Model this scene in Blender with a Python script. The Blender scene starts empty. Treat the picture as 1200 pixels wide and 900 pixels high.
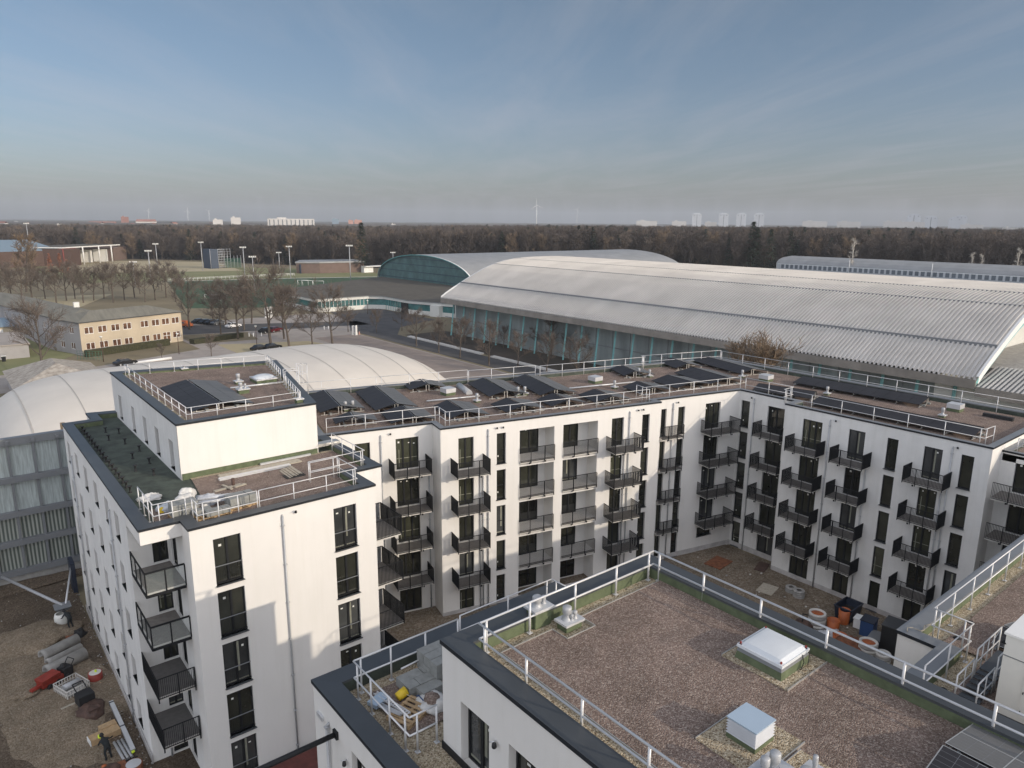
import bpy, math, random
from mathutils import Vector, Matrix, noise
RND = random.Random(11)
SC = bpy.context.scene
COL = SC.collection
GZ = -0.2                                     # ground level

# ------------------------------------------------------------------ materials
def _new(name):
    m = bpy.data.materials.new(name); m.use_nodes = True
    nt = m.node_tree
    return m, nt, nt.nodes, nt.links, nt.nodes['Principled BSDF']

def mat(name, col, rough=.7, metal=0., var=.12, scale=2.5, bump=0., bscale=None, spec=.5, col2=None, stretch=(1, 1, 1), streak=0., detail=5., drip=0.):
    m, nt, N, L, b = _new(name)
    b.inputs['Roughness'].default_value = rough
    b.inputs['Metallic'].default_value = metal
    b.inputs['Specular IOR Level'].default_value = spec
    g = N.new('ShaderNodeNewGeometry')
    mp = N.new('ShaderNodeMapping'); mp.inputs['Scale'].default_value = stretch
    L.new(g.outputs['Position'], mp.inputs['Vector'])
    nz = N.new('ShaderNodeTexNoise'); nz.inputs['Scale'].default_value = scale; nz.inputs['Detail'].default_value = detail
    nz.inputs['Roughness'].default_value = .62
    L.new(mp.outputs[0], nz.inputs['Vector'])
    r = N.new('ShaderNodeValToRGB'); r.color_ramp.elements[0].position = .3; r.color_ramp.elements[1].position = .7
    c2 = col2 or tuple(min(1, c * (1 + var)) for c in col)
    c1 = col if col2 else tuple(c * (1 - var) for c in col)
    r.color_ramp.elements[0].color = (*c1, 1); r.color_ramp.elements[1].color = (*c2, 1)
    L.new(nz.outputs['Fac'], r.inputs['Fac'])
    out = r.outputs['Color']
    if streak:
        n2 = N.new('ShaderNodeTexNoise'); n2.inputs['Scale'].default_value = .23; n2.inputs['Detail'].default_value = 4
        mp2 = N.new('ShaderNodeMapping'); mp2.inputs['Scale'].default_value = (1, 1, .35)
        L.new(g.outputs['Position'], mp2.inputs['Vector']); L.new(mp2.outputs[0], n2.inputs['Vector'])
        r2 = N.new('ShaderNodeValToRGB'); r2.color_ramp.elements[0].position = .35; r2.color_ramp.elements[1].position = .62
        k = 1 - streak
        r2.color_ramp.elements[0].color = (k, k, k, 1); r2.color_ramp.elements[1].color = (1, 1, 1, 1)
        L.new(n2.outputs['Fac'], r2.inputs['Fac'])
        mx = N.new('ShaderNodeMix'); mx.data_type = 'RGBA'; mx.blend_type = 'MULTIPLY'; mx.inputs['Factor'].default_value = 1
        L.new(out, mx.inputs['A']); L.new(r2.outputs['Color'], mx.inputs['B']); out = mx.outputs['Result']
    if drip:
        n5 = N.new('ShaderNodeTexNoise'); n5.inputs['Scale'].default_value = 1.6; n5.inputs['Detail'].default_value = 5; n5.inputs['Roughness'].default_value = .65
        mp5 = N.new('ShaderNodeMapping'); mp5.inputs['Scale'].default_value = (1.6, 1.6, .10); L.new(g.outputs['Position'], mp5.inputs['Vector']); L.new(mp5.outputs[0], n5.inputs['Vector'])
        r5 = N.new('ShaderNodeValToRGB'); r5.color_ramp.elements[0].position = .30; r5.color_ramp.elements[1].position = .52; k = 1 - drip
        r5.color_ramp.elements[0].color = (k, k, k * .99, 1); r5.color_ramp.elements[1].color = (1, 1, 1, 1); L.new(n5.outputs['Fac'], r5.inputs['Fac'])
        m5 = N.new('ShaderNodeMix'); m5.data_type = 'RGBA'; m5.blend_type = 'MULTIPLY'; m5.inputs['Factor'].default_value = 1
        L.new(out, m5.inputs['A']); L.new(r5.outputs['Color'], m5.inputs['B']); out = m5.outputs['Result']
    L.new(out, b.inputs['Base Color'])
    if bump:
        n3 = N.new('ShaderNodeTexNoise'); n3.inputs['Scale'].default_value = bscale or scale * 4; n3.inputs['Detail'].default_value = 4
        L.new(g.outputs['Position'], n3.inputs['Vector'])
        bp = N.new('ShaderNodeBump'); bp.inputs['Strength'].default_value = min(1, bump); bp.inputs['Distance'].default_value = .03
        L.new(n3.outputs['Fac'], bp.inputs['Height']); L.new(bp.outputs[0], b.inputs['Normal'])
    return m

def gravel(name, cols, cell, dist, big=.5, patch=.25):
    """pebbles: voronoi cells each with its own tint and a rounded bump"""
    m, nt, N, L, b = _new(name)
    b.inputs['Roughness'].default_value = .92; b.inputs['Specular IOR Level'].default_value = .2
    g = N.new('ShaderNodeNewGeometry')
    v = N.new('ShaderNodeTexVoronoi'); v.inputs['Scale'].default_value = cell
    L.new(g.outputs['Position'], v.inputs['Vector'])
    bw = N.new('ShaderNodeSeparateColor'); L.new(v.outputs['Color'], bw.inputs[0])
    r = N.new('ShaderNodeValToRGB'); r.color_ramp.interpolation = 'LINEAR'
    el = r.color_ramp.elements; el[0].color = (*cols[0], 1); el[1].color = (*cols[-1], 1)
    for i, c in enumerate(cols[1:-1]):
        e = el.new((i + 1) / (len(cols) - 1)); e.color = (*c, 1)
    L.new(bw.outputs[0], r.inputs['Fac'])
    nz = N.new('ShaderNodeTexNoise'); nz.inputs['Scale'].default_value = big; nz.inputs['Detail'].default_value = 6; nz.inputs['Roughness'].default_value = .7
    L.new(g.outputs['Position'], nz.inputs['Vector'])
    r2 = N.new('ShaderNodeValToRGB'); r2.color_ramp.elements[0].position = .32; r2.color_ramp.elements[1].position = .68
    k = 1 - patch
    r2.color_ramp.elements[0].color = (k, k, k * .98, 1); r2.color_ramp.elements[1].color = (1 + patch * .5, 1 + patch * .48, 1 + patch * .45, 1)
    L.new(nz.outputs['Fac'], r2.inputs['Fac'])
    mx = N.new('ShaderNodeMix'); mx.data_type = 'RGBA'; mx.blend_type = 'MULTIPLY'; mx.inputs['Factor'].default_value = 1
    L.new(r.outputs['Color'], mx.inputs['A']); L.new(r2.outputs['Color'], mx.inputs['B'])
    L.new(mx.outputs['Result'], b.inputs['Base Color'])
    n4 = N.new('ShaderNodeTexNoise'); n4.inputs['Scale'].default_value = 5; n4.inputs['Detail'].default_value = 8; n4.inputs['Roughness'].default_value = .75
    L.new(g.outputs['Position'], n4.inputs['Vector'])
    ad = N.new('ShaderNodeMath'); ad.operation = 'MULTIPLY_ADD'; ad.inputs[1].default_value = -1.0
    L.new(v.outputs['Distance'], ad.inputs[0]); L.new(n4.outputs['Fac'], ad.inputs[2])
    bp = N.new('ShaderNodeBump'); bp.inputs['Strength'].default_value = 1; bp.inputs['Distance'].default_value = dist
    L.new(ad.outputs[0], bp.inputs['Height']); L.new(bp.outputs[0], b.inputs['Normal'])
    return m

def glass(name, col, rough=.06, spec=.9, var=.5, scale=.35):
    m = mat(name, col, rough, 0, var, scale, spec=spec)
    return m

def clear_glass(name, tint=(.55, .66, .66), keep=.35):
    m, nt, N, L, b = _new(name)
    b.inputs['Base Color'].default_value = (*tint, 1); b.inputs['Roughness'].default_value = .08
    b.inputs['Alpha'].default_value = keep; b.inputs['Specular IOR Level'].default_value = .9
    return m

M = {}
M['plaster'] = mat('white_plaster', (.77, .75, .715), .9, var=.02, scale=.6, streak=.05, drip=.035, bump=.15, bscale=30)
M['plaster_rough'] = mat('white_render', (.77, .76, .735), .9, var=.04, scale=1.2, streak=.10, drip=.06, bump=.2, bscale=25)
M['base'] = mat('splash_base', (.36, .34, .33), .9, var=.25, scale=1.2, col2=(.60, .58, .56))
M['cap'] = mat('anthracite_sheet', (.066, .072, .077), .40, .1, .12, .8, spec=.6)
M['cap_edge'] = mat('dark_drip_edge', (.022, .025, .03), .6, spec=.2)
M['cap_grey'] = mat('grey_sheet', (.205, .215, .225), .45, .1, .08, .7, spec=.6)
M['frame'] = mat('anthracite_frame', (.016, .017, .019), .6, var=.1, spec=.25)
M['pane'] = glass('window_glass', (.030, .031, .024), .05, .75, .6)
M['pane_olive'] = glass('window_glass_room', (.052, .054, .037), .05, .75, .5)
M['pane_grey'] = glass('window_glass_grey', (.055, .058, .058), .07, .8, .45)
M['pane_dark'] = glass('window_glass_dark', (.014, .015, .014), .04, .7, .4)
M['room'] = mat('pale_room_wall', (.24, .24, .19), .8, var=.2)
M['pane_green'] = glass('hall_glass', (.06, .17, .17), .15, .6)
M['sticker'] = mat('paper_label', (.75, .75, .7), .8, var=.02)
M['concrete'] = mat('light_concrete', (.60, .58, .54), .85, var=.08, scale=2)
M['conc_dark'] = mat('grey_concrete', (.33, .32, .30), .9, var=.22, scale=1.4, bump=.3)
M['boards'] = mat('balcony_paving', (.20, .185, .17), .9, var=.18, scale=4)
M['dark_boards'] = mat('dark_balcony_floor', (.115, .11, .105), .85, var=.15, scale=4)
M['bars'] = mat('dark_railing_paint', (.014, .015, .017), .6, .0, .1, spec=.2)
M['rail'] = mat('galvanised_tube', (.66, .66, .66), .38, .2, .05, 5)
M['zinc'] = mat('zinc_pipe', (.42, .43, .44), .45, .15, .1, 3)
M['sheet'] = mat('light_sheet_metal', (.62, .63, .64), .4, .35, .06, 2)
M['moss'] = mat('green_bitumen', (.105, .13, .07), .85, var=.25, scale=3, bump=.3)
M['moss_dark'] = mat('dark_green_bitumen', (.055, .068, .054), .8, var=.5, scale=1.2, bump=.3)
M['sub'] = gravel('roof_substrate', [(.155, .112, .092), (.215, .16, .133), (.265, .20, .17), (.42, .35, .30)], 30, .026, .7, .28)
M['pebble'] = gravel('pale_pebbles', [(.16, .12, .075), (.36, .29, .20), (.50, .42, .30), (.62, .55, .43)], 28, .022, 1.2, .2)
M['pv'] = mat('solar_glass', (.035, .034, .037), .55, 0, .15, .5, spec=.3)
M['pv_grey'] = mat('solar_glass_light', (.13, .13, .128), .5, 0, .1, .5, spec=.5)  # paler copy for the right slopes, sky reflection put into the base colour
M['alu'] = mat('aluminium', (.62, .61, .58), .4, .7, .08, 3)
M['black'] = mat('black_rubber', (.016, .016, .017), .7, var=.2)
M['wood'] = mat('raw_timber', (.42, .29, .16), .8, var=.25, scale=6, stretch=(1, 1, 6))
M['wood_grey'] = mat('grey_timber', (.40, .36, .29), .85, var=.2, scale=6)
M['block'] = mat('concrete_block', (.27, .275, .26), .9, var=.15, scale=4, bump=.4)
M['plastic'] = mat('white_sack', (.62, .61, .58), .5, var=.08, scale=5, bump=.6, bscale=9)
M['foil'] = mat('clear_foil', (.52, .54, .57), .25, var=.2, scale=5, bump=.7, bscale=8)
M['blue'] = mat('blue_plastic', (.03, .07, .18), .5, var=.1)
M['navy'] = mat('navy_plastic', (.022, .03, .05), .5, var=.2)
M['orange'] = mat('orange_plastic', (.42, .11, .03), .55, var=.15)
M['red'] = mat('red_paint', (.27, .035, .022), .55, var=.25, scale=3)
M['maroon'] = mat('dark_red_paint', (.10, .028, .022), .8, var=.3, scale=2)
M['maroon2'] = mat('dark_red_beam', (.20, .05, .04), .8, var=.15)
M['rust'] = mat('rusty_steel', (.20, .075, .035), .8, var=.4, scale=3)
M['brown'] = mat('brown_steel', (.085, .05, .038), .8, var=.35, scale=3)
M['yellow'] = mat('yellow_plastic', (.72, .50, .03), .5, var=.1)
M['neon'] = mat('neon_cap', (.62, .80, .03), .5, var=.03)
M['white'] = mat('white_paint', (.78, .78, .76), .5, var=.03)
M['acrylic'] = mat('frosted_dome', (.66, .69, .71), .25, var=.03, spec=.7)
M['blue_sheet'] = mat('bluish_sheet', (.42, .52, .62), .3, .1, .03, 2)
M['tent'] = mat('air_dome_membrane', (.70, .65, .575), .55, var=.03, scale=.2, streak=.06)
M['seam'] = mat('membrane_seam', (.44, .41, .37), .7, var=.05)
M['teal_light'] = mat('light_teal_steel', (.22, .50, .50), .5, var=.06)
M['teal'] = mat('teal_steel', (.10, .29, .29), .55, var=.12, scale=.6)
M['teal_wall'] = mat('teal_cladding', (.075, .15, .15), .5, var=.3, scale=.25, streak=.2)
M['grey_wall'] = mat('grey_panel_wall', (.30, .34, .335), .5, var=.25, scale=.3, stretch=(1, 1, .3), streak=.25)
M['hall_roof'] = mat('ribbed_metal_roof', (.565, .54, .505), .5, .0, .08, .12, drip=.0, streak=.10, stretch=(.2, 1, 1))
M['hall_roof2'] = mat('plain_metal_roof', (.34, .345, .345), .5, .1, .08, .15, streak=.12)
M['fascia'] = mat('weathered_fascia', (.27, .245, .215), .8, var=.15, scale=.6, streak=.2)
M['tan'] = mat('tan_plaster', (.54, .46, .345), .9, var=.06, scale=.4, streak=.14)
M['grey_render'] = mat('grey_plaster', (.36, .345, .34), .9, var=.08, scale=.4, streak=.15)
M['brown_roof'] = mat('brown_sheet_roof', (.20, .19, .155), .85, var=.2, scale=.5, stretch=(2, .2, 1))
M['dark_roof'] = mat('dark_felt_roof', (.095, .085, .068), .9, var=.2, scale=.3)
M['brick_brown'] = mat('brown_brick', (.17, .12, .10), .9, var=.12, scale=.5)
M['blue_steel'] = mat('dark_blue_cladding', (.02, .04, .075), .5, var=.15)
M['asphalt'] = mat('asphalt', (.075, .073, .073), .9, var=.22, scale=.25, detail=8)
M['paving'] = mat('pale_paving', (.34, .305, .275), .9, var=.14, scale=.3, detail=8)
M['paving2'] = mat('brick_paving', (.27, .225, .195), .9, var=.15, scale=.25, detail=8)
M['dirt'] = gravel('construction_soil', [(.085, .062, .043), (.115, .088, .063), (.135, .105, .077), (.18, .145, .11)], 13, .03, .2, .36)
M['dirt_pale'] = gravel('courtyard_soil', [(.13, .10, .07), (.19, .15, .11), (.22, .18, .135), (.29, .25, .20)], 10, .035, .3, .32)
M['sand'] = gravel('sandy_soil', [(.17, .13, .09), (.22, .175, .125), (.25, .20, .145), (.30, .25, .19)], 12, .03, .6, .3)
M['land'] = mat('winter_ground', (.15, .125, .075), .95, col2=(.26, .215, .135), scale=.035, detail=9)
M['lawn'] = mat('lawn_green', (.15, .165, .07), .95, col2=(.24, .23, .11), scale=.05, detail=8)
M['pitch'] = mat('dark_green_turf', (.035, .07, .032), .9, col2=(.05, .095, .045), scale=.03, detail=6)
M['dry'] = mat('dry_grass', (.33, .28, .17), .95, col2=(.44, .38, .25), scale=.04, detail=8)
M['litter'] = mat('forest_floor', (.06, .048, .036), .95, var=.3, scale=.1)
M['bark'] = mat('bark', (.105, .085, .068), .95, var=.3, scale=1.5)
M['twig'] = mat('winter_twigs', (.135, .108, .088), .95, var=.25, scale=.3)
M['twig_pale'] = mat('pale_twigs', (.30, .22, .13), .95, var=.25, scale=.3)
M['twig_dark'] = mat('forest_twigs', (.070, .057, .050), .95, col2=(.125, .10, .082), scale=.022)
M['birch'] = mat('birch_bark', (.50, .46, .40), .9, var=.3, scale=3)
M['needle'] = mat('conifer_needles', (.022, .036, .018), .9, var=.4, scale=.5)
M['hedge'] = mat('hedge_leaves', (.045, .045, .022), .95, var=.5, scale=3)
M['far_wood'] = mat('far_woodland', (.05, .043, .038), .95, col2=(.16, .14, .11), scale=.006)
M['far_white'] = mat('far_white_wall', (.60, .58, .55), .9, var=.05, scale=.05)
M['far_grey'] = mat('far_grey_wall', (.58, .60, .62), .9, var=.05, scale=.05)
M['far_red'] = mat('far_red_roof', (.28, .13, .10), .9, var=.2, scale=.05)
M['far_glass'] = mat('far_window_band', (.10, .12, .14), .4, var=.2, scale=.05)
M['salmon'] = mat('salmon_wall', (.50, .27, .21), .9, var=.05)
M['car_black'] = mat('black_car_paint', (.012, .013, .015), .18, .2, .1, spec=.7)
M['car_white'] = mat('white_car_paint', (.78, .78, .78), .22, 0, .02, spec=.7)
M['car_grey'] = mat('grey_car_paint', (.20, .21, .22), .22, .5, .05)
M['car_red'] = mat('dark_red_car_paint', (.11, .012, .015), .22, .2, .05)
M['skin'] = mat('skin', (.45, .28, .2), .6, var=.05)
M['cloth'] = mat('dark_work_clothes', (.018, .022, .024), .9, var=.3, scale=8)
M['curtain'] = mat('curtain', (.34, .17, .09), .8, var=.3, scale=1)
M['panel'] = mat('off_white_panel', (.70, .70, .66), .45, var=.03, scale=1)

M['gl'] = clear_glass('balustrade_glass', (.30, .36, .35), .22)
M['twig_leaf'] = mat('dry_leaf_twigs', (.20, .145, .095), .95, var=.3, scale=.8)
M['louvre2'] = mat('pale_striped_panel', (.42, .47, .46), .3, 0, .3, 1.2, spec=.7, stretch=(8, 1, .6))
M['mottled'] = mat('mottled_roof', (.22, .19, .16), .9, col2=(.50, .46, .40), scale=1.2)
M['curt_glass'] = mat('curtained_glass', (.045, .022, .018), .2, 0, .3, .9, spec=.6, col2=(.22, .12, .07))
M['blue_roof'] = mat('blue_grey_roof', (.20, .27, .33), .6, var=.1)
M['green_paint'] = mat('green_fence_paint', (.05, .14, .10), .6)
M['panel2'] = mat('grey_white_wall', (.42, .44, .46), .8)
M['car_glass'] = mat('car_window', (.015, .017, .02), .08, spec=.8)
M['twig_red'] = mat('reddish_twigs', (.22, .09, .05), .95, var=.3)

# ------------------------------------------------------------------ mesh builder
class MB:
    def __init__(s, F=None):
        s.v = []; s.f = []; s.mi = []; s.mats = []; s.F = F or Matrix(); s.sm = []
    def m(s, name):
        if name not in s.mats: s.mats.append(name)
        return s.mats.index(name)
    def pts(s, P):
        i = len(s.v)
        F = s.F
        s.v.extend([F @ Vector(p) for p in P]); return i
    def face(s, P, m, smooth=False):
        i = s.pts(P); s.f.append(tuple(range(i, i + len(P)))); s.mi.append(s.m(m)); s.sm.append(smooth)
    def box(s, a, b, m, top=None):
        x0, y0, z0 = a; x1, y1, z1 = b
        if x0 > x1: x0, x1 = x1, x0
        if y0 > y1: y0, y1 = y1, y0
        if z0 > z1: z0, z1 = z1, z0
        i = s.pts([(x0, y0, z0), (x1, y0, z0), (x1, y1, z0), (x0, y1, z0), (x0, y0, z1), (x1, y0, z1), (x1, y1, z1), (x0, y1, z1)])
        q = [(0, 3, 2, 1), (4, 5, 6, 7), (0, 1, 5, 4), (1, 2, 6, 5), (2, 3, 7, 6), (3, 0, 4, 7)]
        mm = s.m(m); mt = s.m(top) if top else mm
        for k, f in enumerate(q):
            s.f.append(tuple(i + j for j in f)); s.mi.append(mt if k == 1 else mm); s.sm.append(False)
    def cyl(s, a, b, r, m, n=8, r2=None, caps=True, smooth=True):
        a = Vector(a); b = Vector(b); r2 = r if r2 is None else r2
        d = (b - a).normalized()
        u = d.cross(Vector((0, 0, 1)))
        if u.length < 1e-3: u = Vector((1, 0, 0))
        u.normalize(); w = d.cross(u)
        P = []
        for c, rr in ((a, r), (b, r2)):
            for k in range(n):
                t = 2 * math.pi * k / n
                P.append(c + (u * math.cos(t) + w * math.sin(t)) * rr)
        i = s.pts(P); mm = s.m(m)
        for k in range(n):
            k2 = (k + 1) % n
            s.f.append((i + k, i + n + k, i + n + k2, i + k2)); s.mi.append(mm); s.sm.append(smooth and n > 4)
        if caps:
            s.f.append(tuple(i + k for k in range(n))); s.mi.append(mm); s.sm.append(False)
            s.f.append(tuple(i + n + k for k in reversed(range(n)))); s.mi.append(mm); s.sm.append(False)
    def tube(s, P, r, m, n=6):
        for a, b in zip(P[:-1], P[1:]): s.cyl(a, b, r, m, n)
    def lathe(s, prof, c, m, n=14, smooth=True):
        """prof: list of (r,z)"""
        P = []
        for r, z in prof:
            for k in range(n):
                t = 2 * math.pi * k / n
                P.append((c[0] + r * math.cos(t), c[1] + r * math.sin(t), c[2] + z))
        i = s.pts(P); mm = s.m(m)
        for j in range(len(prof) - 1):
            for k in range(n):
                k2 = (k + 1) % n
                s.f.append((i + j * n + k, i + j * n + k2, i + (j + 1) * n + k2, i + (j + 1) * n + k)); s.mi.append(mm); s.sm.append(smooth)
    def poly(s, P, z0, z1, m, mt=None):
        """vertical prism over plan polygon P"""
        A = sum(P[i][0] * P[(i + 1) % len(P)][1] - P[(i + 1) % len(P)][0] * P[i][1] for i in range(len(P)))
        if A < 0: P = P[::-1]
        n = len(P)
        i = s.pts([(x, y, z0) for x, y in P] + [(x, y, z1) for x, y in P])
        mm = s.m(m); mtt = s.m(mt) if mt else mm
        for k in range(n):
            k2 = (k + 1) % n
            s.f.append((i + k, i + k2, i + n + k2, i + n + k)); s.mi.append(mm); s.sm.append(False)
        s.f.append(tuple(i + n + k for k in range(n))); s.mi.append(mtt); s.sm.append(False)
        s.f.append(tuple(i + k for k in reversed(range(n)))); s.mi.append(mm); s.sm.append(False)
    def sheet(s, P, z, m):
        A = sum(P[i][0] * P[(i + 1) % len(P)][1] - P[(i + 1) % len(P)][0] * P[i][1] for i in range(len(P)))
        if A < 0: P = P[::-1]
        s.face([(x, y, z) for x, y in P], m)
    def mesh(s, name):
        me = bpy.data.meshes.new(name)
        me.from_pydata([tuple(v) for v in s.v], [], s.f)
        for n in s.mats: me.materials.append(M[n])
        me.polygons.foreach_set('material_index', s.mi)
        me.polygons.foreach_set('use_smooth', s.sm)
        me.update()
        return me
    def build(s, name, parent=None):
        me = s.mesh(name)
        if parent is not None: me.transform(wm(parent).inverted())
        o = bpy.data.objects.new(name, me); COL.objects.link(o)
        if parent is not None: o.parent = parent
        WM[o.name] = wm(parent) if parent is not None else Matrix()
        return o

WM = {}
def wm(o): return WM.get(o.name, Matrix())

LABELS = {}
def tag(o, label, cat, group=None, kind=None):
    assert label not in LABELS or group, label
    LABELS[label] = 1
    o['label'] = label; o['category'] = cat
    if group: o['group'] = group
    if kind: o['kind'] = kind
    return o
def thing(name, loc, label, cat, group=None, rz=0.):
    o = bpy.data.objects.new(name, None); COL.objects.link(o)
    o.empty_display_size = .3
    o.location = loc; o.rotation_euler = (0, 0, rz)
    WM[o.name] = Matrix.Translation(loc) @ Matrix.Rotation(rz, 4, 'Z')
    return tag(o, label, cat, group)
def place(me, name, W, parent):
    """one more object of mesh me standing at world matrix W under parent"""
    o = bpy.data.objects.new(name, me); COL.objects.link(o); o.parent = parent
    o.matrix_local = wm(parent).inverted() @ W
    WM[o.name] = W
    return o
def copy_tree(o, loc=None, rz=None, sc=None, label=None, group=None):
    c = o.copy(); COL.objects.link(c)
    for ch in list(o.children):
        d = ch.copy(); COL.objects.link(d); d.parent = c
        for g in list(ch.children):
            e = g.copy(); COL.objects.link(e); e.parent = d
    if loc is not None: c.location = loc
    if rz is not None: c.rotation_euler = (0, 0, rz)
    if sc is not None: c.scale = sc if hasattr(sc, '__len__') else (sc, sc, sc)
    if label:
        assert label not in LABELS or group, label
        LABELS[label] = 1; c['label'] = label
    if group: c['group'] = group
    return c
def frame(o, udir):
    """facade frame: x = along the wall (s), y = INTO the wall (outward is negative), z up"""
    u = Vector((udir[0], udir[1], 0)).normalized()
    return Matrix(((u.x, -u.y, 0, o[0]), (u.y, u.x, 0, o[1]), (0, 0, 1, o[2] if len(o) > 2 else 0), (0, 0, 0, 1)))
ORD = ['first', 'second', 'third', 'fourth', 'fifth', 'sixth', 'seventh', 'eighth', 'ninth', 'tenth', 'eleventh', 'twelfth', 'thirteenth', 'fourteenth', 'fifteenth', 'sixteenth', 'seventeenth', 'eighteenth', 'nineteenth', 'twentieth']
# ------------------------------------------------------------------ facade kit
def wall(mb, s0, s1, z0, z1, ops, m, y=0., rev=.22, mrev=None):
    """wall sheet at depth y with rectangular openings ops=[(a,b,c,d[,depth])] and their reveals"""
    xs = sorted({s0, s1} | {o[0] for o in ops} | {o[1] for o in ops})
    xs = [x for x in xs if s0 - 1e-6 <= x <= s1 + 1e-6]
    for a, b in zip(xs[:-1], xs[1:]):
        mid = (a + b) / 2
        cut = sorted([(o[2], o[3]) for o in ops if o[0] < mid < o[1]])
        z = z0
        for c, d in cut + [(z1, z1)]:
            if c > z + 1e-6: mb.face([(a, y, z), (b, y, z), (b, y, c), (a, y, c)], m)
            z = max(z, d)
    mr = mrev or m
    for o in ops:
        a, b, c, d = o[:4]; r = y + (o[4] if len(o) > 4 else rev)
        mb.face([(a, y, c), (a, y, d), (a, r, d), (a, r, c)], mr)
        mb.face([(b, y, c), (b, r, c), (b, r, d), (b, y, d)], mr)
        mb.face([(a, y, d), (b, y, d), (b, r, d), (a, r, d)], mr)
        mb.face([(a, y, c), (a, r, c), (b, r, c), (b, y, c)], mr)

_win = {}
def win_mesh(w, h, style, v=0):
    k = (round(w, 2), round(h, 2), style, v)
    if k in _win: return _win[k]
    f = MB(); t = .07
    f.box((0, -.03, 0), (w, .05, t), 'frame'); f.box((0, -.03, h - t), (w, .05, h), 'frame')
    f.box((0, -.03, t), (t, .05, h - t), 'frame'); f.box((w - t, -.03, t), (w, .05, h - t), 'frame')
    n = {'one': 1, 'bar': 1, 'two': 2, 'french': 2, 'door': 2, 'three': 3, 'small': 1}[style]
    for i in range(1, n): f.box((w * i / n - .06, -.035, t), (w * i / n + .06, .045, h - t), 'frame')
    if style == 'bar': f.box((t, -.032, h * .44), (w - t, .045, h * .44 + .045), 'frame')
    if style in ('bar', 'french', 'small', 'one'):
        f.box((-.03, -.30 if style != 'small' else -.27, -.035), (w + .03, -.02, 0), 'cap')       # metal sill
    if style == 'french':                                                   # juliet railing
        f.box((0, -.17, 1.0), (w, -.13, 1.035), 'cap_grey')
        f.box((0, -.17, .12), (w, -.13, .15), 'bars')
        x = .06
        while x < w - .03:
            f.box((x, -.157, .15), (x + .012, -.143, 1.0), 'bars'); x += .105
    RL = random.Random(int(w * 1000 + h * 77 + len(style) + v * 31))
    if style in ('two', 'french', 'door', 'three'):
        for i in range(n):
            x = w * (i + .5) / n + RL.uniform(-.12, .12); z = h - RL.uniform(.35, .6)
            if RL.random() < .7: f.box((x, .002, z), (x + RL.uniform(.08, .14), .008, z + RL.uniform(.06, .15)), 'sticker')
    elif style in ('bar',) and v < 3:
        f.box((w * .2, .002, h * .2), (w * .2 + .08, .008, h * .2 + .13), 'sticker')
    g = MB(); pm = ('pane', 'pane_olive', 'pane', 'pane_grey', 'pane_dark')[v]
    for i in range(n):
        xa, xb = t + (w - 2 * t) * i / n, t + (w - 2 * t) * (i + 1) / n; e1, e2 = RL.uniform(-.006, .006), RL.uniform(-.006, .006)
        g.face([(xa, .02 + e1, t), (xb, .02 - e1, t), (xb, .02 - e1 + e2, h - t), (xa, .02 + e1 + e2, h - t)], pm)
    if v == 1:                                            # a room seen through the glass: sill line and partition
        g.box((w * .15, .014, t + .1), (w * .15 + .05, .018, h * .62), 'room'); g.box((t, .014, h * .33), (w - t, .018, h * .33 + .04), 'room')
    if v == 3: g.box((w * .55, .014, h * .25), (w * .55 + .12, .018, h - t - .1), 'room'); g.box((t, .014, t + .02), (w - t, .018, t + .10), 'room')
    _win[k] = (f.mesh('window'), g.mesh('pane'))
    return _win[k]
def put_win(parent, F, s0, z0, w, h, style, depth=.2, y=0., name='window'):
    a, b = win_mesh(w, h, style, RND.choice((0, 0, 1, 2, 3, 4)))
    W = F @ Matrix.Translation((s0, y + depth, z0))
    o = place(a, name, W, parent); place(b, 'pane', W, o)
    return o
def rail_panel(mb, a, b, h, z=0., gap=.088, top='bars'):
    """flat-bar railing between plan points a, b"""
    ax, ay = a; bx, by = b; L = math.hypot(bx - ax, by - ay); ux, uy = (bx - ax) / L, (by - ay) / L
    G = mb.F
    mb.F = G @ Matrix(((ux, -uy, 0, ax), (uy, ux, 0, ay), (0, 0, 1, z), (0, 0, 0, 1)))
    mb.box((0, -.022, h - .04), (L, .022, h), top)
    mb.box((0, -.018, -.10), (L, .018, -.065), 'bars')
    n = int(L / gap)
    for i in range(n + 1):
        x = i * L / n
        mb.box((x - .009, -.019, -.065), (x + .009, .019, h - .04), 'bars')
    mb.F = G
_bal = {}
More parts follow.
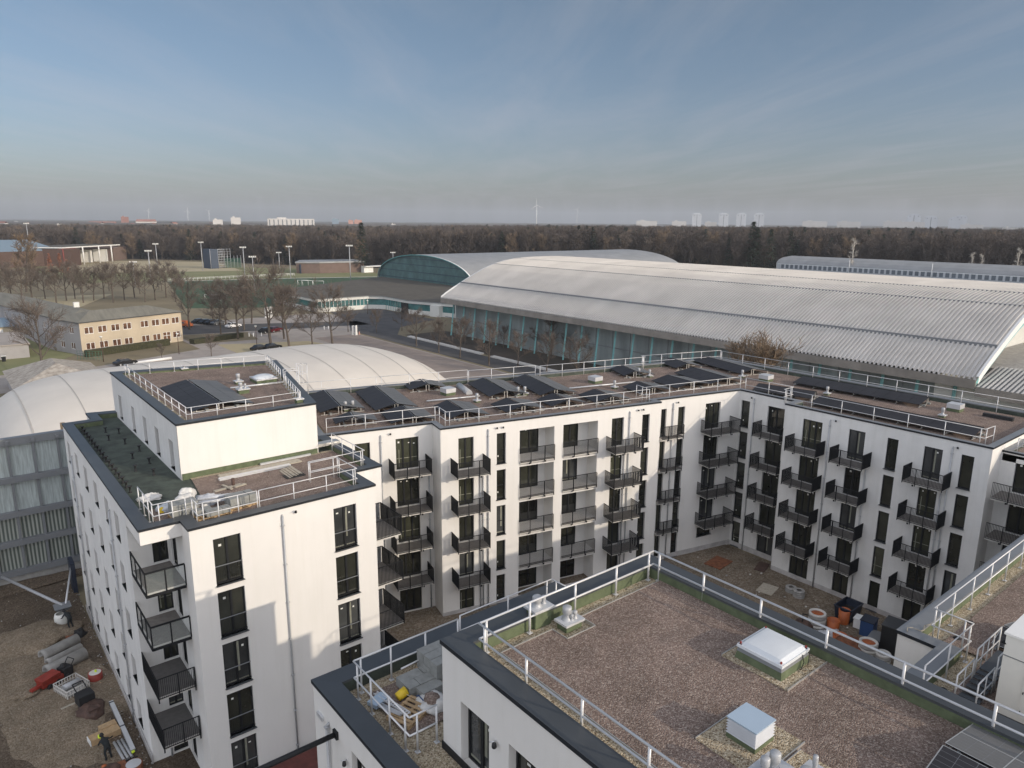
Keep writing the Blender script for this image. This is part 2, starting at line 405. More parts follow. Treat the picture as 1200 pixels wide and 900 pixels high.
def bal_mesh(w, d, kind):
    k = (round(w, 2), round(d, 2), kind)
    if k in _bal: return _bal[k]
    s = MB()
    s.box((0, -d, -.20), (w, 0, -.03), 'concrete')
    s.box((.03, -d + .03, -.03), (w - .03, -.01, 0.), 'dark_boards' if kind in ('corner_dark',) else 'boards')
    for x in (w * .27, w * .73): s.box((x - .05, -d - .035, -.30), (x + .05, -d + .02, -.17), 'bars')
    r = MB(); e = .03
    if kind in ('full', 'corner_dark'):
        rail_panel(r, (-e, -d - e), (w + e, -d - e), 1.05)
        rail_panel(r, (-e, 0), (-e, -d - e), 1.05); rail_panel(r, (w + e, -d - e), (w + e, 0), 1.05)
        for x in (w * .33, w * .67): r.box((x - .025, -d - e - .05, -.25), (x + .025, -d - e - .005, 1.0), 'bars')
        for x in (-e, w + e): r.box((x - .025, -d - e - .025, -.2), (x + .025, -d - e + .025, 1.05), 'bars')
    elif kind == 'front':
        rail_panel(r, (.02, -d - e), (w - .02, -d - e), 1.05)
        for x in (w * .3, w * .7, w - .03): r.box((x - .025, -d - e - .05, -.25), (x + .025, -d - e - .005, 1.0), 'bars')
    elif kind == 'glass':
        for a, b in (((-e, 0), (-e, -d - e)), ((-e, -d - e), (w, -d - e))):
            L = math.hypot(b[0] - a[0], b[1] - a[1]); ux, uy = (b[0] - a[0]) / L, (b[1] - a[1]) / L
            r.F = Matrix(((ux, -uy, 0, a[0]), (uy, ux, 0, a[1]), (0, 0, 1, 0), (0, 0, 0, 1)))
            r.box((0, -.03, 1.02), (L, .03, 1.09), 'bars'); r.box((0, -.03, -.22), (L, .03, -.10), 'bars')
            for x in (0., L * .33, L * .66, L): r.box((x - .03, -.028, -.1), (x + .03, .028, 1.02), 'bars')
            r.face([(0, .005, -.1), (L, .005, -.1), (L, .005, 1.02), (0, .005, 1.02)], 'gl')
            r.F = Matrix()
    _bal[k] = (s.mesh('balcony'), r.mesh('railing'))
    return _bal[k]
def put_bal(parent, F, s0, z, w, d, kind, y=0.):
    a, b = bal_mesh(w, d, kind)
    W = F @ Matrix.Translation((s0, y, z))
    o = place(a, 'balcony', W, parent); place(b, 'railing', W, o)
    return o

def roof_rail(parent, P, z, h=1.02, gap=1.9, foot='posts', r=.025, name='roof_railing'):
    """tubular guard rail along 3D-ish polyline P of plan points at base height z"""
    b = MB()
    for k in (h, h * .52): b.tube([(x, y, z + k) for x, y in P], r, 'rail', 6)
    for (x0, y0), (x1, y1) in zip(P[:-1], P[1:]):
        L = math.hypot(x1 - x0, y1 - y0); n = max(1, round(L / gap))
        for i in range(n + 1):
            t = i / n
            if i == 0 and (x0, y0) != P[0]: t = .25 / L if L > .5 else 0
            if i == n and (x1, y1) != P[-1]: t = 1 - (.25 / L if L > .5 else 0)
            x, y = x0 + (x1 - x0) * t, y0 + (y1 - y0) * t
            b.cyl((x, y, z), (x, y, z + h), r + .004, 'rail', 8)
            b.box((x - .07, y - .07, z - .005), (x + .07, y + .07, z + .02), 'rail')
    return b.build(name, parent)
def down_pipe(parent, F, s, z0, z1, y=0.):
    b = MB(F)
    b.tube([(s, y + .02, z1 - .02), (s, y - .09, z1 - .1)], .05, 'zinc', 8)
    b.cyl((s, y - .09, z0), (s, y - .09, z1 - .1), .05, 'zinc', 8)
    z = z0 + .8
    while z < z1: b.box((s - .075, y - .16, z), (s + .075, y, z + .035), 'zinc'); z += 2.2
    return b.build('downpipe', parent)
def lamp(parent, F, s, z, y=0.):
    b = MB(F)
    b.tube([(s - .02, y, z), (s - .02, y - .12, z + .02), (s - .12, y - .14, z - .03)], .018, 'sheet', 6)
    b.lathe([(0, .0), (.06, .0), (.07, -.1), (.05, -.13), (0, -.13)], (s + .06, y - .12, z + .02), 'black', 8)
    return b.build('wall_lamp', parent)
def vent_base(b, x, y, z, w, d, h, pots):
    b.box((x - w / 2, y - d / 2, z), (x + w / 2, y + d / 2, z + h), 'moss')
    b.box((x - w / 2 - .07, y - d / 2 - .07, z + h), (x + w / 2 + .07, y + d / 2 + .07, z + h + .07), 'sheet')
    for px, py, r, hh in pots:
        b.lathe([(r * 1.25, 0), (r * .8, .06), (r * .8, hh * .45), (r * 1.02, hh * .5), (r * 1.02, hh * .93), (r * .8, hh), (0, hh)], (x + px, y + py, z + h + .07), 'zinc', 14)
def curb_box(b, x, y, z, w, d, h, lid, mtop):
    b.box((x - w / 2, y - d / 2, z), (x + w / 2, y + d / 2, z + h), 'moss')
    b.box((x - w / 2 - .03, y - d / 2 - .03, z + h), (x + w / 2 + .03, y + d / 2 + .03, z + h + lid), mtop)

# parapet running round a plan polygon (list of points, counter-clockwise seen from above)
def inset(P, d):
    n = len(P); out = []
    A = sum(P[i][0] * P[(i + 1) % n][1] - P[(i + 1) % n][0] * P[i][1] for i in range(n))
    sg = 1 if A > 0 else -1
    for i in range(n):
        p0 = Vector(P[i - 1]); p1 = Vector(P[i]); p2 = Vector(P[(i + 1) % n])
        e1 = (p1 - p0).normalized(); e2 = (p2 - p1).normalized()
        n1 = Vector((-e1.y, e1.x)) * sg; n2 = Vector((-e2.y, e2.x)) * sg
        k = 1 + n1.dot(n2)
        q = p1 + (n1 + n2) * d / max(k, .2)
        out.append((q.x, q.y))
    return out
def parapet(P, ztop, zdeck, w, mcap, mup, parent, over=.05):
    """metal cap ring and the membrane upstand inside it"""
    n = len(P)
    O = inset(P, -over); I = inset(P, w)
    b = MB()
    for i in range(n):
        j = (i + 1) % n
        a, c, d, e = O[i], O[j], I[j], I[i]
        b.face([(a[0], a[1], ztop), (c[0], c[1], ztop), (d[0], d[1], ztop - .02), (e[0], e[1], ztop - .02)], mcap)
        b.face([(a[0], a[1], ztop - .13), (c[0], c[1], ztop - .13), (c[0], c[1], ztop), (a[0], a[1], ztop)], 'cap_edge')
        pa, pc = P[i], P[j]
        b.face([(pa[0], pa[1], ztop - .13), (pc[0], pc[1], ztop - .13), (c[0], c[1], ztop - .13), (a[0], a[1], ztop - .13)], 'cap')
        b.face([(e[0], e[1], ztop - .02), (d[0], d[1], ztop - .02), (d[0], d[1], ztop - .10), (e[0], e[1], ztop - .10)], mcap)
        # seams across the sheet
    o = b.build('parapet_cap', parent)
    u = MB()
    for i in range(n):
        j = (i + 1) % n
        d, e = I[j], I[i]
        u.face([(e[0], e[1], ztop - .10), (d[0], d[1], ztop - .10), (d[0], d[1], zdeck - .02), (e[0], e[1], zdeck - .02)], mup)
    u.build('roof_upstand', parent)
    return I
# ================================================================== setting: the corner block on the left
ZR = 14.85; ZP = 17.9; ZD = 14.45
FL = [11.45, 8.55, 5.65, 2.75]                      # balcony floor heights
WT = [13.9 - 2.9 * k for k in range(5)]             # window head heights

left = thing('apartment_block', (8, 45, GZ), 'white corner apartment block with set-back penthouse and glazed corner balconies, at the left', 'apartment building')
LP = [(6.37, 60.05), (6.37, 36.35), (8.27, 36.35), (8.27, 35.02), (18.30, 35.02), (18.30, 37.75), (20.2, 37.75), (20.2, 45.7), (18.95, 45.7), (18.95, 59.5), (8.25, 62.3), (8.25, 60.05)]
w = MB()
# south front
Fs = frame((8.27, 35.02), (1, 0)); w.F = Fs
ops = []
for t in WT:
    for a, b in ((1.07, 2.42), (7.47, 8.83)): ops.append((a, b, t - 2.42, t + .08, .18))
ops = [(a, b, max(c, -.1), d, e) for a, b, c, d, e in ops]
wall(w, 0, 10.03, GZ - .2, ZR - .12, ops, 'plaster')
for a, b, c, d, e in ops: put_win(left, Fs, a, c, b - a, d - c, 'french', .17)
# west front, windows one above another
Fw = frame((6.37, 60.05), (0, -1)); w.F = Fw
ops = []
for yy in (58.9, 55.65, 52.25, 48.85, 45.5, 42.7):
    for k, t in enumerate(WT):
        ops.append((60.05 - yy, 60.05 - yy + 1.15, t - 1.62, t - .1, .26))
wall(w, 0, 20.55, GZ - .2, ZR - .12, ops, 'plaster_rough')
for a, b, c, d, e in ops: put_win(left, Fw, a, c, b - a, d - c, 'small', .24)
wall(w, 20.55, 23.70, ZR - .86, ZR - .12, [], 'plaster')
# loggia corner
w.F = Matrix()
w.box((6.37, 36.35, ZR - .86), (8.27, 39.5, ZR - .84), 'plaster')
w.face([(6.37, 36.35, ZR - .86), (8.27, 36.35, ZR - .86), (8.27, 36.35, ZR - .12), (6.37, 36.35, ZR - .12)], 'plaster')
Fl = frame((6.37, 39.5), (1, 0)); w.F = Fl
ops = [(1.1, 1.86, t - 2.35, t - .05, .1) for t in WT]
ops[-1] = (1.1, 1.86, -.1, WT[4] - .05, .1)
wall(w, 0, 1.9, GZ - .2, ZR - .86, ops, 'plaster_rough')
for a, b, c, d, e in ops: put_win(left, Fl, a, c, b - a, d - c, 'door', .1)
Fl2 = frame((8.27, 39.5), (0, -1)); w.F = Fl2
ops = [(.6, 1.7, t - 2.35, t - .05, .12) for t in WT[:4]] + [(.6, 1.7, -.1, WT[4] - .05, .12)]
wall(w, 0, 3.15, GZ - .2, ZR - .86, ops, 'plaster_rough')
for a, b, c, d, e in ops: put_win(left, Fl2, a, c, b - a, d - c, 'door', .12)
wall(w, 3.15, 4.48, GZ - .2, ZR - .12, [], 'plaster')
# east side with the step
w.F = frame((18.30, 35.02), (0, 1)); ops = [(.75, 1.85, t - 2.35, t - .05, .1) for t in WT]
ops[-1] = (.75, 1.85, -.1, WT[4] - .05, .1)
wall(w, 0, 2.73, GZ - .2, ZR - .12, ops, 'plaster_rough')
for a, b, c, d, e in ops: put_win(left, w.F, a, c, b - a, d - c, 'door', .1)
Fe = w.F
w.F = frame((18.30, 37.75), (1, 0)); wall(w, 0, 1.9, GZ - .2, ZR - .12, [], 'plaster_rough')
w.F = frame((20.2, 37.75), (0, 1)); wall(w, 0, 7.95, GZ - .2, ZR - .12, [], 'plaster_rough')
w.F = frame((18.95, 59.5), (-10.7, 2.8)); wall(w, 0, 11.06, GZ - .2, ZR - .12, [], 'plaster_rough')
w.F = frame((8.25, 62.3), (0, -1)); wall(w, 0, 2.25, GZ - .2, ZR - .12, [], 'plaster_rough')
w.F = frame((8.25, 60.05), (-1, 0)); wall(w, 0, 1.88, GZ - .2, ZR - .12, [], 'plaster_rough')
w.F = Matrix()
w.build('wall', left)
sb = MB()
sb.box((6.30, 39.4, GZ - .3), (6.34, 60.1, .32), 'base'); sb.box((8.3, 34.97, GZ - .3), (18.3, 35.0, .3), 'base')
sb.build('splash_band', left)
for k, z in enumerate(FL):
    F = frame((6.42, 36.42), (1, 0))
    if k < 2:
        a, b = bal_mesh(1.83, .0001, 'glass')
    # corner balconies: slab in the notch, railing on the two open sides
    s = MB(); s.box((6.42, 36.40, z - .2), (8.26, 39.49, z - .03), 'concrete')
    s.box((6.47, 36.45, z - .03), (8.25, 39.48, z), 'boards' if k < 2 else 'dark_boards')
    bo = s.build('balcony', left)
    r = MB(frame((6.40, 39.48), (0, -1)))
    if k < 2:
        for F, L in ((frame((6.40, 39.48), (0, -1)), 3.12), (frame((6.40, 36.36), (1, 0)), 1.84)):
            r.F = F
            r.box((0, -.03, 1.02), (L, .03, 1.10), 'bars'); r.box((0, -.035, -.24), (L, .03, -.10), 'bars')
            for i in range(4 if L > 2 else 3):
                x = L * i / (3 if L > 2 else 2); r.box((x - .03, -.028, -.1), (x + .03, .028, 1.02), 'bars')
            r.face([(0, .005, -.1), (L, .005, -.1), (L, .005, 1.02), (0, .005, 1.02)], 'gl')
    else:
        r.F = Matrix()
        rail_panel(r, (6.40, 39.48), (6.40, 36.36), 1.05, z=0, gap=.09); rail_panel(r, (6.40, 36.36), (8.24, 36.36), 1.05, gap=.09)
        for x in (6.42, 7.4, 8.2): r.box((x - .03, 36.30, -.3), (x + .03, 36.35, 1.0), 'bars')
    for i in range(len(r.v)): r.v[i] = r.v[i] + Vector((0, 0, z))
    r.build('railing', bo)
for z in FL[:4]: put_bal(left, Fe, .12, z, 2.45, 1.68, 'full')
down_pipe(left, Fs, 4.6, GZ, 14.4); lamp(left, Fs, 5.25, 14.45)
down_pipe(left, Fw, 3.1, GZ, 13.2); down_pipe(left, Fw, 16.25, GZ, 13.5); down_pipe(left, Fl, .95, GZ, 2.6)
# roofs of the block
I = parapet(LP, ZR, ZD, .62, 'cap', 'moss', left)
d = MB(); d.sheet(I, ZD, 'moss_dark'); d.build('roof_membrane', left)
g = MB(); g.sheet([(9.0, 35.75), (17.6, 35.75), (17.6, 38.45), (19.5, 38.45), (19.5, 43.0), (10.6, 43.0), (10.2, 39.6), (7.4, 39.6), (7.4, 37.05), (9.0, 37.05)], ZD + .07, 'sub')
g.sheet([(10.6, 43.0), (19.5, 43.0), (19.5, 43.35), (10.6, 43.35)], ZD + .06, 'pebble'); g.build('roof_substrate', left)
# penthouse
P = MB(); PP = [(10.15, 61.9), (10.15, 43.4), (18.62, 43.3), (22.1, 59.1)]
Fp = frame((10.15, 61.9), (0, -1)); P.F = Fp
ops = [(61.9 - y, 61.9 - y + .95, ZD + .25, 16.5, .3) for y in (59.9, 55.7, 52.25, 49.0, 45.6)]
wall(P, 0, 18.43, ZD, ZP - .12, ops, 'plaster_rough')
for a, b, c, dd, e in ops: put_win(left, Fp, a, c, b - a, dd - c, 'one', .28)
for a_, b_ in zip(PP[1:], PP[2:] + PP[:1]):
    P.F = frame(a_, (b_[0] - a_[0], b_[1] - a_[1])); wall(P, 0, math.hypot(b_[0] - a_[0], b_[1] - a_[1]), ZD, ZP - .12, [], 'plaster')
P.F = frame(PP[1], (8.47, -.1)); P.box((.05, -.07, ZD), (8.4, -.01, ZD + .38), 'moss')
P.build('penthouse_wall', left)
I = parapet(PP, ZP, ZP - .24, .62, 'cap', 'moss', left)
g = MB(); g.sheet(I, ZP - .22, 'pebble'); J = inset(PP, .95); g.sheet(J, ZP - .18, 'sub'); g.build('penthouse_gravel', left)
roof_rail(left, [(17.9, 44.2), (11.0, 44.25), (10.95, 60.9), (21.0, 58.4)], ZP - .2, .84, 1.7)
roof_rail(left, [(21.1, 58.3), (19.75, 52.1)], ZP - .2, .84, .9); roof_rail(left, [(19.35, 50.4), (18.0, 44.25)], ZP - .2, .84, .9)
# caged ladder on the east side of the penthouse
FC = frame((18.62, 43.3), (3.48, 15.8)); c = MB(FC); x0 = 6.6
for x in (x0, x0 + .8): c.cyl((x, -.15, 14.6), (x, -.15, 19.2), .03, 'rail', 6)
z = 14.9
while z < 18.8: c.cyl((x0, -.15, z), (x0 + .8, -.15, z), .016, 'rail', 5); z += .28
for z in (16.9, 17.7, 18.5, 19.15): c.tube([(x0 + .4 - .42 * math.cos(t * math.pi / 8), -.15 - .72 * math.sin(t * math.pi / 8), z) for t in range(9)], .022, 'rail', 5)
for t in (1, 3, 4, 5, 7):
    x, y = x0 + .4 - .42 * math.cos(t * math.pi / 8), -.15 - .72 * math.sin(t * math.pi / 8); c.cyl((x, y, 16.9), (x, y, 19.15), .016, 'rail', 5)
for x in (x0, x0 + .8): c.tube([(x, -.15, 18.8), (x, .8, 18.8), (x, .8, 17.65)], .028, 'rail', 6)
c.build('caged_ladder', left)
# terrace rails on the main roof
roof_rail(left, [(7.2, 40.1), (7.2, 36.95), (8.95, 36.95), (8.95, 35.75), (11.9, 35.75)], ZD + .02, 1.25, 1.0)
roof_rail(left, [(12.0, 35.75), (17.6, 35.75), (17.6, 38.3), (15.9, 38.3)], ZD + .02, 1.25, 1.9)
roof_rail(left, [(15.9, 38.5), (19.5, 38.5), (19.5, 43.1)], ZD + .02, 1.25, 1.6)
s = MB(); s.box((18.65, 43.6, 14.75), (20.3, 44.2, 14.95), 'alu'); s.box((14.7, 43.05, 14.5), (18.0, 43.2, 14.62), 'sheet'); s.build('gutter_channel', left)

# ================================================================== the long block behind the courtyard and its wing
cc = (27.49, 42.26); A13 = math.radians(-13.1); U = (math.cos(A13), math.sin(A13))
FF = frame(cc, U)
def LW(s, y):                                       # facade coordinates -> plan
    v = FF @ Vector((s, y, 0)); return (v.x, v.y)
long_ = thing('apartment_block', (45, 42, GZ), 'long white L-shaped apartment block with dark balconies and solar arrays, behind the courtyard', 'apartment building')
# inner corner of long block (y=+.8) and wing recess (X=55.9)
ic = FF @ Vector((29.3, .8, 0)); XR = 55.9
sic = (XR - FF[0][3] - FF[0][1] * .8) / FF[0][0]; icp = LW(sic, .8)
W54 = 54.4
LO = [LW(-8.3, 1.75), LW(0, 1.75), LW(0, 0), LW(19.58, 0), LW(19.58, .8), icp, (XR, 31.1), (W54, 31.1), (W54, 15.87), (67.5, 15.87), (67.5, 46.6), (68.2, 47.3), LW(15, 14.4), LW(-.5, 15.6), LW(-8.3, 15.8)]
w = MB(FF)
ops = []; loggia = []
def colw(a, b, k0=0, k1=5, hb=2.4, bottom=-.1, dep=.2):
    return [(a, b, max(WT[k] - hb, bottom), WT[k], dep) for k in range(k0, k1)]
S1 = colw(1.38, 2.6) + colw(4.48, 5.24, hb=2.4) + colw(14.75, 15.92) + colw(17.75, 18.5)
for k in range(5):
    for a, b in ((6.4, 9.43), (10.22, 13.42)): S1.append((a, b, FL[k] if k < 4 else GZ - .15, WT[k], 1.5))
wall(w, 0, 19.58, GZ - .3, ZR - .12, S1, 'plaster')
for a, b, st in ((1.38, 2.6, 'door'), (4.48, 5.24, 'bar'), (14.75, 15.92, 'door'), (17.75, 18.5, 'bar')):
    for k in range(5):
        z0 = max(WT[k] - 2.4, -.1); put_win(long_, FF, a, z0, b - a, WT[k] - z0, st, .2)
for a, b in ((6.4, 9.43), (10.22, 13.42)):
    o2 = []
    for k in range(5):
        z0 = FL[k] if k < 4 else -.1
        dw = 2.4 if a < 8 else 2.25; o2.append((a + .03, a + .03 + dw, z0 + .02, WT[k] - .02, .08)); put_win(long_, FF, a + .03, z0 + .02, dw, WT[k] - .04 - z0, 'three', .08, 1.5)
    wall(w, a, b, GZ - .3, WT[0], o2, 'plaster', 1.5)
    for k in range(4):
        put_bal(long_, FF, a + .02, FL[k], b - a - .04, .12, 'front')
        s = MB(FF); s.box((a, .0, FL[k] - .35), (b, 1.5, FL[k] - .01), 'concrete', top='boards'); s.build('loggia_floor', long_)
    for q in (2.0, 2.1):
        pass
w.F = FF
# short return walls and the recessed sections
w.F = frame(LW(0, 1.75), (-FF[0][1], -FF[1][1])); wall(w, 0, 1.75, GZ - .3, ZR - .12, [], 'plaster_rough')
w.F = frame(LW(19.58, 0), (FF[0][1], FF[1][1])); wall(w, 0, .8, GZ - .3, ZR - .12, [], 'plaster_rough')
w.F = FF
S0 = colw(-2.83, -1.08) + colw(-5.83, -4.73)
wall(w, -8.3, 0, GZ - .3, ZR - .12, S0, 'plaster', 1.75)
for k in range(5):
    z0 = max(WT[k] - 2.4, -.1)
    put_win(long_, FF, -2.83, z0, 1.75, WT[k] - z0, 'three', .2, 1.75); put_win(long_, FF, -5.83, z0, 1.1, WT[k] - z0, 'one', .2, 1.75)
S2 = colw(20.28, 20.85) + colw(22.1, 22.82) + [(25.1, 26.8, WT[k] - 2.4, WT[k], .2) for k in range(4)] + [(25.0, 26.7, WT[4] - 1.0, WT[4] - .1, .2)]
wall(w, 19.58, sic, GZ - .3, ZR - .12, S2, 'plaster', .8)
for k in range(5):
    z0 = max(WT[k] - 2.4, -.1)
    put_win(long_, FF, 20.28, z0, .57, WT[k] - z0, 'one', .2, .8); put_win(long_, FF, 22.1, z0, .72, WT[k] - z0, 'bar', .2, .8)
    if k < 4: put_win(long_, FF, 25.1, z0, 1.7, WT[k] - z0, 'three', .2, .8)
put_win(long_, FF, 25.0, WT[4] - 1.0, 1.7, .9, 'small', .2, .8)
for z in FL:
    put_bal(long_, FF, .80, z, 2.5, 1.35, 'full'); put_bal(long_, FF, 14.3, z, 2.65, 1.35, 'full')
    put_bal(long_, FF, -3.35, z, 2.75, 1.35, 'full', 1.75); put_bal(long_, FF, -6.7, z, 2.2, 1.35, 'full', 1.75)
    put_bal(long_, FF, 20.05, z, 2.3, .55, 'front', .8); put_bal(long_, FF, 24.75, z, 3.2, 1.35, 'full', .8)
for s_, y_ in ((3.75, 0), (16.45, 0), (-3.95, 1.75), (21.5, .8), (-.35, 1.75)): down_pipe(long_, FF, s_, GZ, 14.35 if s_ != -.35 else 11.2, y_)
for s_ in (3.95, 16.65):
    for q in (.32, .55): down_pipe(long_, FF, s_ - .2 - q - .1, GZ, 11.2, 0)
for s_, y_ in ((4.4, 0), (4.9, 0), (17.2, 0), (17.7, 0), (-3.3, 1.75), (21.9, .8)): lamp(long_, FF, s_, 14.4, y_)
# wing, facing the camera's side (-X)
Fr = frame((XR, icp[1]), (0, -1)); w.F = Fr; y0 = icp[1]
S3 = colw(y0 - 36.25, y0 - 35.4, dep=.15) + colw(y0 - 33.6, y0 - 32.0)
wall(w, 0, y0 - 31.1, GZ - .4, ZR - .12, S3, 'plaster_rough')
for k in range(5):
    z0 = max(WT[k] - 2.4, -.1)
    put_win(long_, Fr, y0 - 36.25, z0, .85, WT[k] - z0, 'bar', .15); put_win(long_, Fr, y0 - 33.6, z0, 1.6, WT[k] - z0, 'door', .2)
for z in FL: put_bal(long_, Fr, y0 - 34.05, z, 2.55, 1.35, 'full')
down_pipe(long_, Fr, y0 - 34.95, GZ, 14.3)
w.F = frame((XR, 31.1), (-1, 0)); wall(w, 0, 1.5, GZ - .4, ZR - .12, [], 'plaster_rough')
Fg = frame((W54, 31.1), (0, -1)); w.F = Fg
S4 = colw(1.66, 3.31) + colw(5.49, 6.75) + colw(8.4, 9.2) + colw(11.0, 12.23) + colw(13.43, 14.23)
wall(w, 0, 15.23, GZ - .4, ZR - .12, S4, 'plaster_rough')
for a, b, st in ((1.66, 3.31, 'three'), (5.49, 6.75, 'door'), (8.4, 9.2, 'one'), (11.0, 12.23, 'door'), (13.43, 14.23, 'one')):
    for k in range(5):
        z0 = max(WT[k] - 2.4, -.1); put_win(long_, Fg, a, z0, b - a, WT[k] - z0, st, .12)
for z in FL:
    put_bal(long_, Fg, 1.05, z, 2.6, 1.35, 'full'); put_bal(long_, Fg, 4.85, z, 2.5, 1.35, 'full'); put_bal(long_, Fg, 10.35, z, 2.6, 1.35, 'full')
for s_ in (3.95, 12.85): down_pipe(long_, Fg, s_, GZ, 14.3)
down_pipe(long_, Fg, 7.1, GZ, 11.2); down_pipe(long_, Fg, 12.5, GZ, 11.2)
for s_ in (4.35, 13.1, -4.0): lamp(long_, Fg if s_ > 0 else Fr, s_ if s_ > 0 else 1.2, 14.35)
# wing's lit end wall, the lower bay beside it, the back walls
w.F = frame((W54, 15.87), (1, 0)); wall(w, 0, 13.1, GZ - .4, ZR - .12, [], 'plaster')
Fb = frame((56.3, 15.87), (0, -1)); w.F = Fb
S5 = [(.9, 2.9, WT[k] - 2.4, WT[k], .2) for k in range(4)] + [(.9, 2.9, -.1, WT[4], .2)]
wall(w, 0, 12, GZ - .4, 14.2, S5, 'plaster_rough')
for a, b, c_, d_, e_ in S5: put_win(long_, Fb, a, c_, b - a, d_ - c_, 'three', .2)
for z in FL: put_bal(long_, Fb, .3, z, 3.4, 1.9, 'front')
w.F = frame((67.5, 15.87), (0, 1)); wall(w, 0, 31.0, GZ - .4, ZR - .12, [], 'plaster_rough')
w.F = Matrix()
B = LO[9:] + [LO[0]]
for a, b in zip(B[:-1], B[1:]):
    w.F = frame(a, (b[0] - a[0], b[1] - a[1])); wall(w, 0, math.hypot(b[0] - a[0], b[1] - a[1]), GZ - .4, ZR - .12, [], 'plaster_rough')
w.F = Matrix()
w.build('wall', long_)
sb = MB(FF)
sb.box((0, -.03, GZ - .3), (19.5, -.01, .15), 'base'); sb.box((19.6, .77, GZ - .3), (sic, .79, .3), 'base')
sb.F = Fg; sb.box((0, -.03, GZ - .3), (15.2, -.01, .25), 'base'); sb.F = Fr; sb.box((0, -.03, GZ - .3), (5, -.01, .3), 'base')
sb.build('splash_band', long_)
I = parapet(LO, ZR, ZD, .45, 'cap_grey', 'moss_dark', long_)
g = MB(); g.sheet(I, ZD - .02, 'pebble'); g.sheet(inset(LO, .8), ZD + .04, 'sub'); g.build('roof_gravel', long_)
lb = MB(); lb.poly([(56.3, 3.9), (67.4, 3.9), (67.4, 15.8), (56.3, 15.8)], 13.6, 14.1, 'plaster', 'sub')
lb.build('lower_roof', long_)
I2 = parapet([(56.3, 3.9), (67.4, 3.9), (67.4, 15.8), (56.3, 15.8)], 14.33, 14.1, .4, 'cap_grey', 'moss_dark', long_)
roof_rail(long_, [(57.0, 15.2), (57.0, 5.0)], 14.12, 1.02, 2)
RI = .75
roof_rail(long_, [LW(-7.6, 2.5), LW(.75, 2.5), LW(.75, .75), LW(18.9, .75)], ZD, 1.35, 2.6)
roof_rail(long_, [LW(18.9, 2.6), LW(18.9, 1.5), LW(sic + .6, 1.5)], ZD, 1.35, 2.6)
roof_rail(long_, [(XR + .75, icp[1]), (XR + .75, 31.8), (W54 + .75, 31.8), (W54 + .75, 16.7), (W54 + 2.2, 16.6)], ZD, 1.35, 2.5)
roof_rail(long_, [(66.7, 17), (66.7, 46.2)], ZD, 1.35, 2.6)
roof_rail(long_, [(67.1, 46.6), LW(27.5, 14.0), LW(27.5, 13.2), LW(15.2, 13.4)], ZD, 1.35, 2.6)
roof_rail(long_, [LW(14.9, 13.8), LW(8.0, 14.1)], ZD, 1.35, 2.5)
roof_rail(long_, [LW(8, 14.4), LW(-.4, 14.8), LW(-8, 15)], ZD, 1.35, 2.6)
# boxes, hatches, vents on the long roof
def at(x, y, z):
    """plan point seen at pixel (x, y) of the 1200x900 photograph at height z (survey helper)"""
    r = RR @ Vector((x - 600, y - 450, 847.)); t = (z - 29.4) / r.z
    return (r.x * t, r.y * t)
TH = math.radians(12.63); RO = math.radians(.42); AZ = math.radians(51.1)
_f = Vector((math.cos(AZ) * math.cos(TH), math.sin(AZ) * math.cos(TH), -math.sin(TH))); _r = Vector((math.sin(AZ), -math.cos(AZ), 0)); _d = _f.cross(_r)
_r2 = math.cos(RO) * _r - math.sin(RO) * _d; _d2 = math.cos(RO) * _d + math.sin(RO) * _r
RR = Matrix((_r2, _d2, _f)).transposed()
for px, py in ((525, 463), (697.5, 449), (897.5, 447), (1119, 482)):
    x, y = at(px, py, ZD); s = MB(); curb_box(s, x, y, ZD, .95, .95, .3, .38, 'sheet'); s.build('smoke_hatch', long_)
for px, py in ((559, 472), (607, 464), (615, 463.5), (748.5, 441), (761, 442.5), (720, 456), (869.5, 443), (969, 463.5), (1104, 489.5), (405, 482), (413.5, 481)):
    x, y = at(px, py, ZD); s = MB(); vent_base(s, x, y, ZD, .4, .4, .2, [(0, 0, .13, .55)]); s.build('roof_vent', long_)
for (a, b) in (((500, 470), (562, 464)), ((667, 455), (745, 447.5))):
    s = MB(); p, q = at(*a, ZD + .2), at(*b, ZD + .2); s.cyl((*p, ZD + .2), (*q, ZD + .2), .07, 'sheet', 6); s.build('cable_tray', long_)
s = MB()
p, q = at(538, 452, ZD + .15), at(550, 461, ZD + .15); s.cyl((*p, ZD + .15), (*q, ZD + .15), .3, 'zinc', 8)
s.build('loose_duct', long_)
x, y = at(1172, 487, ZD + .1); s = MB(); s.box((x - 1.1, y - 1.2, ZD + .05), (x - .7, y + .9, ZD + .3), 'black'); s.build('roof_drain_box', long_)

# skylight and vents on the penthouse roof of the corner block
ZQ = ZP - .2
x, y = at(309, 447, ZQ); s = MB(); curb_box(s, x, y, ZQ, 1.5, 1.5, .25, .10, 'sheet')
s.lathe([(.78, 0), (.70, .10), (.45, .18), (0, .22)], (x, y, ZQ + .34), 'acrylic', 16); s.build('skylight', left)
x, y = at(279.5, 450, ZQ); s = MB(); vent_base(s, x, y, ZQ, .45, .45, .2, [(0, 0, .15, .5)]); s.build('roof_vent', left)
x, y = at(285, 461, ZQ); s = MB(); vent_base(s, x, y, ZQ, .7, .5, .3, [(-.15, 0, .14, .42), (.18, .05, .08, .3)]); s.build('roof_vent', left)
s = MB(); vent_base(s, 17.9, 44.3, ZQ, .4, .4, .35, [(0, 0, .1, .35)]); s.build('roof_vent', left)
p, q = at(270, 456, ZQ), at(332, 449, ZQ); s = MB(); s.cyl((*p, ZQ + .08), (*q, ZQ + .08), .07, 'sheet', 6); s.build('cable_tray', left)
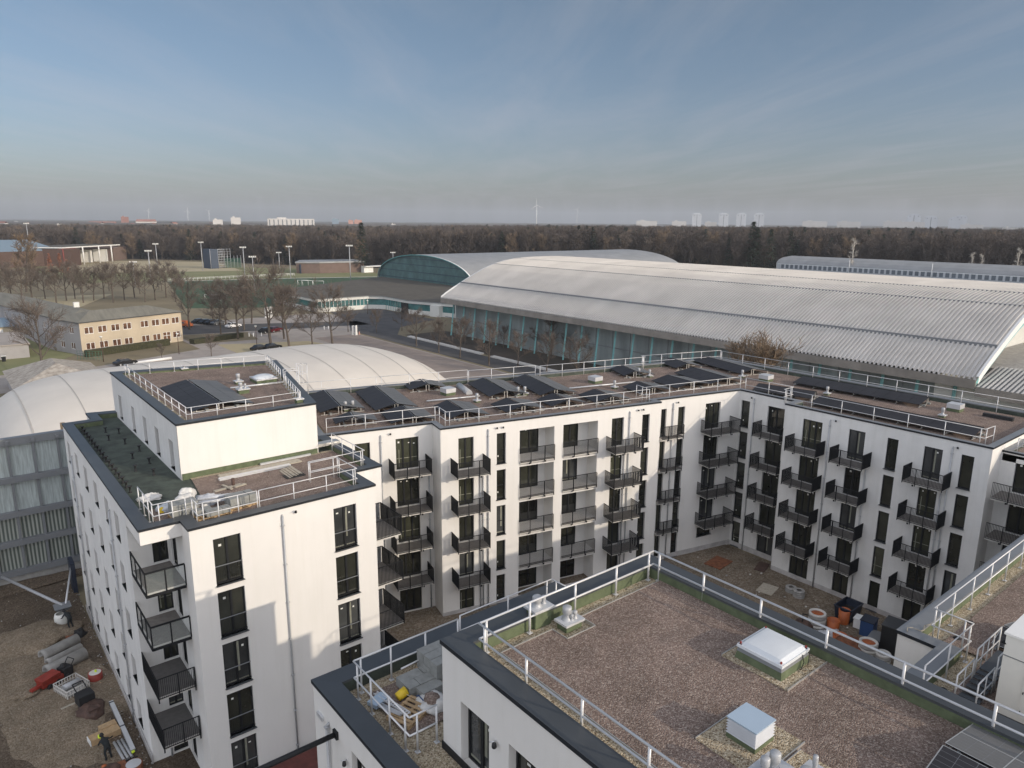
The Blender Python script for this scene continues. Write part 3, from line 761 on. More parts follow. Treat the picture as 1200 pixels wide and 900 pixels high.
p, q = at(216, 434, ZQ), at(222, 433, ZQ); s = MB(); vent_base(s, p[0], p[1], ZQ, .4, .4, .15, [(0, 0, .1, .2)]); s.build('roof_vent', left)
# ------------------------------------------------------------------ solar arrays: tent-shaped pairs of slopes
def solar(F, L, wl, wr, zr, zl, label, n=None, ridge=.0, kind='pv_grey', grid=False):
    """F: frame at the near end of the ridge, x along the ridge away; left slope width wl (y>0), right slope wr (y<0)"""
    root = thing('solar_array', tuple(F @ Vector((L / 2, 0, 0))), label, 'solar panels', 'solar arrays on the flat roofs')
    n = n or max(1, round(L / 1.05))
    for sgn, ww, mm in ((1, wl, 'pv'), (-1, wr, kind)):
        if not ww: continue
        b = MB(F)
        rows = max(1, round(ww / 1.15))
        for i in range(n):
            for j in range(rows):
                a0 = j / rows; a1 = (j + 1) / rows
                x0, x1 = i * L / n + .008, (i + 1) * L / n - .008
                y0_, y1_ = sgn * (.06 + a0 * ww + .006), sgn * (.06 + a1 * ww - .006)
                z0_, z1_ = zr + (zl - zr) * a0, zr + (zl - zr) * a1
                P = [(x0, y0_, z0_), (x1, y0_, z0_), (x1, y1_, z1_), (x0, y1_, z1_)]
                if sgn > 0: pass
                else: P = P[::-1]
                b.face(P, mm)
                for e0, e1 in ((0, 1), (1, 2), (2, 3), (3, 0)):
                    p, q = P[e0], P[e1]
                    b.face([p, q, (q[0], q[1], q[2] - .04), (p[0], p[1], p[2] - .04)], 'bars')
        if grid:
            for i in range(n * 3 + 1):
                x = L * i / (n * 3); q = .012 if i % 3 == 0 else .004
                b.face([(x - q, sgn * .06, zr + .003), (x + q, sgn * .06, zr + .003), (x + q, sgn * (.06 + ww), zl + .003), (x - q, sgn * (.06 + ww), zl + .003)], 'alu' if i % 3 == 0 else 'cap_grey')
            for j in range(rows * 6 + 1):
                a0 = j / (rows * 6); q = (.012 if j % 6 == 0 else .004); y_, z_ = sgn * (.06 + a0 * ww), zr + (zl - zr) * a0 + .003
                b.face([(0, y_ - q, z_), (L, y_ - q, z_), (L, y_ + q, z_), (0, y_ + q, z_)], 'alu' if j % 6 == 0 else 'cap_grey')
        b.build('panel_slope', root)
    f = MB(F)
    m_ = max(2, round(L / 1.9) + 1)
    for i in range(m_):
        x = .1 + (L - .2) * i / (m_ - 1)
        for sgn, ww in ((1, wl), (-1, wr)):
            if not ww: continue
            f.box((x - .03, sgn * .1, ZD0[0]), (x + .03, sgn * .16, zr - .06), 'alu')
            f.box((x - .03, sgn * (ww - .3), ZD0[0]), (x + .03, sgn * (ww - .24), zl - .0), 'alu')
            f.box((x - .035, sgn * .1, ZD0[0] + .01), (x + .035, sgn * ww, ZD0[0] + .06), 'alu')
            f.box((x - .2, sgn * (ww * .5 - .1), ZD0[0]), (x + .2, sgn * (ww * .5 + .1), ZD0[0] + .13), 'block')
    f.box((.05, -.03, zr - .10), (L - .05, .03, zr - .06), 'alu')
    for sgn, ww in ((1, wl), (-1, wr)):
        if ww: f.box((.05, sgn * .5 * ww - .03, ZD0[0] + .06), (L - .05, sgn * .5 * ww + .03, ZD0[0] + .1), 'alu')
    f.build('support_frame', root)
    return root
ZD0 = [ZD + .05]
ZRI = 15.18; ZLO = 14.78
SOL = [  # ridge far, ridge near, left outer near, right outer near (photo pixels), label
 ((380, 456.7), (398.7, 475.3), (374, 481), (424.7, 476), 'solar array half hidden by the penthouse corner, back row'),
 ((438.7, 451.6), (464.7, 472.7), (439.3, 479.6), (486, 473.7), 'large solar tent in the back row, second from the penthouse'),
 ((493.3, 443.7), (501.3, 450), (479.3, 455.3), (520, 450.7), 'short solar array by the rear guard rail, in front of the white air dome edge'),
 ((410.7, 482), (414.7, 488.7), (393, 495), (438, 487), 'small solar array nearest the penthouse, front row'),
 ((471.3, 474.7), (486, 487.3), (456.7, 493.3), (506.7, 487.3), 'solar array in the front row just left of the facade step'),
 ((566.7, 442.4), (593.3, 457.6), (570.7, 462.7), (611.3, 457.3), 'solar tent in the back row beside the leaning grey duct'),
 ((616, 438.4), (652, 456.3), (630.7, 461.6), (668.7, 456), 'longest solar tent in the back row, left of the open gravel'),
 ((524.7, 468.3), (546.7, 482.4), (526, 488), (570, 483.3), 'solar array in the front row right behind the rail corner of the facade step'),
 ((594.7, 465.6), (614, 475), (592, 482), (636, 476.3), 'solar array in the front row, in front of the twin roof vents'),
 ((648, 460.3), (666.7, 468.3), (645, 475), (689.3, 472.7), 'solar array in the front row, fourth from the penthouse side'),
 ((697.3, 455.3), (718, 464.3), (697, 471), (737.3, 466.4), 'solar array in the front row, in front of the cable tray and vent pot'),
 ((728, 427), (744.7, 435), (732, 440.3), (760.7, 435.7), 'solar array standing alone in the back row right of the open gravel'),
 ((746.7, 446.3), (766.7, 453.6), (748, 460), (790, 456.7), 'solar array in the front row above the second facade step'),
 ((782, 439), (812, 447.5), (784, 452), (829, 448.5), 'solar array in the middle row near the inner corner of the roof'),
 ((786.7, 419), (806.7, 426), (792, 431), (821, 428), 'short solar array in the farthest row at the rear rail'),
 ((811.3, 430), (854.7, 442.7), (826, 447.5), (868, 443.5), 'long solar array ending just before the inner corner rail'),
 ((824, 416.7), (882.7, 432), (866, 437.3), (895.3, 432.7), 'long solar array closest to the rear corner of the roof'),
]
for rf, rn, ln, rt, lab in SOL:
    a = Vector(at(*rn, ZRI)); b = Vector(at(*rf, ZRI)); l = Vector(at(*ln, ZLO)); r = Vector(at(*rt, ZLO))
    u = (b - a); L = u.length; u.normalize(); nn = Vector((-u.y, u.x))
    wl = min(2.4, max(.9, (l - a).dot(nn))); wr = min(2.4, max(.9, -(r - a).dot(nn)))
    solar(frame((a.x, a.y), (u.x, u.y)), L, wl, wr, ZRI, ZLO, lab)
# wing arrays, ridge along the wing
def solar_row(rf, rn, ln, lab, zr=15.15, zl=14.8):
    a = Vector(at(*rn, zr)); b = Vector(at(*rf, zr)); l = Vector(at(*ln, zl)); u = (b - a); L = u.length; u.normalize(); nn = Vector((-u.y, u.x))
    solar(frame((a.x, a.y), (u.x, u.y)), L, min(1.9, max(1.1, (l - a).dot(nn))), .3, zr, zl, lab)
solar_row((941.3, 440.4), (1089, 465.3), (1073, 475), 'very long dark solar row in the middle of the wing roof')
solar_row((962.7, 463.3), (1153, 500.7), (1138.7, 510.7), 'long solar row right behind the courtyard rail of the wing')
solar_row((889, 449), (957, 458.7), (945, 466), 'short solar row behind the rail at the recessed corner of the wing')
def solar_px(rf, rn, ln, rt, lab, zr, zl):
    a = Vector(at(*rn, zr)); b = Vector(at(*rf, zr)); l = Vector(at(*ln, zl)); r = Vector(at(*rt, zl))
    u = (b - a); L = u.length; u.normalize(); nn = Vector((-u.y, u.x))
    solar(frame((a.x, a.y), (u.x, u.y)), L, max(.9, (l - a).dot(nn)), max(.9, -(r - a).dot(nn)), zr, zl, lab)
ZD0[0] = ZP - .16
solar_px((219, 444.5), (259, 471), (219, 477.5), (293, 470), 'big solar tent on the penthouse roof of the corner block', 18.2, 17.84)
# ================================================================== foreground block with the big gravel roof
front = thing('apartment_block', (14, 6, GZ), 'nearest white block with wide brown gravel roof and a terrace full of building material', 'apartment building')
XL, XRt, YB = 10.0, 18.75, 15.45
UP = [(XL, -14), (XRt, -14), (XRt, YB), (XL, YB)]
w = MB(); Fp = frame((XL, YB), (0, -1)); w.F = Fp
ops = [(YB - 14.55, YB - 13.25, 14.52, 16.45, .28), (YB - 12.42, YB - 11.1, 14.52, 16.45, .28), (YB - 9.6, YB - 8.3, 14.52, 16.45, .28), (YB - 5.6, YB - 4.3, 14.52, 16.45, .28)]
wall(w, 0, 29.4, 14.3, ZP - .12, ops, 'plaster')
for a, b, c, d, e in ops: put_win(front, Fp, a, c, b - a, d - c, 'two', .28)
w.F = frame((XL, -14), (1, 0)); wall(w, 0, XRt - XL, 14.3, ZP - .12, [], 'plaster')
w.F = frame((XRt, -14), (0, 1)); wall(w, 0, 29.45, GZ - .2, ZP - .12, [], 'plaster')
w.F = frame((XRt, YB), (-1, 0)); wall(w, 0, XRt - XL, 14.3, ZP - .12, [], 'plaster')
w.F = Matrix(); w.box((XL - .04, -14, 14.3), (XL - .005, YB + .04, 14.62), 'black')
w.build('penthouse_wall', front)
lamp(front, Fp, YB - 12.93, 16.2)
I = parapet(UP, ZP, ZP - .42, .62, 'cap', 'moss', front)
ZU = ZP - .42
g = MB(); g.sheet(I, ZU - .02, 'pebble'); g.build('pebble_strip', front)
g = MB()
NX, NY = 46, 182; i0 = len(g.v); gv = []
for j in range(NY + 1):
    for i in range(NX + 1):
        x, y = 11.25 + 6.87 * i / NX, -13 + 27.35 * j / NY; e = min(1, min(i, NX - i, NY - j) / 2)
        gv.append((x, y, ZU + .055 + e * (.030 * noise.noise(Vector((x * 1.1, y * 1.1, 2))) + .020 * noise.noise(Vector((x * 3.1, y * 3.1, 6))))))
i0 = g.pts(gv); mm = g.m('sub')
for j in range(NY):
    for i in range(NX):
        xc, yc = 11.25 + 6.87 * (i + .5) / NX, -13 + 27.35 * (j + .5) / NY
        if 13.2 < xc < 14.35 and yc > 13.7: continue
        k = i0 + j * (NX + 1) + i; g.f.append((k, k + 1, k + NX + 2, k + NX + 1)); g.mi.append(mm); g.sm.append(True)
for a, b in (((11.25, 14.35), (13.2, 14.35)), ((13.2, 14.35), (13.2, 13.7)), ((13.2, 13.7), (14.35, 13.7)), ((14.35, 13.7), (14.35, 14.35)), ((14.35, 14.35), (18.05, 14.35)), ((11.25, 14.35), (11.25, -13))):
    g.F = frame(a, (b[0] - a[0], b[1] - a[1])); g.box((0, -.012, ZU - .02), (math.hypot(b[0] - a[0], b[1] - a[1]), .012, ZU + .085), 'alu')
g.build('roof_substrate', front)
roof_rail(front, [(10.75, -12), (10.75, 14.7), (18.15, 14.7), (18.35, -12)], ZU, 1.0, 2.0, r=.033)
# skylight
def pebble_bed(b, x0, y0, x1, y1, edges):
    b.box((x0, y0, ZU - .01), (x1, y1, ZU + .085), 'pebble')
    for e in edges:
        if e == 'w': b.box((x0 - .02, y0, ZU), (x0, y1, ZU + .115), 'alu')
        if e == 'e': b.box((x1, y0, ZU), (x1 + .02, y1, ZU + .10), 'alu')
        if e == 's': b.box((x0, y0 - .02, ZU), (x1, y0, ZU + .115), 'alu')
        if e == 'n': b.box((x0, y1, ZU), (x1, y1 + .02, ZU + .115), 'alu')
for q_ in ((16.05, 8.4, 18.05, 10.4, 'ns'), (12.7, 7.1, 14.6, 8.75, 'ns'), (12.1, 5.6, 14.3, 7.0, 'n')): s = MB(); pebble_bed(s, *q_); s.build('pebble_strip', front)
sk = MB(); x, y = 16.98, 9.42
h = .42
def frustum(b, x, y, z0, z1, a0, a1, m, b0=None, b1=None):
    b0 = b0 or a0; b1 = b1 or a1
    P = [(x - a0, y - b0, z0), (x + a0, y - b0, z0), (x + a0, y + b0, z0), (x - a0, y + b0, z0), (x - a1, y - b1, z1), (x + a1, y - b1, z1), (x + a1, y + b1, z1), (x - a1, y + b1, z1)]
    for q in ((0, 1, 5, 4), (1, 2, 6, 5), (2, 3, 7, 6), (3, 0, 4, 7), (4, 5, 6, 7)): b.face([P[k] for k in q], m)
frustum(sk, x, y, ZU, ZU + .32, .74, .67, 'moss'); frustum(sk, x, y, ZU + .30, ZU + .44, .69, .65, 'cap_grey')
frustum(sk, x, y, ZU + .42, ZU + .50, .70, .69, 'acrylic')
sk.build('skylight_curb', front)
dm = MB(); n = 12
for i in range(n):
    for j in range(n):
        def q(i, j):
            u, v = (i / n) * 2 - 1, (j / n) * 2 - 1
            e = min(1, (1 - abs(u)) * 5) * min(1, (1 - abs(v)) * 5)
            return (x + u * .66, y + v * .66, ZU + .50 + .08 * (e ** .6) + .05 * max(0, (1 - u * u)) * max(0, (1 - v * v)))
        dm.face([q(i, j), q(i + 1, j), q(i + 1, j + 1), q(i, j + 1)], 'acrylic', True)
for sx in (-.62, .62):
    for sy in (-.62, .62): dm.box((x + sx - .02, y + sy - .02, ZU + .51), (x + sx + .02, y + sy + .02, ZU + .57), 'red')
me = dm.build('skylight_dome', front)
cb = MB(); cb.tube([(x + .66, y - .70, ZU + .46), (x + .60, y - .75, ZU + .3), (x + .5, y - .78, ZU + .05)], .012, 'black', 5); cb.tube([(x + .3, y - .70, ZU + .46), (x + .32, y - .76, ZU + .25), (x + .1, y - .78, ZU + .02)], .012, 'black', 5); cb.build('cable', front)
# louvred vent
lv = MB(); x, y = 13.72, 7.98
frustum(lv, x, y, ZU, ZU + .22, .40, .38, 'moss')
for k in range(5):
    z = ZU + .22 + k * .075
    frustum(lv, x, y, z, z + .04, .40, .35, 'sheet'); lv.box((x - .31, y - .31, z + .03), (x + .31, y + .31, z + .078), 'cap')
lv.box((x - .40, y - .40, ZU + .595), (x + .40, y + .40, ZU + .63), 'blue_sheet')
lv.build('louvred_vent', front)
s = MB(); vent_base(s, 12.85, 6.95, ZU, .85, .5, .3, [(-.15, .02, .10, .38), (.12, -.05, .12, .42)]); s.build('roof_vent', front)
s = MB(); vent_base(s, 13.35, 6.25, ZU, .85, .5, .3, [(-.18, .02, .15, .30), (.2, .05, .06, .42)]); s.build('roof_vent', front)
s = MB(); vent_base(s, 13.15, 14.92, ZU, .62, .42, .55, [(-.08, 0, .14, .34), (.2, .02, .07, .24)]); s.build('roof_vent', front)
s = MB(); vent_base(s, 13.75, 14.2, ZU, .62, .42, .22, [(-.08, .03, .14, .42), (.16, -.06, .07, .24), (-.02, -.12, .05, .2)]); s.build('roof_vent', front)
ZD0[0] = ZU + .05
solar(frame((16.35, -.6), (0, 1)), 5.4, 1.9, 1.9, ZU + .62, ZU + .24, 'solar tent at the bottom right corner on the nearest gravel roof', grid=True)
# lower storeys and terrace
LOp = [(8.08, -14), (XRt, -14), (XRt, 20.2), (8.08, 20.2)]
w = MB(); F8 = frame((8.08, 20.2), (0, -1)); w.F = F8
ops = []
for a in (2.65, 6.2, 9.8, 13.5): ops += [(a, a + 1.2, max(-.1, t - 2.4), t + .0, .2) for t in WT]
wall(w, 0, 34.2, GZ - .2, ZR - .12, ops, 'plaster')
for a, b, c, d, e in ops: put_win(front, F8, a, c, b - a, d - c, 'french', .2)
w.F = frame((8.08, -14), (1, 0)); wall(w, 0, XRt - 8.08, GZ - .2, ZR - .12, [], 'plaster')
Fx = frame((XRt, YB), (0, 1)); w.F = Fx; wall(w, 0, 20.2 - YB, GZ - .2, ZR - .12, [], 'plaster')
w.F = frame((XRt, 20.2), (-1, 0)); wall(w, 0, XRt - 8.08, GZ - .2, ZR - .12, [], 'plaster')
w.F = Matrix(); w.build('wall', front)
I = parapet(LOp, ZR, 14.38, .68, 'cap', 'moss_dark', front)
g = MB(); g.sheet([(8.76, -13.3), (XRt - .68, -13.3), (XRt - .68, 19.52), (8.76, 19.52)], 14.38, 'pebble'); g.build('pebble_strip', front)
g = MB(); g.sheet([(9.35, 16.4), (18.0, 16.4), (18.0, 18.95), (9.35, 18.95)], 14.45, 'sub')
g.sheet([(8.95, 14.2), (9.35, 14.2), (9.35, 14.7), (8.95, 14.7)], 14.41, 'cap_grey'); g.build('roof_substrate', front)
roof_rail(front, [(9.96, 15.75), (9.05, 15.75), (9.05, 19.2), (13.1, 19.2)], 14.4, 1.25, 1.3, r=.03)
roof_rail(front, [(13.3, 19.35), (17.7, 19.35), (17.75, 18.4)], 14.4, 1.25, 1.8)
down_pipe(front, F8, 1.12, GZ, 13.95); lamp(front, F8, 2.3, 13.35)
s = MB(F8); s.box((.33, -.08, 13.78), (.75, 0, 13.92), 'sheet'); s.build('overflow_spout', front)
# long dark duct beam sticking out from the facade
bar = MB(); bar.cyl((5.35, 18.55, 13.86), (8.12, 18.55, 13.86), .085, 'frame', 10); bar.box((8.0, 18.42, 13.73), (8.09, 18.68, 13.99), 'frame'); bar.cyl((5.3, 18.55, 13.86), (5.45, 18.55, 13.86), .10, 'frame', 10)
bar.build('projecting_beam', front)
c = MB(); c.tube([(11.6, 19.0, 14.8), (11.5, 18.95, 14.9), (10.6, 18.9, 14.88)], .03, 'rail', 6); c.tube([(11.6, 19.0, 14.8), (11.62, 19.0, 14.45)], .03, 'rail', 6); c.build('loose_rail', front)

# ------------------------------------------------------------------ loose material on the roofs
def pallet(b, x, y, z, rz=0., w=1.2, d=.8):
    G = b.F; b.F = G @ Matrix.Translation((x, y, z)) @ Matrix.Rotation(rz, 4, 'Z')
    for k in range(7): b.box((-w / 2 + k * w / 6 - .05 if 0 < k < 6 else (-w / 2 if k == 0 else w / 2 - .1), -d / 2, .115), (-w / 2 + k * w / 6 + .05 if 0 < k < 6 else (-w / 2 + .1 if k == 0 else w / 2), d / 2, .14), 'wood')
    for yy in (-d / 2, -.05, d / 2 - .1):
        b.box((-w / 2, yy, .09), (w / 2, yy + .1, .114), 'wood'); b.box((-w / 2, yy, 0), (w / 2, yy + .1, .02), 'wood')
        for xx in (-w / 2, -.07, w / 2 - .14): b.box((xx, yy, .02), (xx + .14, yy + .1, .09), 'wood')
    b.F = G
def blob(b, c, r, m, seed=0, n=14, k=7, amp=.3, smooth=True):
    P = []
    for j in range(k + 1):
        ph = math.pi / 2 * j / k
        for i in range(n):
            t = 2 * math.pi * i / n
            v = Vector((math.cos(t) * math.cos(ph), math.sin(t) * math.cos(ph), math.sin(ph)))
            q = 1 + amp * noise.noise(v * 1.8 + Vector((seed, seed * .7, 0))) + amp * .5 * noise.noise(v * 5 + Vector((seed, 0, 0)))
            P.append((c[0] + v.x * r[0] * q, c[1] + v.y * r[1] * q, c[2] + v.z * r[2] * q))
    i0 = b.pts(P); mm = b.m(m)
    for j in range(k):
        for i in range(n):
            i2 = (i + 1) % n
            b.f.append((i0 + j * n + i, i0 + j * n + i2, i0 + (j + 1) * n + i2, i0 + (j + 1) * n + i)); b.mi.append(mm); b.sm.append(smooth)
def stack(name, loc, rz, nx, ny, nz, size, label, m='block', group=None, on_pallet=True, miss=0):
    root = thing(name, loc, label, 'block stack', group, rz)
    Wm = wm(root)
    if on_pallet: p = MB(Wm); pallet(p, 0, 0, 0, 0, nx * size[0] + .1, ny * size[1] + .05); p.build('pallet', root)
    b = MB(Wm); z0 = .145 if on_pallet else 0; k = 0
    for iz in range(nz):
        for iy in range(ny):
            for ix in range(nx):
                k += 1
                if iz == nz - 1 and k % 7 < miss: continue
                dx = RND.uniform(-.012, .012); dy = RND.uniform(-.012, .012)
                x = (ix - nx / 2) * size[0] + dx; y = (iy - ny / 2) * size[1] + dy; z = z0 + iz * size[2]
                b.box((x + .006, y + .006, z), (x + size[0] - .006, y + size[1] - .006, z + size[2] - .006), m)
    b.build('block_layers', root); return root
T0 = 14.46
stack('block_stack', (12.3, 18.45, T0), .02, 4, 3, 2, (.5, .4, .33), 'high pallet of grey blocks against the white wall on the near terrace')
stack('block_stack', (10.95, 18.35, T0), .02, 3, 2, 2, (.42, .42, .16), 'low stack of grey slabs in the middle of the near terrace', on_pallet=False)
stack('block_stack', (11.0, 17.75, T0), .06, 2, 1, 2, (.42, .5, .14), 'two piles of grey slabs in front of the low stack on the near terrace', on_pallet=False)
t = thing('bucket', (10.12, 18.05, T0), 'yellow bucket lying beside the grey slabs on the near terrace', 'bucket')
b = MB(Matrix.Translation((10.12, 18.05, T0 + .17)) @ Matrix.Rotation(1.3, 4, 'Y') @ Matrix.Translation((0, 0, -.17))); b.lathe([(.001, 0), (.14, 0), (.17, .34), (.155, .34), (.13, .03), (.001, .03)], (0, 0, 0), 'yellow', 16); b.build('bucket_body', t)
b = MB(); b.tube([(10.2, 17.9, T0 + .2), (10.34, 17.82, T0 + .12), (10.4, 17.98, T0 + .05)], .008, 'sheet', 5); b.build('handle', t)
t = thing('pallet', (9.95, 17.25, T0), 'empty wooden pallet lying in the gravel near the white wall of the near terrace', 'pallet', rz=.35)
b = MB(wm(t)); pallet(b, 0, 0, 0, 0, 1.2, .9); b.build('deck', t)
t = thing('steel_profile', (9.9, 17.9, T0), 'silver perforated cable tray leaning over the wooden pallet', 'metal profile')
b = MB(); p, q = Vector((9.55, 18.75, T0 + .05)), Vector((9.75, 17.0, T0 + .22))
F = Matrix.Translation(p) @ (q - p).to_track_quat('X', 'Z').to_matrix().to_4x4(); b.F = F; L = (q - p).length
for yy in (-.07, .07): b.box((0, yy - .01, 0), (L, yy + .01, .06), 'rail')
k = 0
while k < L - .05: b.box((k, -.06, .0), (k + .06, .06, .012), 'rail'); k += .12
b.build('tray', t)
for i, (x0, y0, x1, y1) in enumerate(((9.2, 18.0, 9.6, 17.1), (9.35, 18.1, 9.45, 17.2), (9.1, 17.8, 9.8, 17.3))):
    pass
t = tag((lambda b: b.build('pipe_bundle'))((lambda b: ([b.cyl((9.25 + i * .07, 18.15 - i * .05, T0 + .10 + .03 * i), (9.55 + i * .05, 17.15, T0 + .2), .028, 'zinc', 8) for i in range(3)], b)[1])(MB())), 'bundle of thin grey pipes lying across the wooden pallet', 'pipes')
b = MB(); b.F = Matrix.Translation((9.45, 18.35, T0)) @ Matrix.Rotation(.3, 4, 'Z')
for k in range(4): b.box((-.3, -.2, k * .035), (.3, .2, k * .035 + .03), 'blue_sheet')
tag(b.build('sheet_stack'), 'stack of bluish metal sheets beside the cable tray on the near terrace', 'metal sheets')
t = thing('bulk_bag', (10.75, 17.2, T0), 'open white bulk bag of brown gravel slumped against the white wall', 'bulk bag')
b = MB(); blob(b, (10.75, 17.2, T0), (.52, .5, .34), 'plastic', 3, 22, 9, .35); 
b.build('bag', t)
b = MB(); blob(b, (10.72, 17.18, T0 + .22), (.28, .30, .18), 'sub', 9, 14, 6, .2); b.build('gravel_fill', t)
b = MB(); b.tube([(10.45, 17.75, T0 + .1), (10.42, 17.5, T0 + .3), (10.4, 17.2, T0 + .3)], .02, 'blue', 5); b.build('strap', t)

# material on the corner block roof
D0 = ZD + .08
stack('block_stack', (8.75, 37.6, D0), .05, 3, 2, 3, (.42, .4, .22), 'tall pallet of grey blocks behind the rail corner of the corner block, under white sacks')
stack('block_stack', (9.9, 36.75, D0), .05, 4, 2, 1, (.4, .42, .3), 'low grey block pallet with missing pieces, next to the notch of the corner block', miss=2)
stack('block_stack', (11.3, 37.2, D0), .08, 2, 2, 2, (.5, .45, .26), 'grey block pallet right of the others on the corner block roof')
stack('block_stack', (12.05, 37.35, D0), .08, 1, 2, 2, (.4, .45, .24), 'single column of grey blocks at the right end of the row of pallets')
def sack(x, y, z, r, label, seed, m='plastic'):
    b = MB(Matrix.Translation((x, y, z))); blob(b, (0, 0, 0), r, m, seed, 20, 8, .45)
    o = b.build('sack'); return tag(o, label, 'sack', kind=None)
sack(9.0, 38.3, D0 + .5, (.5, .42, .42), 'big bulging white sack on the block pallets of the corner block roof', 2)
sack(9.25, 38.75, D0 + .6, (.42, .40, .42), 'rounded beige-white sack behind the pallet sacks', 5)
sack(10.15, 38.75, D0, (.7, .5, .5), 'heap of white plastic sheeting right of the sacks', 8, 'foil')
sack(8.0, 41.3, D0 - .05, (.6, .45, .28), 'white sack lying alone on the dark green roof membrane', 12)
sack(8.45, 39.05, D0, (.6, .45, .42), 'grey transparent foil bundle left of the white sacks', 15, 'foil')
b = MB(); blob(b, (8.0, 38.85, D0), (.2, .16, .28), 'yellow', 4, 12, 5, .2); tag(b.build('canister'), 'small yellow canister left of the sacks by the roof rail', 'canister')
for i, (a, c, r, l) in enumerate((((9.6, 38.2, D0 + .5), (11.4, 37.9, D0 + .45), .11, 'grey foil roll lying over the pallets, the upper one'), ((9.3, 37.9, D0 + .45), (11.1, 37.45, D0 + .42), .09, 'grey foil roll lying over the pallets, the lower one'))):
    b = MB(); b.cyl(a, c, r, 'foil', 12); b.cyl((c[0] - .02, c[1], c[2]), (c[0] + .12, c[1] - .02, c[2]), r * .55, 'wood_grey', 10); tag(b.build('foil_roll'), l, 'roll')
b = MB()
for i in range(7): b.box((15.2 + i * .14, 39.7 + .05 * i, D0 + .03 * (i % 3)), (15.3 + i * .14, 41.3 + .07 * i, D0 + .035 + .03 * (i % 3)), 'wood_grey')
b.box((15.0, 39.6, D0), (16.2, 40.4, D0 + .015), 'black')
tag(b.build('plank_pile'), 'pile of weathered planks on the red gravel before the penthouse wall', 'planks')
b = MB(); b.box((11.8, 41.7, D0), (16.1, 42.0, D0 + .12), 'sheet'); tag(b.build('metal_channel'), 'long pale metal channel lying before the penthouse wall', 'metal channel')
b = MB(); b.box((12.0, 42.1, D0 - .01), (17.0, 42.75, D0 + .05), 'wood_grey'); tag(b.build('board_strip'), 'pale board walkway along the foot of the penthouse wall', 'boards')
b = MB(); b.F = Matrix.Translation((11.9, 40.3, D0)) @ Matrix.Rotation(.2, 4, 'Z')
b.box((-.9, -.1, 0), (.7, .12, .05), 'wood_grey'); b.box((-.2, -.5, .05), (-.05, .5, .1), 'wood_grey'); b.box((.2, -.3, .0), (.9, -.1, .06), 'wood_grey'); b.lathe([(.09, 0), (.09, .45), (0, .45)], (.3, .1, 0), 'brown', 10)
tag(b.build('board_pile'), 'scattered pale boards round a short pipe stub on the red gravel', 'boards')
# pedestals on the membrane
k = 0
for i in range(14):
    y = 57.8 - i * 1.2; x = 7.35
    k += 1
PED = [(7.35, 58.3 - i * .95) for i in range(17)] + [(8.6, 57.0), (9.3, 56.2), (8.4, 54.8), (9.1, 53.2), (8.8, 49.5), (9.4, 47.8), (9.1, 45.4), (8.4, 46.8), (9.5, 50.9)]
b = MB(); b.lathe([(.10, 0), (.10, .03), (.05, .05), (.05, .33), (.13, .36), (.13, .40), (0, .40)], (0, 0, 0), 'black', 8)
PM = b.mesh('pedestal')
for i, (x, y) in enumerate(PED):
    o = bpy.data.objects.new('pedestal', PM); COL.objects.link(o); o.location = (x, y, ZD)
    o['label'] = 'small black stilt standing on the dark green membrane strip beside the penthouse'; o['category'] = 'pedestal'; o['group'] = 'black stilts on the unfinished roof strip'

# ================================================================== near block at the right edge
right = thing('apartment_block', (35, 3, GZ), 'white block at the right edge carrying a solar panel and a white plant cabinet', 'apartment building')
RP = [(22.3, -12), (60, -12), (60, 9.72), (26.2, 9.72), (26.2, 8.35), (22.3, 8.35)]
w = MB(); 
n = len(RP)
for i in range(n):
    a, b = RP[i], RP[(i + 1) % n]
    w.F = frame(a, (b[0] - a[0], b[1] - a[1])); L = math.hypot(b[0] - a[0], b[1] - a[1])
    wall(w, 0, L, GZ - .2, ZR - .12, [], 'plaster')
w.F = Matrix(); w.build('wall', right)
I = parapet(RP, ZR, 14.4, .55, 'cap_grey', 'moss', right)
g = MB(); g.sheet(I, 14.4, 'pebble'); g.build('pebble_strip', right)
g = MB(); g.sheet(inset(RP, 1.15), 14.48, 'sub'); g.build('roof_substrate', right)
roof_rail(right, [(23.0, 7.6), (26.95, 7.6), (26.95, 8.9), (50, 8.9)], 14.42, 1.4, 1.9)
ZD0[0] = 14.5
solar(frame((29.2, 3.2), (0, 1)), 4.1, 1.0, 1.2, 15.05, 14.75, 'tilted solar panel pair beside the white cabinet on the right block', grid=True)
cab = thing('plant_cabinet', (25.5, 4.2, 14.5), 'off-white plant cabinet with door cut off by the right picture edge', 'cabinet')
b = MB(); b.box((24.25, 1.6, 14.6), (27.0, 5.95, 17.25), 'panel'); b.box((24.2, 1.55, 17.25), (27.05, 6.0, 17.32), 'white'); b.box((24.3, 1.7, 14.45), (26.9, 5.9, 14.6), 'cap')
b.box((24.235, 1.6, 16.55), (24.25, 5.95, 16.58), 'cap_grey')
b.build('housing', cab)
for y0 in (3.2, 4.3):
    d = MB(); d.box((24.215, y0, 14.75), (24.24, y0 + 1.02, 16.5), 'panel'); 
    for zz in (14.95, 15.6, 16.3): d.cyl((24.20, y0 + .98, zz - .04), (24.20, y0 + .98, zz + .04), .015, 'bars', 6)
    o = d.build('door', cab)
    h = MB(); h.box((24.18, y0 + .12, 15.65), (24.21, y0 + .16, 15.85), 'bars'); h.build('handle', o)
b = MB(); b.lathe([(.05, 0), (.09, .02), (.05, .09), (0, .1)], (24.3, 5.98, 16.9), 'bars', 10); b.build('cable_gland', cab)
st = thing('steel_stair', (25.4, 6.9, 14.5), 'galvanised step-over stair with handrails beside the white plant cabinet', 'stair')
b = MB()
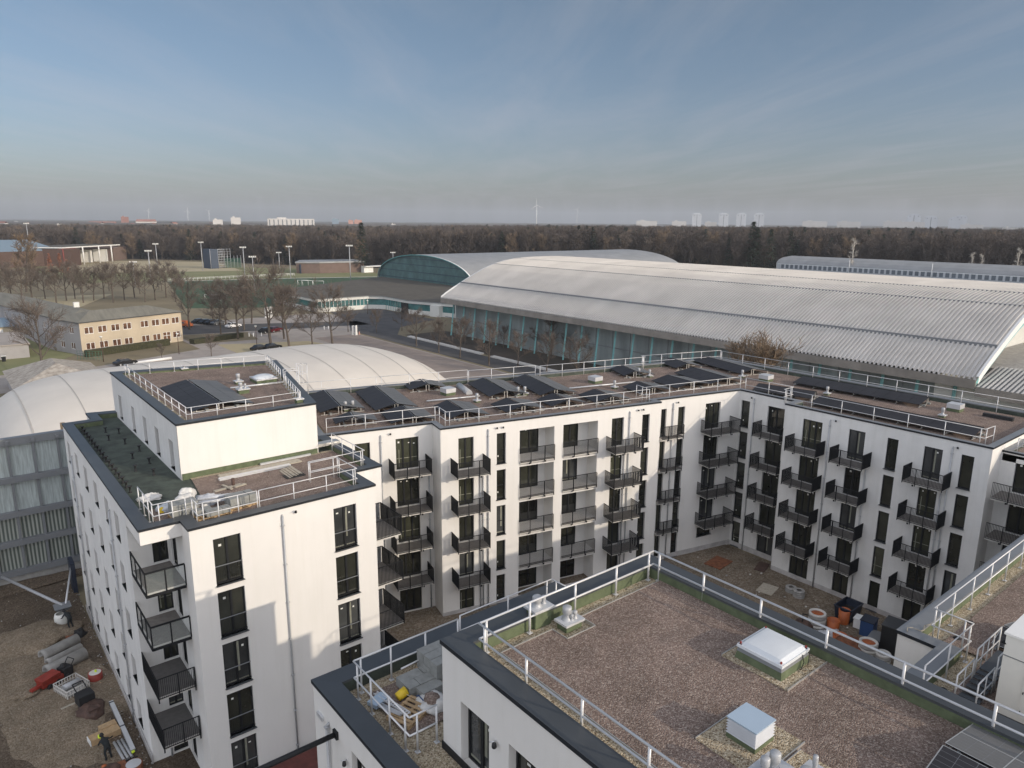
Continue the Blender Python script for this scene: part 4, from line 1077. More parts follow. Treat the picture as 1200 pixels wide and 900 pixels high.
for y in (6.35, 6.95):
    b.tube([(23.9, y, 14.5), (23.9, y, 15.45), (25.3, y, 15.45), (25.3, y, 14.5)], .025, 'rail', 6)
    b.tube([(25.5, y, 14.5), (25.5, y, 15.75), (27.6, y, 15.75), (27.6, y, 14.5)], .025, 'rail', 6)
    b.tube([(23.9, y, 14.95), (25.3, y, 14.95)], .02, 'rail', 6); b.tube([(25.5, y, 15.25), (27.6, y, 15.25)], .02, 'rail', 6)
    for x in (24.6, 26.0, 26.5, 27.0): b.cyl((x, y, 14.5), (x, y, 15.45 if x < 25 else 15.75), .018, 'rail', 6)
b.build('handrail', st)
b = MB()
for k in range(7): b.box((24.0 + k * .27, 6.35, 14.5 + k * .05), (24.25 + k * .27, 6.95, 14.53 + k * .05), 'cap')
b.box((25.9, 6.35, 14.83), (27.6, 6.95, 14.87), 'cap'); b.build('step', st)
b = MB(); pts = [(26.3 + .15 * i, 9.45 - .06 * i + .12 * math.sin(i * 1.3), ZR + .012 + .1 * max(0, math.sin(i * 1.1))) for i in range(8)]; b.tube(pts, .014, 'wood_grey', 5)
tag(b.build('rope'), 'loose pale rope on the dark parapet corner of the right block', 'rope')
for i, (x, y, l) in enumerate(((28.0, 8.35, 'black drain cap in the pale pebbles of the right block, nearer the rail corner'), (29.6, 8.45, 'black drain cap in the pale pebbles of the right block, farther from the rail corner'), (24.3, 7.4, 'black drain cap at the foot of the right block rail, half behind the near parapet'))):
    b = MB(); b.lathe([(.16, 0), (.16, .05), (.09, .12), (0, .13)], (x, y, 14.41), 'black', 12); tag(b.build('roof_drain'), l, 'drain cap')
# ================================================================== ground, roads
def ground(name, P, z, m, kind='structure'):
    b = MB(); b.sheet(P, z, m); o = b.build(name); o['kind'] = kind; return o
b = MB(); S = 9200
b.face([(-S, -S, GZ - .01), (S, -S, GZ - .01), (S, S, GZ - .01), (-S, S, GZ - .01)], 'land'); o = b.build('ground'); o['kind'] = 'structure'
def undul(name, x0, y0, x1, y1, nx, ny, z, amp, m, sc=.25):
    b = MB(); P = []
    for j in range(ny + 1):
        for i in range(nx + 1):
            x = x0 + (x1 - x0) * i / nx; y = y0 + (y1 - y0) * j / ny
            e = min(i, nx - i, j, ny - j) / 3; e = min(1, e)
            P.append((x, y, z + e * amp * (noise.noise(Vector((x * sc, y * sc, 3))) + .5 * noise.noise(Vector((x * sc * 3, y * sc * 3, 7))))))
    i0 = b.pts(P); mm = b.m(m)
    for j in range(ny):
        for i in range(nx):
            a = i0 + j * (nx + 1) + i; b.f.append((a, a + 1, a + nx + 2, a + nx + 1)); b.mi.append(mm); b.sm.append(True)
    o = b.build(name); o['kind'] = 'structure'; return o
undul('construction_ground', -30, -15, 6.2, 67.6, 120, 200, GZ + .07, .05, 'dirt', .3)
undul('courtyard_ground', 18.9, 8, 55.5, 45, 90, 90, GZ + .06, .04, 'dirt_pale', .4)
ground('courtyard_ground', [(6.2, 15), (22, 15), (22, 46), (6.2, 46)], GZ - .004, 'dirt')
def heap(name, x, y, rx, ry, h, m, seed):
    b = MB(); blob(b, (x, y, GZ), (rx, ry, h), m, seed, 40, 14, .25); o = b.build(name); o['kind'] = 'structure'; return o
heap('sand_heap', 2.3, 57.6, 3.2, 2.4, .75, 'sand', 3); heap('sand_heap', 1.2, 53.5, 2.4, 3.8, .35, 'sand', 8)
heap('sand_heap', 3.3, 48.5, 3.4, 8.5, .14, 'sand', 21); heap('sand_heap', 21.0, 38.0, 3.4, 2.8, .5, 'sand', 5); heap('sand_heap', 46, 27, 4, 2.5, .25, 'sand', 15)
# paved surfaces (each a few mm above the one below)
ground('paved_square', [(20, 92), (88.5, 92), (88.5, 176), (104, 200), (100, 224), (48, 224), (48, 176), (20, 165)], GZ + .01, 'paving')
ground('paved_path', [(76, 60), (88, 60), (88, 176), (76, 176)], GZ + .016, 'paving2')
ground('road', [(89.5, 40), (96.2, 40), (96.2, 168), (104, 180), (121, 188), (121, 224), (103, 224), (97, 198), (89.5, 182)], GZ + .022, 'asphalt')
ground('road', [(50, 201), (100, 190), (100, 199), (66, 214), (50, 222)], GZ + .022, 'asphalt')
ground('verge', [(53, 158), (76, 158), (73, 172), (53, 180)], GZ + .028, 'dry')
ground('verge', [(49, 184), (64, 182), (66, 196), (49, 201)], GZ + .028, 'land')
ground('planting_bed', [(97.4, 40), (110, 40), (110, 166), (97.4, 166)], GZ + .12, 'litter')
b = MB(); b.box((96.2, 40, GZ), (97.4, 127, GZ + .32), 'concrete'); b.box((96.2, 131, GZ), (97.4, 163, GZ + .32), 'concrete'); o = b.build('kerb'); o['kind'] = 'structure'
ground('forecourt', [(-10, 150), (13, 150), (20, 170), (22, 215), (-10, 215)], GZ + .012, 'paving')
ground('lawn', [(0, 168), (14, 168), (24.5, 186), (21, 193), (15, 240), (0, 240)], GZ + .03, 'lawn')
ground('dry_field', [(-60, 262), (30, 262), (58, 330), (-60, 340)], GZ + .01, 'dry')
ground('sports_field', [(60, 395), (150, 372), (205, 352), (205, 420), (150, 485), (85, 540), (40, 560)], GZ + .012, 'lawn')
ground('running_ground', [(66, 470), (148, 440), (165, 545), (105, 600), (60, 600)], GZ + .018, 'dry')
ground('football_pitch', [(68, 262), (120, 232), (205, 300), (205, 350), (150, 370), (92, 384)], GZ + .02, 'pitch')
b = MB(); 
for a, c in (((92, 384), (150, 370)), ((150, 370), (205, 350))):
    b.F = frame(a, (c[0] - a[0], c[1] - a[1])); L = math.hypot(c[0] - a[0], c[1] - a[1]); b.box((0, -.8, GZ), (L, .8, GZ + .06), 'concrete')
    b.F = Matrix()
o = b.build('concrete_edge'); o['kind'] = 'structure'

# ================================================================== things on the building site
def ring_pipe(b, p, q, r, th, m):
    p, q = Vector(p), Vector(q); d = (q - p).normalized(); u = d.cross(Vector((0, 0, 1))).normalized(); v = u.cross(d); n = 24
    P = []
    for c, rr in ((p, r * 1.12), (p + d * .25, r * 1.12), (p + d * .35, r), (q, r), (q, r - th), (p, r - th)):
        for k in range(n): t = 2 * math.pi * k / n; P.append(c + (u * math.cos(t) + v * math.sin(t)) * rr)
    i0 = b.pts(P); mm = b.m(m)
    for j in range(6):
        j2 = (j + 1) % 6
        for k in range(n):
            k2 = (k + 1) % n; b.f.append((i0 + j * n + k, i0 + j2 * n + k, i0 + j2 * n + k2, i0 + j * n + k2)); b.mi.append(mm); b.sm.append(j not in (3, 5))
for a, c, r, l in (((2.75, 54.4, .38), (5.05, 55.4, .38), .38, 'large concrete pipe on the site, farthest from the red dumper'), ((2.95, 53.4, .28), (5.1, 54.3, .28), .28, 'thinner concrete pipe lying between the two large ones'), ((2.75, 52.1, .42), (5.15, 53.0, .42), .42, 'large concrete pipe on the site, touching the red machine')):
    b = MB(); ring_pipe(b, (a[0], a[1], GZ + a[2]), (c[0], c[1], GZ + c[2]), r, .08, 'conc_dark'); tag(b.build('concrete_pipe'), l, 'pipe', 'concrete pipes on the site')
def shaft(x, y, r, h, mo, mt, label, cap=None):
    root = thing('shaft_ring', (x, y, GZ), label, 'shaft ring')
    b = MB(); b.lathe([(r, 0), (r, h), (r - .08, h), (r - .08, .05)], (x, y, GZ), mo, 20)
    if mo == 'conc_dark':
        for k in range(4): b.lathe([(r + .03, h * k / 4 + .02), (r + .03, h * (k + .75) / 4)], (x, y, GZ), mo, 20)
    b.build('ring', root)
    t = MB(); t.lathe([(r - .06, h + .01), (r - .14, h + .03), (0, h + .03)], (x, y, GZ), mt, 20); t.build('lid', root)
    if cap: c = MB(); c.lathe([(.07, 0), (.07, .12), (0, .12)], (x + .05, y, GZ + h + .03), cap, 8); c.build('marker_cap', root)
shaft(5.25, 49.9, .42, .55, 'red', 'concrete', 'red drum with pale lid and yellow cap beside the west facade', 'neon')
shaft(5.35, 39.3, .45, .6, 'rust', 'sheet', 'rusty drum with silver lid at the bottom edge of the picture')
# small tracked dumper, red with black engine
t = thing('mini_dumper', (3.4, 51.3, GZ), 'small red machine with black engine lying by the concrete pipes', 'machine', rz=.5)
W = wm(t)
b = MB(W); b.box((-1.3, -.32, .25), (.1, .32, .5), 'red'); frustum(b, -.75, 0, .5, .82, .55, .62, 'red', .3, .4); b.box((-1.9, -.12, .35), (-1.2, .12, .5), 'red'); b.build('body', t)
b = MB(W); b.box((.1, -.34, .2), (.75, .34, .75), 'black'); b.lathe([(.16, 0), (.16, .2), (0, .2)], (.35, .05, .75), 'black', 10); b.tube([(.6, -.3, .7), (.9, -.3, 1.1), (.9, .3, 1.1), (.6, .3, .7)], .03, 'black', 6); b.build('engine', t)
for sx in (-.9, -.3, .3):
    for sy in (-.42, .42):
        b = MB(W); b.cyl((sx, sy - .08, .18), (sx, sy + .08, .18), .2, 'black', 12); b.build('wheel', t)
t = thing('steel_cage', (3.85, 49.5, GZ), 'white slatted steel cage beside the red machine on the site', 'cage', rz=.35)
W = wm(t); b = MB(W)
for z in (.05, .34, .62): 
    for (x0, y0, x1, y1) in ((-.7, -.8, .7, -.8), (.7, -.8, .7, .8), (.7, .8, -.7, .8), (-.7, .8, -.7, -.8)): b.tube([(x0, y0, z), (x1, y1, z)], .03, 'concrete', 6)
for i in range(9):
    for y in (-.8, .8): b.box((-.7 + i * .17, y - .02, .05), (-.66 + i * .17, y + .02, .62), 'concrete')
    for x in (-.7, .7): b.box((x - .02, -.78 + i * .19, .05), (x + .02, -.74 + i * .19, .62), 'concrete')
b.build('frame', t)
b = MB(W); b.box((-.6, -.7, .06), (.6, .7, .3), 'conc_dark'); b.cyl((-.5, 0, .5), (.5, 0, .5), .2, 'zinc', 12); b.build('load', t)
b = MB(); b.F = Matrix.Translation((3.6, 47.5, GZ)) @ Matrix.Rotation(.2, 4, 'Z')
for k in range(4): b.box((-.55, -.4 + k * .2, .04 * k), (.5, -.24 + k * .2, .05 + .04 * k), 'wood_grey')
tag(b.build('timber_boards'), 'pale boards on the soil below the white steel cage', 'boards')
b = MB(); b.F = Matrix.Translation((4.55, 48.9, GZ)) @ Matrix.Rotation(-.25, 4, 'Z'); b.box((-.12, -1.6, .02), (.12, 1.4, .12), 'wood'); tag(b.build('timber_beam'), 'brown timber beam between the white cage and the west facade', 'beam')
b = MB(); b.F = Matrix.Translation((5.0, 49.0, GZ)) @ Matrix.Rotation(.5, 4, 'Z'); b.box((-.5, -.06, .02), (.5, .06, .1), 'wood'); tag(b.build('timber_beam'), 'short brown timber offcut near the red drum', 'beam')
t = thing('soil_compactor', (4.45, 46.4, GZ), 'dark dirty compactor with dark hood standing on wet soil', 'machine', rz=.2)
W = wm(t); b = MB(W); blob(b, (0, 0, .05), (.75, 1.1, .5), 'brown', 4, 18, 7, .4); b.build('body', t)
b = MB(W); b.box((-.45, .5, .3), (.45, 1.3, .95), 'black'); b.tube([(-.3, 1.2, .9), (-.3, 1.9, 1.2), (.3, 1.9, 1.2), (.3, 1.2, .9)], .035, 'black', 6); b.build('hood', t)
b = MB(W); b.box((-.35, -.7, .3), (.3, -.3, .6), 'brown'); b.build('tool_box', t)
b = MB(); b.F = Matrix.Translation((4.65, 43.3, GZ)) @ Matrix.Rotation(.12, 4, 'Z'); b.box((-.8, -.35, 0), (.75, .3, .45), 'wood'); b.box((-.15, .3, 0), (.75, .75, .5), 'wood'); b.box((-.86, -.3, 0), (-.82, .35, .42), 'white')
o = b.build('plywood_box')
t = thing('plywood_crate', (4.65, 43.3, GZ), 'brown plywood crate with a bright yellow-green cap beside the worker', 'crate'); WM['plywood_box'] = Matrix(); o.parent = t; o.matrix_parent_inverse = Matrix.Translation((-4.65, -43.3, -GZ)); o.name = 'crate_body'
b = MB(); b.lathe([(.12, 0), (.12, .14), (0, .14)], (4.35, 42.95, GZ + .46), 'neon', 8); b.build('marker_cap', t)
# pale box section beam, pipes
t = thing('box_beam', (5.6, 43.3, GZ), 'long silver box beam with yellow-green end cap parallel to the west facade', 'beam')
b = MB(); b.F = frame((5.5, 46.2), (.02, -1)); b.box((0, -.12, .06), (5.5, .12, .26), 'cap_grey', top='sheet'); b.build('beam', t)
b = MB(); b.F = frame((5.5, 46.2), (.02, -1))
for x in (.12, 2.9): b.box((x, -.13, .05), (x + .1, .13, .27), 'navy')
b.build('strap', t)
b = MB(); b.lathe([(.11, 0), (.11, .14), (0, .14)], (5.6, 40.75, GZ + .26), 'neon', 8); b.build('marker_cap', t)
for i in range(3):
    b = MB(); b.cyl((4.95 + i * .2, 42.5, GZ + .1), (5.1 + i * .2, 40.6, GZ + .1), .08, 'zinc', 10); tag(b.build('drain_pipe'), 'grey drain pipe in the row of three beside the silver box beam', 'pipe', 'short grey pipes beside the box beam')
b = MB(); b.box((4.95, 40.45, GZ), (5.75, 40.55, GZ + .1), 'black'); tag(b.build('support_bar'), 'black support bar under the grey drain pipes', 'bar')

def person(name, loc, rz, joints, label, cloth='cloth', helmet='black'):
    """one skinned body: joints dict name->(xyz, radius); hair/helmet and nothing else separate"""
    root = thing(name, loc, label, 'person', rz=rz)
    order = [('pelvis', None), ('waist', 'pelvis'), ('chest', 'waist'), ('neck', 'chest'), ('head', 'neck'), ('crown', 'head'),
             ('lsh', 'chest'), ('lel', 'lsh'), ('lwr', 'lel'), ('lha', 'lwr'), ('rsh', 'chest'), ('rel', 'rsh'), ('rwr', 'rel'), ('rha', 'rwr'),
             ('lhip', 'pelvis'), ('lkn', 'lhip'), ('lan', 'lkn'), ('lto', 'lan'), ('rhip', 'pelvis'), ('rkn', 'rhip'), ('ran', 'rkn'), ('rto', 'ran')]
    for s_ in 'lr':
        w_ = Vector(joints[s_ + 'ha'][0]); e_ = Vector(joints[s_ + 'wr'][0]); d = (w_ - e_).normalized(); side = d.cross(Vector((0, 0, 1)))
        if side.length < .1: side = Vector((1, 0, 0))
        side.normalize()
        for k in range(5):
            nm = s_ + 'f%d' % k; off = side * (-.035 + .0175 * k); ln = (.045, .08, .088, .082, .065)[k]
            joints[nm] = (tuple(w_ + off + d * ln + (side * -.03 if k == 0 else Vector((0, 0, -.012)))), .0095); order.append((nm, s_ + 'ha'))
    me = bpy.data.meshes.new('body'); ix = {}; vs = []; ed = []
    for n_, p in order:
        ix[n_] = len(vs); vs.append(joints[n_][0])
        if p: ed.append((ix[p], ix[n_]))
    me.from_pydata(vs, ed, []); o = bpy.data.objects.new('body', me); COL.objects.link(o); o.parent = root
    md = o.modifiers.new('skin', 'SKIN'); md.use_smooth_shade = True
    for n_, i in ix.items():
        r = joints[n_][1]; sv = me.skin_vertices[0].data[i]; sv.radius = (r, r) if not isinstance(r, tuple) else r; sv.use_root = n_ == 'pelvis'
    sd = o.modifiers.new('sub', 'SUBSURF'); sd.levels = 1; sd.render_levels = 1
    me.materials.append(M[cloth])
    hp = Vector(joints['head'][0]); b = MB(wm(root))
    b.lathe([(.001, .17), (.06, .16), (.105, .11), (.118, .04), (.12, .0), (.10, -.01)], tuple(hp), helmet, 12); b.build('helmet', root)
    f = MB(wm(root)); f.lathe([(.001, -.1), (.05, -.09), (.075, -.02), (.082, .04), (.06, .1)], (hp.x, hp.y + .025, hp.z), 'skin', 10)
    f.box((hp.x - .012, hp.y + .10, hp.z - .01), (hp.x + .012, hp.y + .13, hp.z + .02), 'skin'); f.build('face', root)
    return root
J = dict(pelvis=((0, 0, .88), .15), waist=((0, .10, 1.0), .14), chest=((0, .30, 1.15), .165), neck=((0, .42, 1.24), .06), head=((0, .52, 1.32), .095), crown=((0, .56, 1.38), .06),
         lsh=((-.19, .32, 1.16), .065), lel=((-.26, .44, .93), .05), lwr=((-.16, .62, .80), .037), lha=((-.13, .68, .77), .035), rsh=((.19, .32, 1.16), .065), rel=((.34, .42, .98), .05), rwr=((.5, .52, .90), .037), rha=((.56, .56, .89), .035),
         lhip=((-.10, 0, .84), .10), lkn=((-.13, .10, .47), .072), lan=((-.12, 0, .09), .05), lto=((-.13, .18, .045), .045), rhip=((.10, 0, .84), .10), rkn=((.14, .14, .47), .072), ran=((.16, .0, .09), .05), rto=((.18, .18, .045), .045))
person('person', (4.45, 41.2, GZ + .05), .3, {k: v for k, v in J.items()}, 'worker in dark clothes bending forward beside the plywood crate at the bottom left')
J2 = {k: v for k, v in J.items()}
person('person', (4.95, 57.4, GZ + .25), .6, J2, 'worker in dark clothes bending over the mixer beyond the concrete pipes', 'cloth', 'black')
b = MB(); b.box((3.9, 39.4, GZ), (5.1, 40.3, GZ + .35), 'rust'); blob(b, (4.3, 39.9, GZ + .3), (.5, .4, .3), 'brown', 2, 14, 6, .4); b.lathe([(.13, 0), (.13, .2), (0, .2)], (4.1, 40.4, GZ + .2), 'orange', 10)
tag(b.build('tool_tray'), 'rusty tool tray with dark rubble at the feet of the bottom-left worker', 'tray')
# mixer by the far worker
t = thing('mortar_mixer', (4.7, 58.9, GZ), 'pale mortar mixer with blue hopper below the crossing grey chutes', 'mixer')
b = MB(); b.lathe([(.42, 0), (.45, .7), (.38, .95), (.3, .95)], (4.5, 58.7, GZ + .1), 'panel', 16); b.build('drum', t)
b = MB(); frustum(b, 4.75, 59.5, GZ + .9, GZ + 1.25, .3, .55, 'cap_grey'); b.build('hopper', t)
b = MB(); b.cyl((4.8, 59.6, GZ + 1.2), (1.6, 66.3, GZ + 1.8), .11, 'zinc', 8); tag(b.build('chute_pipe'), 'long grey chute running from the mixer to the wall of the striped hall', 'pipe')
b = MB(); b.cyl((5.0, 59.7, GZ + 1.2), (6.15, 64.5, GZ + 2.2), .07, 'sheet', 8); tag(b.build('chute_pipe'), 'thin pale pole from the mixer to the corner of the white block', 'pole')
b = MB(); b.box((6.0, 63.6, GZ), (6.3, 65.2, GZ + 2.6), 'navy'); tag(b.build('hoarding'), 'narrow dark blue panel at the far foot of the west facade', 'panel')
b = MB(); blob(b, (4.75, 56.1, GZ), (.5, .35, .4), 'rust', 7, 14, 6, .4); blob(b, (5.3, 56.4, GZ), (.45, .5, .6), 'black', 3, 14, 6, .4); tag(b.build('rubble_pile'), 'rusty and black rubble pile between the far worker and the concrete pipes', 'rubble')
b = MB()
for i in range(220):
    x = RND.uniform(-2, 6.0); y = RND.uniform(38, 66.5); r = RND.uniform(.015, .045)
    if i % 3 == 0: x = RND.uniform(5.7, 6.3)
    b.box((x - r, y - r * .7, GZ + .02), (x + r, y + r * .7, GZ + .1 + r * .6), RND.choice(['conc_dark', 'conc_dark', 'wood_grey', 'conc_dark', 'conc_dark', 'conc_dark', 'wood_grey']))
for i in range(220):
    x = RND.uniform(20, 53); y = RND.uniform(18, 38); r = RND.uniform(.03, .09)
    b.box((x - r, y - r * .7, GZ), (x + r, y + r * .7, GZ + .08 + r * .6), RND.choice(['conc_dark', 'concrete', 'wood_grey', 'conc_dark']))
tag(b.build('rubble'), 'scattered stones and scraps over the bare soil', 'rubble', kind='stuff')
# courtyard
def ply(x, y, rz, w, d, m, label):
    b = MB(Matrix.Translation((x, y, GZ)) @ Matrix.Rotation(rz, 4, 'Z')); b.box((-w / 2, -d / 2, .08), (w / 2, d / 2, .13), m); 
    for k in (-1, 0, 1): b.box((-w / 2, k * d * .42 - .05, .0), (w / 2, k * d * .42 + .05, .08), m)
    return tag(b.build('shuttering_board'), label, 'board')
x, y = at(842, 658, 0); ply(x, y, .1, 2.2, 1.6, 'rust', 'orange-brown shuttering board lying in the courtyard near the inner corner')
x, y = at(893, 663, 0); ply(x, y, .3, 1.8, .9, 'brown', 'dark brown board in the courtyard in front of the sliding door')
x, y = at(899.5, 689, 0); ply(x, y, .2, 1.7, 1.3, 'wood_grey', 'pale board with a yellow-green corner in the courtyard')
for (px, py, n, l) in ((927, 691, 3, 'flat grey concrete rings at the foot of the right wing, left pile'), (936, 697, 4, 'flat grey concrete rings at the foot of the right wing, right pile')):
    x, y = at(px, py, 0); b = MB()
    for k in range(n): b.lathe([(.42, .16 * k), (.45, .16 * k + .02), (.45, .16 * k + .13), (.42, .16 * k + .14), (.2, .16 * k + .14)], (x, y, GZ), 'conc_dark', 18)
    tag(b.build('concrete_ring'), l, 'rings')
def ringstack(px, py, n, r, lin, label, z=0):
    x, y = at(px, py, 0); t = thing('shaft_ring_stack', (x, y, GZ), label, 'shaft rings')
    b = MB()
    for k in range(n): b.lathe([(r - .04, .22 * k), (r, .22 * k + .03), (r, .22 * k + .18), (r - .04, .22 * k + .21)], (x, y, GZ), 'concrete' if k % 2 else 'conc_dark', 20)
    b.lathe([(r - .04, .22 * n - .01), (r - .16, .22 * n - .01), (r - .16, .22 * n - .3)], (x, y, GZ), 'concrete', 20)
    b.build('ring', t); c = MB(); c.lathe([(r - .17, 0), (r - .17, .22 * n - .12), (0, .22 * n - .12)], (x, y, GZ), lin, 18); c.build('liner', t)
ringstack(956.5, 733, 6, .62, 'orange', 'tall stack of pale shaft rings with orange liner in the courtyard, nearest the wing')
ringstack(1016, 768, 6, .62, 'orange', 'stack of grey shaft rings with rusty inside by the dark cabinet')
ringstack(1034, 775, 4, .5, 'conc_dark', 'smaller stack of grey shaft rings half hidden behind the near parapet')
for px, py, r, h, m, l in ((976, 729, .55, .9, 'orange', 'big orange plastic tub in the courtyard heap, left one'), (988.5, 722, .5, 1.3, 'orange', 'tall orange plastic manhole shaft in the courtyard heap'), (984, 744, .6, .7, 'orange', 'orange plastic tub lowest in the courtyard heap'), (998, 748, .5, .6, 'rust', 'rust-coloured tub behind the near guard rail')):
    x, y = at(px, py + 6, 0); r *= .82; h *= .9; b = MB(); b.lathe([(r * .9, 0), (r, h * .5), (r * .95, h * .52), (r * 1.05, h), (r * .9, h), (r * .8, h * .3), (0, h * .3)], (x, y, GZ), m, 16); tag(b.build('manhole_shaft'), l, 'plastic shaft')
x, y = at(995, 765, 0); b = MB(); blob(b, (x, y, GZ), (2.2, 1.4, .8), 'rust', 6, 22, 8, .5); tag(b.build('scrap_heap'), 'rusty brown scrap heap beside the orange tubs in the courtyard', 'scrap heap')
x, y = at(940, 735, 0); b = MB(); blob(b, (x, y, GZ), (1.3, .8, .7), 'brown', 9, 22, 8, .5); b.tube([(x, y, GZ + .3), (x + .3, y + .2, GZ + 1.1), (x + .8, y, GZ + .9), (x + .9, y - .3, GZ + .2)], .04, 'black', 6); tag(b.build('scrap_heap'), 'dark scrap heap left of the tall pale ring stack', 'scrap heap')
x, y = at(973, 742, 0); b = MB(); blob(b, (x, y, GZ), (1.1, .7, .35), 'foil', 5, 22, 8, .5); tag(b.build('foil_heap'), 'crumpled white foil at the foot of the pale ring stack', 'foil')
def skip(px, py, w, d, h, m, label, rz=.0):
    x, y = at(px, py, 0); t = thing('container', (x, y, GZ), label, 'container', rz=rz); W = wm(t); b = MB(W)
    a, c = w / 2, d / 2
    for P in (((-a, -c), (a, -c)), ((a, -c), (a, c)), ((a, c), (-a, c)), ((-a, c), (-a, -c))):
        (x0, y0), (x1, y1) = P; k = .82
        b.face([(x0 * k, y0 * k, 0), (x1 * k, y1 * k, 0), (x1, y1, h), (x0, y0, h)], m)
    b.face([(-a * .8, -c * .8, h * .6), (a * .8, -c * .8, h * .6), (a * .8, c * .8, h * .6), (-a * .8, c * .8, h * .6)], 'black'); b.build('tub', t)
    r = MB(W); r.tube([(-a, -c, h), (a, -c, h), (a, c, h), (-a, c, h), (-a, -c, h)], .06, m, 6); r.build('rim', t)
skip(993, 722, 1.9, 1.3, 1.2, 'navy', 'open dark blue container against the foot of the right wing')
def crate(px, py, w, d, h, m, lid, label):
    x, y = at(px, py, 0); t = thing('site_box', (x, y, GZ), label, 'box', rz=.15); b = MB(wm(t)); b.box((-w / 2, -d / 2, .06), (w / 2, d / 2, h), m); b.box((-w / 2 + .1, -d / 2, 0), (-w / 2 + .25, d / 2, .06), 'wood'); b.box((w / 2 - .25, -d / 2, 0), (w / 2 - .1, d / 2, .06), 'wood'); b.build('box_body', t)
    b = MB(wm(t)); b.box((-w / 2 - .04, -d / 2 - .04, h), (w / 2 + .04, d / 2 + .04, h + .06), lid); b.build('lid', t)
crate(1017, 741, 1.1, .9, 1.25, 'blue', 'navy', 'blue upright box in the courtyard right of the scrap')
crate(1027, 753, 1.3, .9, .7, 'navy', 'cap_grey', 'low blue box with grey lid in the courtyard')
crate(1008, 733, .8, .8, .8, 'white', 'white', 'white box behind the blue upright box in the courtyard')
crate(1048, 762, 1.6, 1.6, 2.2, 'black', 'cap', 'tall dark cabinet standing against the right block in the courtyard')
t = thing('site_container', (12.2, 31.0, GZ), 'low dark red site container under the projecting dark beam', 'container')
b = MB(); b.box((10.9, 32.6, GZ), (15.2, 34.6, .35), 'rust')
for i in range(17): b.box((11 + i * .245, 32.55, GZ + .1), (11.12 + i * .245, 32.6, .3), 'rust')
b.build('shell', t); b = MB(); b.box((10.85, 32.5, .35), (15.25, 34.65, .43), 'maroon'); b.build('roof', t)
# ================================================================== striped glass hall with the air dome behind
t = thing('glass_hall', (0, 72, GZ), 'hall of striped translucent panels in a grey steel grid before the white dome', 'hall')
X0, X1, Y0 = -14., 7.45, 68.
b = MB(); 
m_ = MB(); m_.box((X0, Y0 + .1, .95), (X1, Y0 + .16, 12.0), 'louvre'); 
b.box((X0, Y0 - .25, 11.75), (X1 + .1, Y0 + .3, 12.35), 'cap_grey')
for z in (1.0, 3.55, 6.0, 8.9): b.box((X0, Y0 - .35, z - .22), (X1 + .1, Y0 + .1, z + .24), 'cap_grey')
x = X1 - .75
while x > X0: b.box((x - .09, Y0 - .2, 1.0), (x + .09, Y0 + .1, 11.8), 'cap_grey'); x -= 1.72
x = X1 - .75
while x > X0: b.box((x - .12, Y0 - .45, 11.9), (x + .12, Y0 - .2, 12.15), 'cap_grey'); x -= 1.72
b.build('steel_grid', t)
_m, _nt, _N, _L, _b = _new('louvre'); M['louvre'] = _m
_b.inputs['Roughness'].default_value = .35; _b.inputs['Specular IOR Level'].default_value = .7
g_ = _N.new('ShaderNodeNewGeometry'); wv_ = _N.new('ShaderNodeTexWave'); wv_.bands_direction = 'X'; wv_.inputs['Scale'].default_value = 1.15; wv_.inputs['Distortion'].default_value = 2.2; wv_.inputs['Detail'].default_value = 2; wv_.inputs['Detail Scale'].default_value = .6
mp_ = _N.new('ShaderNodeMapping'); mp_.inputs['Scale'].default_value = (1, .1, .22); mp_.inputs['Rotation'].default_value = (0, .0, 0)
_L.new(g_.outputs['Position'], mp_.inputs['Vector']); _L.new(mp_.outputs[0], wv_.inputs['Vector'])
r_ = _N.new('ShaderNodeValToRGB'); r_.color_ramp.elements[0].position = .35; r_.color_ramp.elements[1].position = .75
r_.color_ramp.elements[0].color = (.10, .12, .105, 1); r_.color_ramp.elements[1].color = (.37, .39, .35, 1); _L.new(wv_.outputs['Color'], r_.inputs['Fac'])
_L.new(r_.outputs['Color'], _b.inputs['Base Color'])
for z0, z1 in ((1.2, 3.35), (3.75, 5.8)):
    m_.build('striped_panel', t) if False else None
p = MB(); p.face([(X0, Y0 + .1, 1.1), (X1, Y0 + .1, 1.1), (X1, Y0 + .1, 6.0), (X0, Y0 + .1, 6.0)], 'louvre')
p.face([(X0, Y0 + .1, 6.0), (X1, Y0 + .1, 6.0), (X1, Y0 + .1, 11.8), (X0, Y0 + .1, 11.8)], 'louvre2'); p.build('striped_panel', t)
p = MB(); p.box((X0, Y0 - .1, GZ - .1), (X1 + .1, Y0 + .4, .8), 'conc_dark'); p.build('plinth', t)
p = MB(); p.box((X1 + .1, Y0, 1.0), (X1 + .5, Y0 + .5, 12.1), 'rust'); p.box((X1 + .1, Y0 + .5, GZ), (X1 + .45, Y0 + 5, 11.8), 'wood'); p.build('side_wall', t)
heap('verge_soil', 0, 67.2, 9, 1.0, .5, 'dirt', 4)
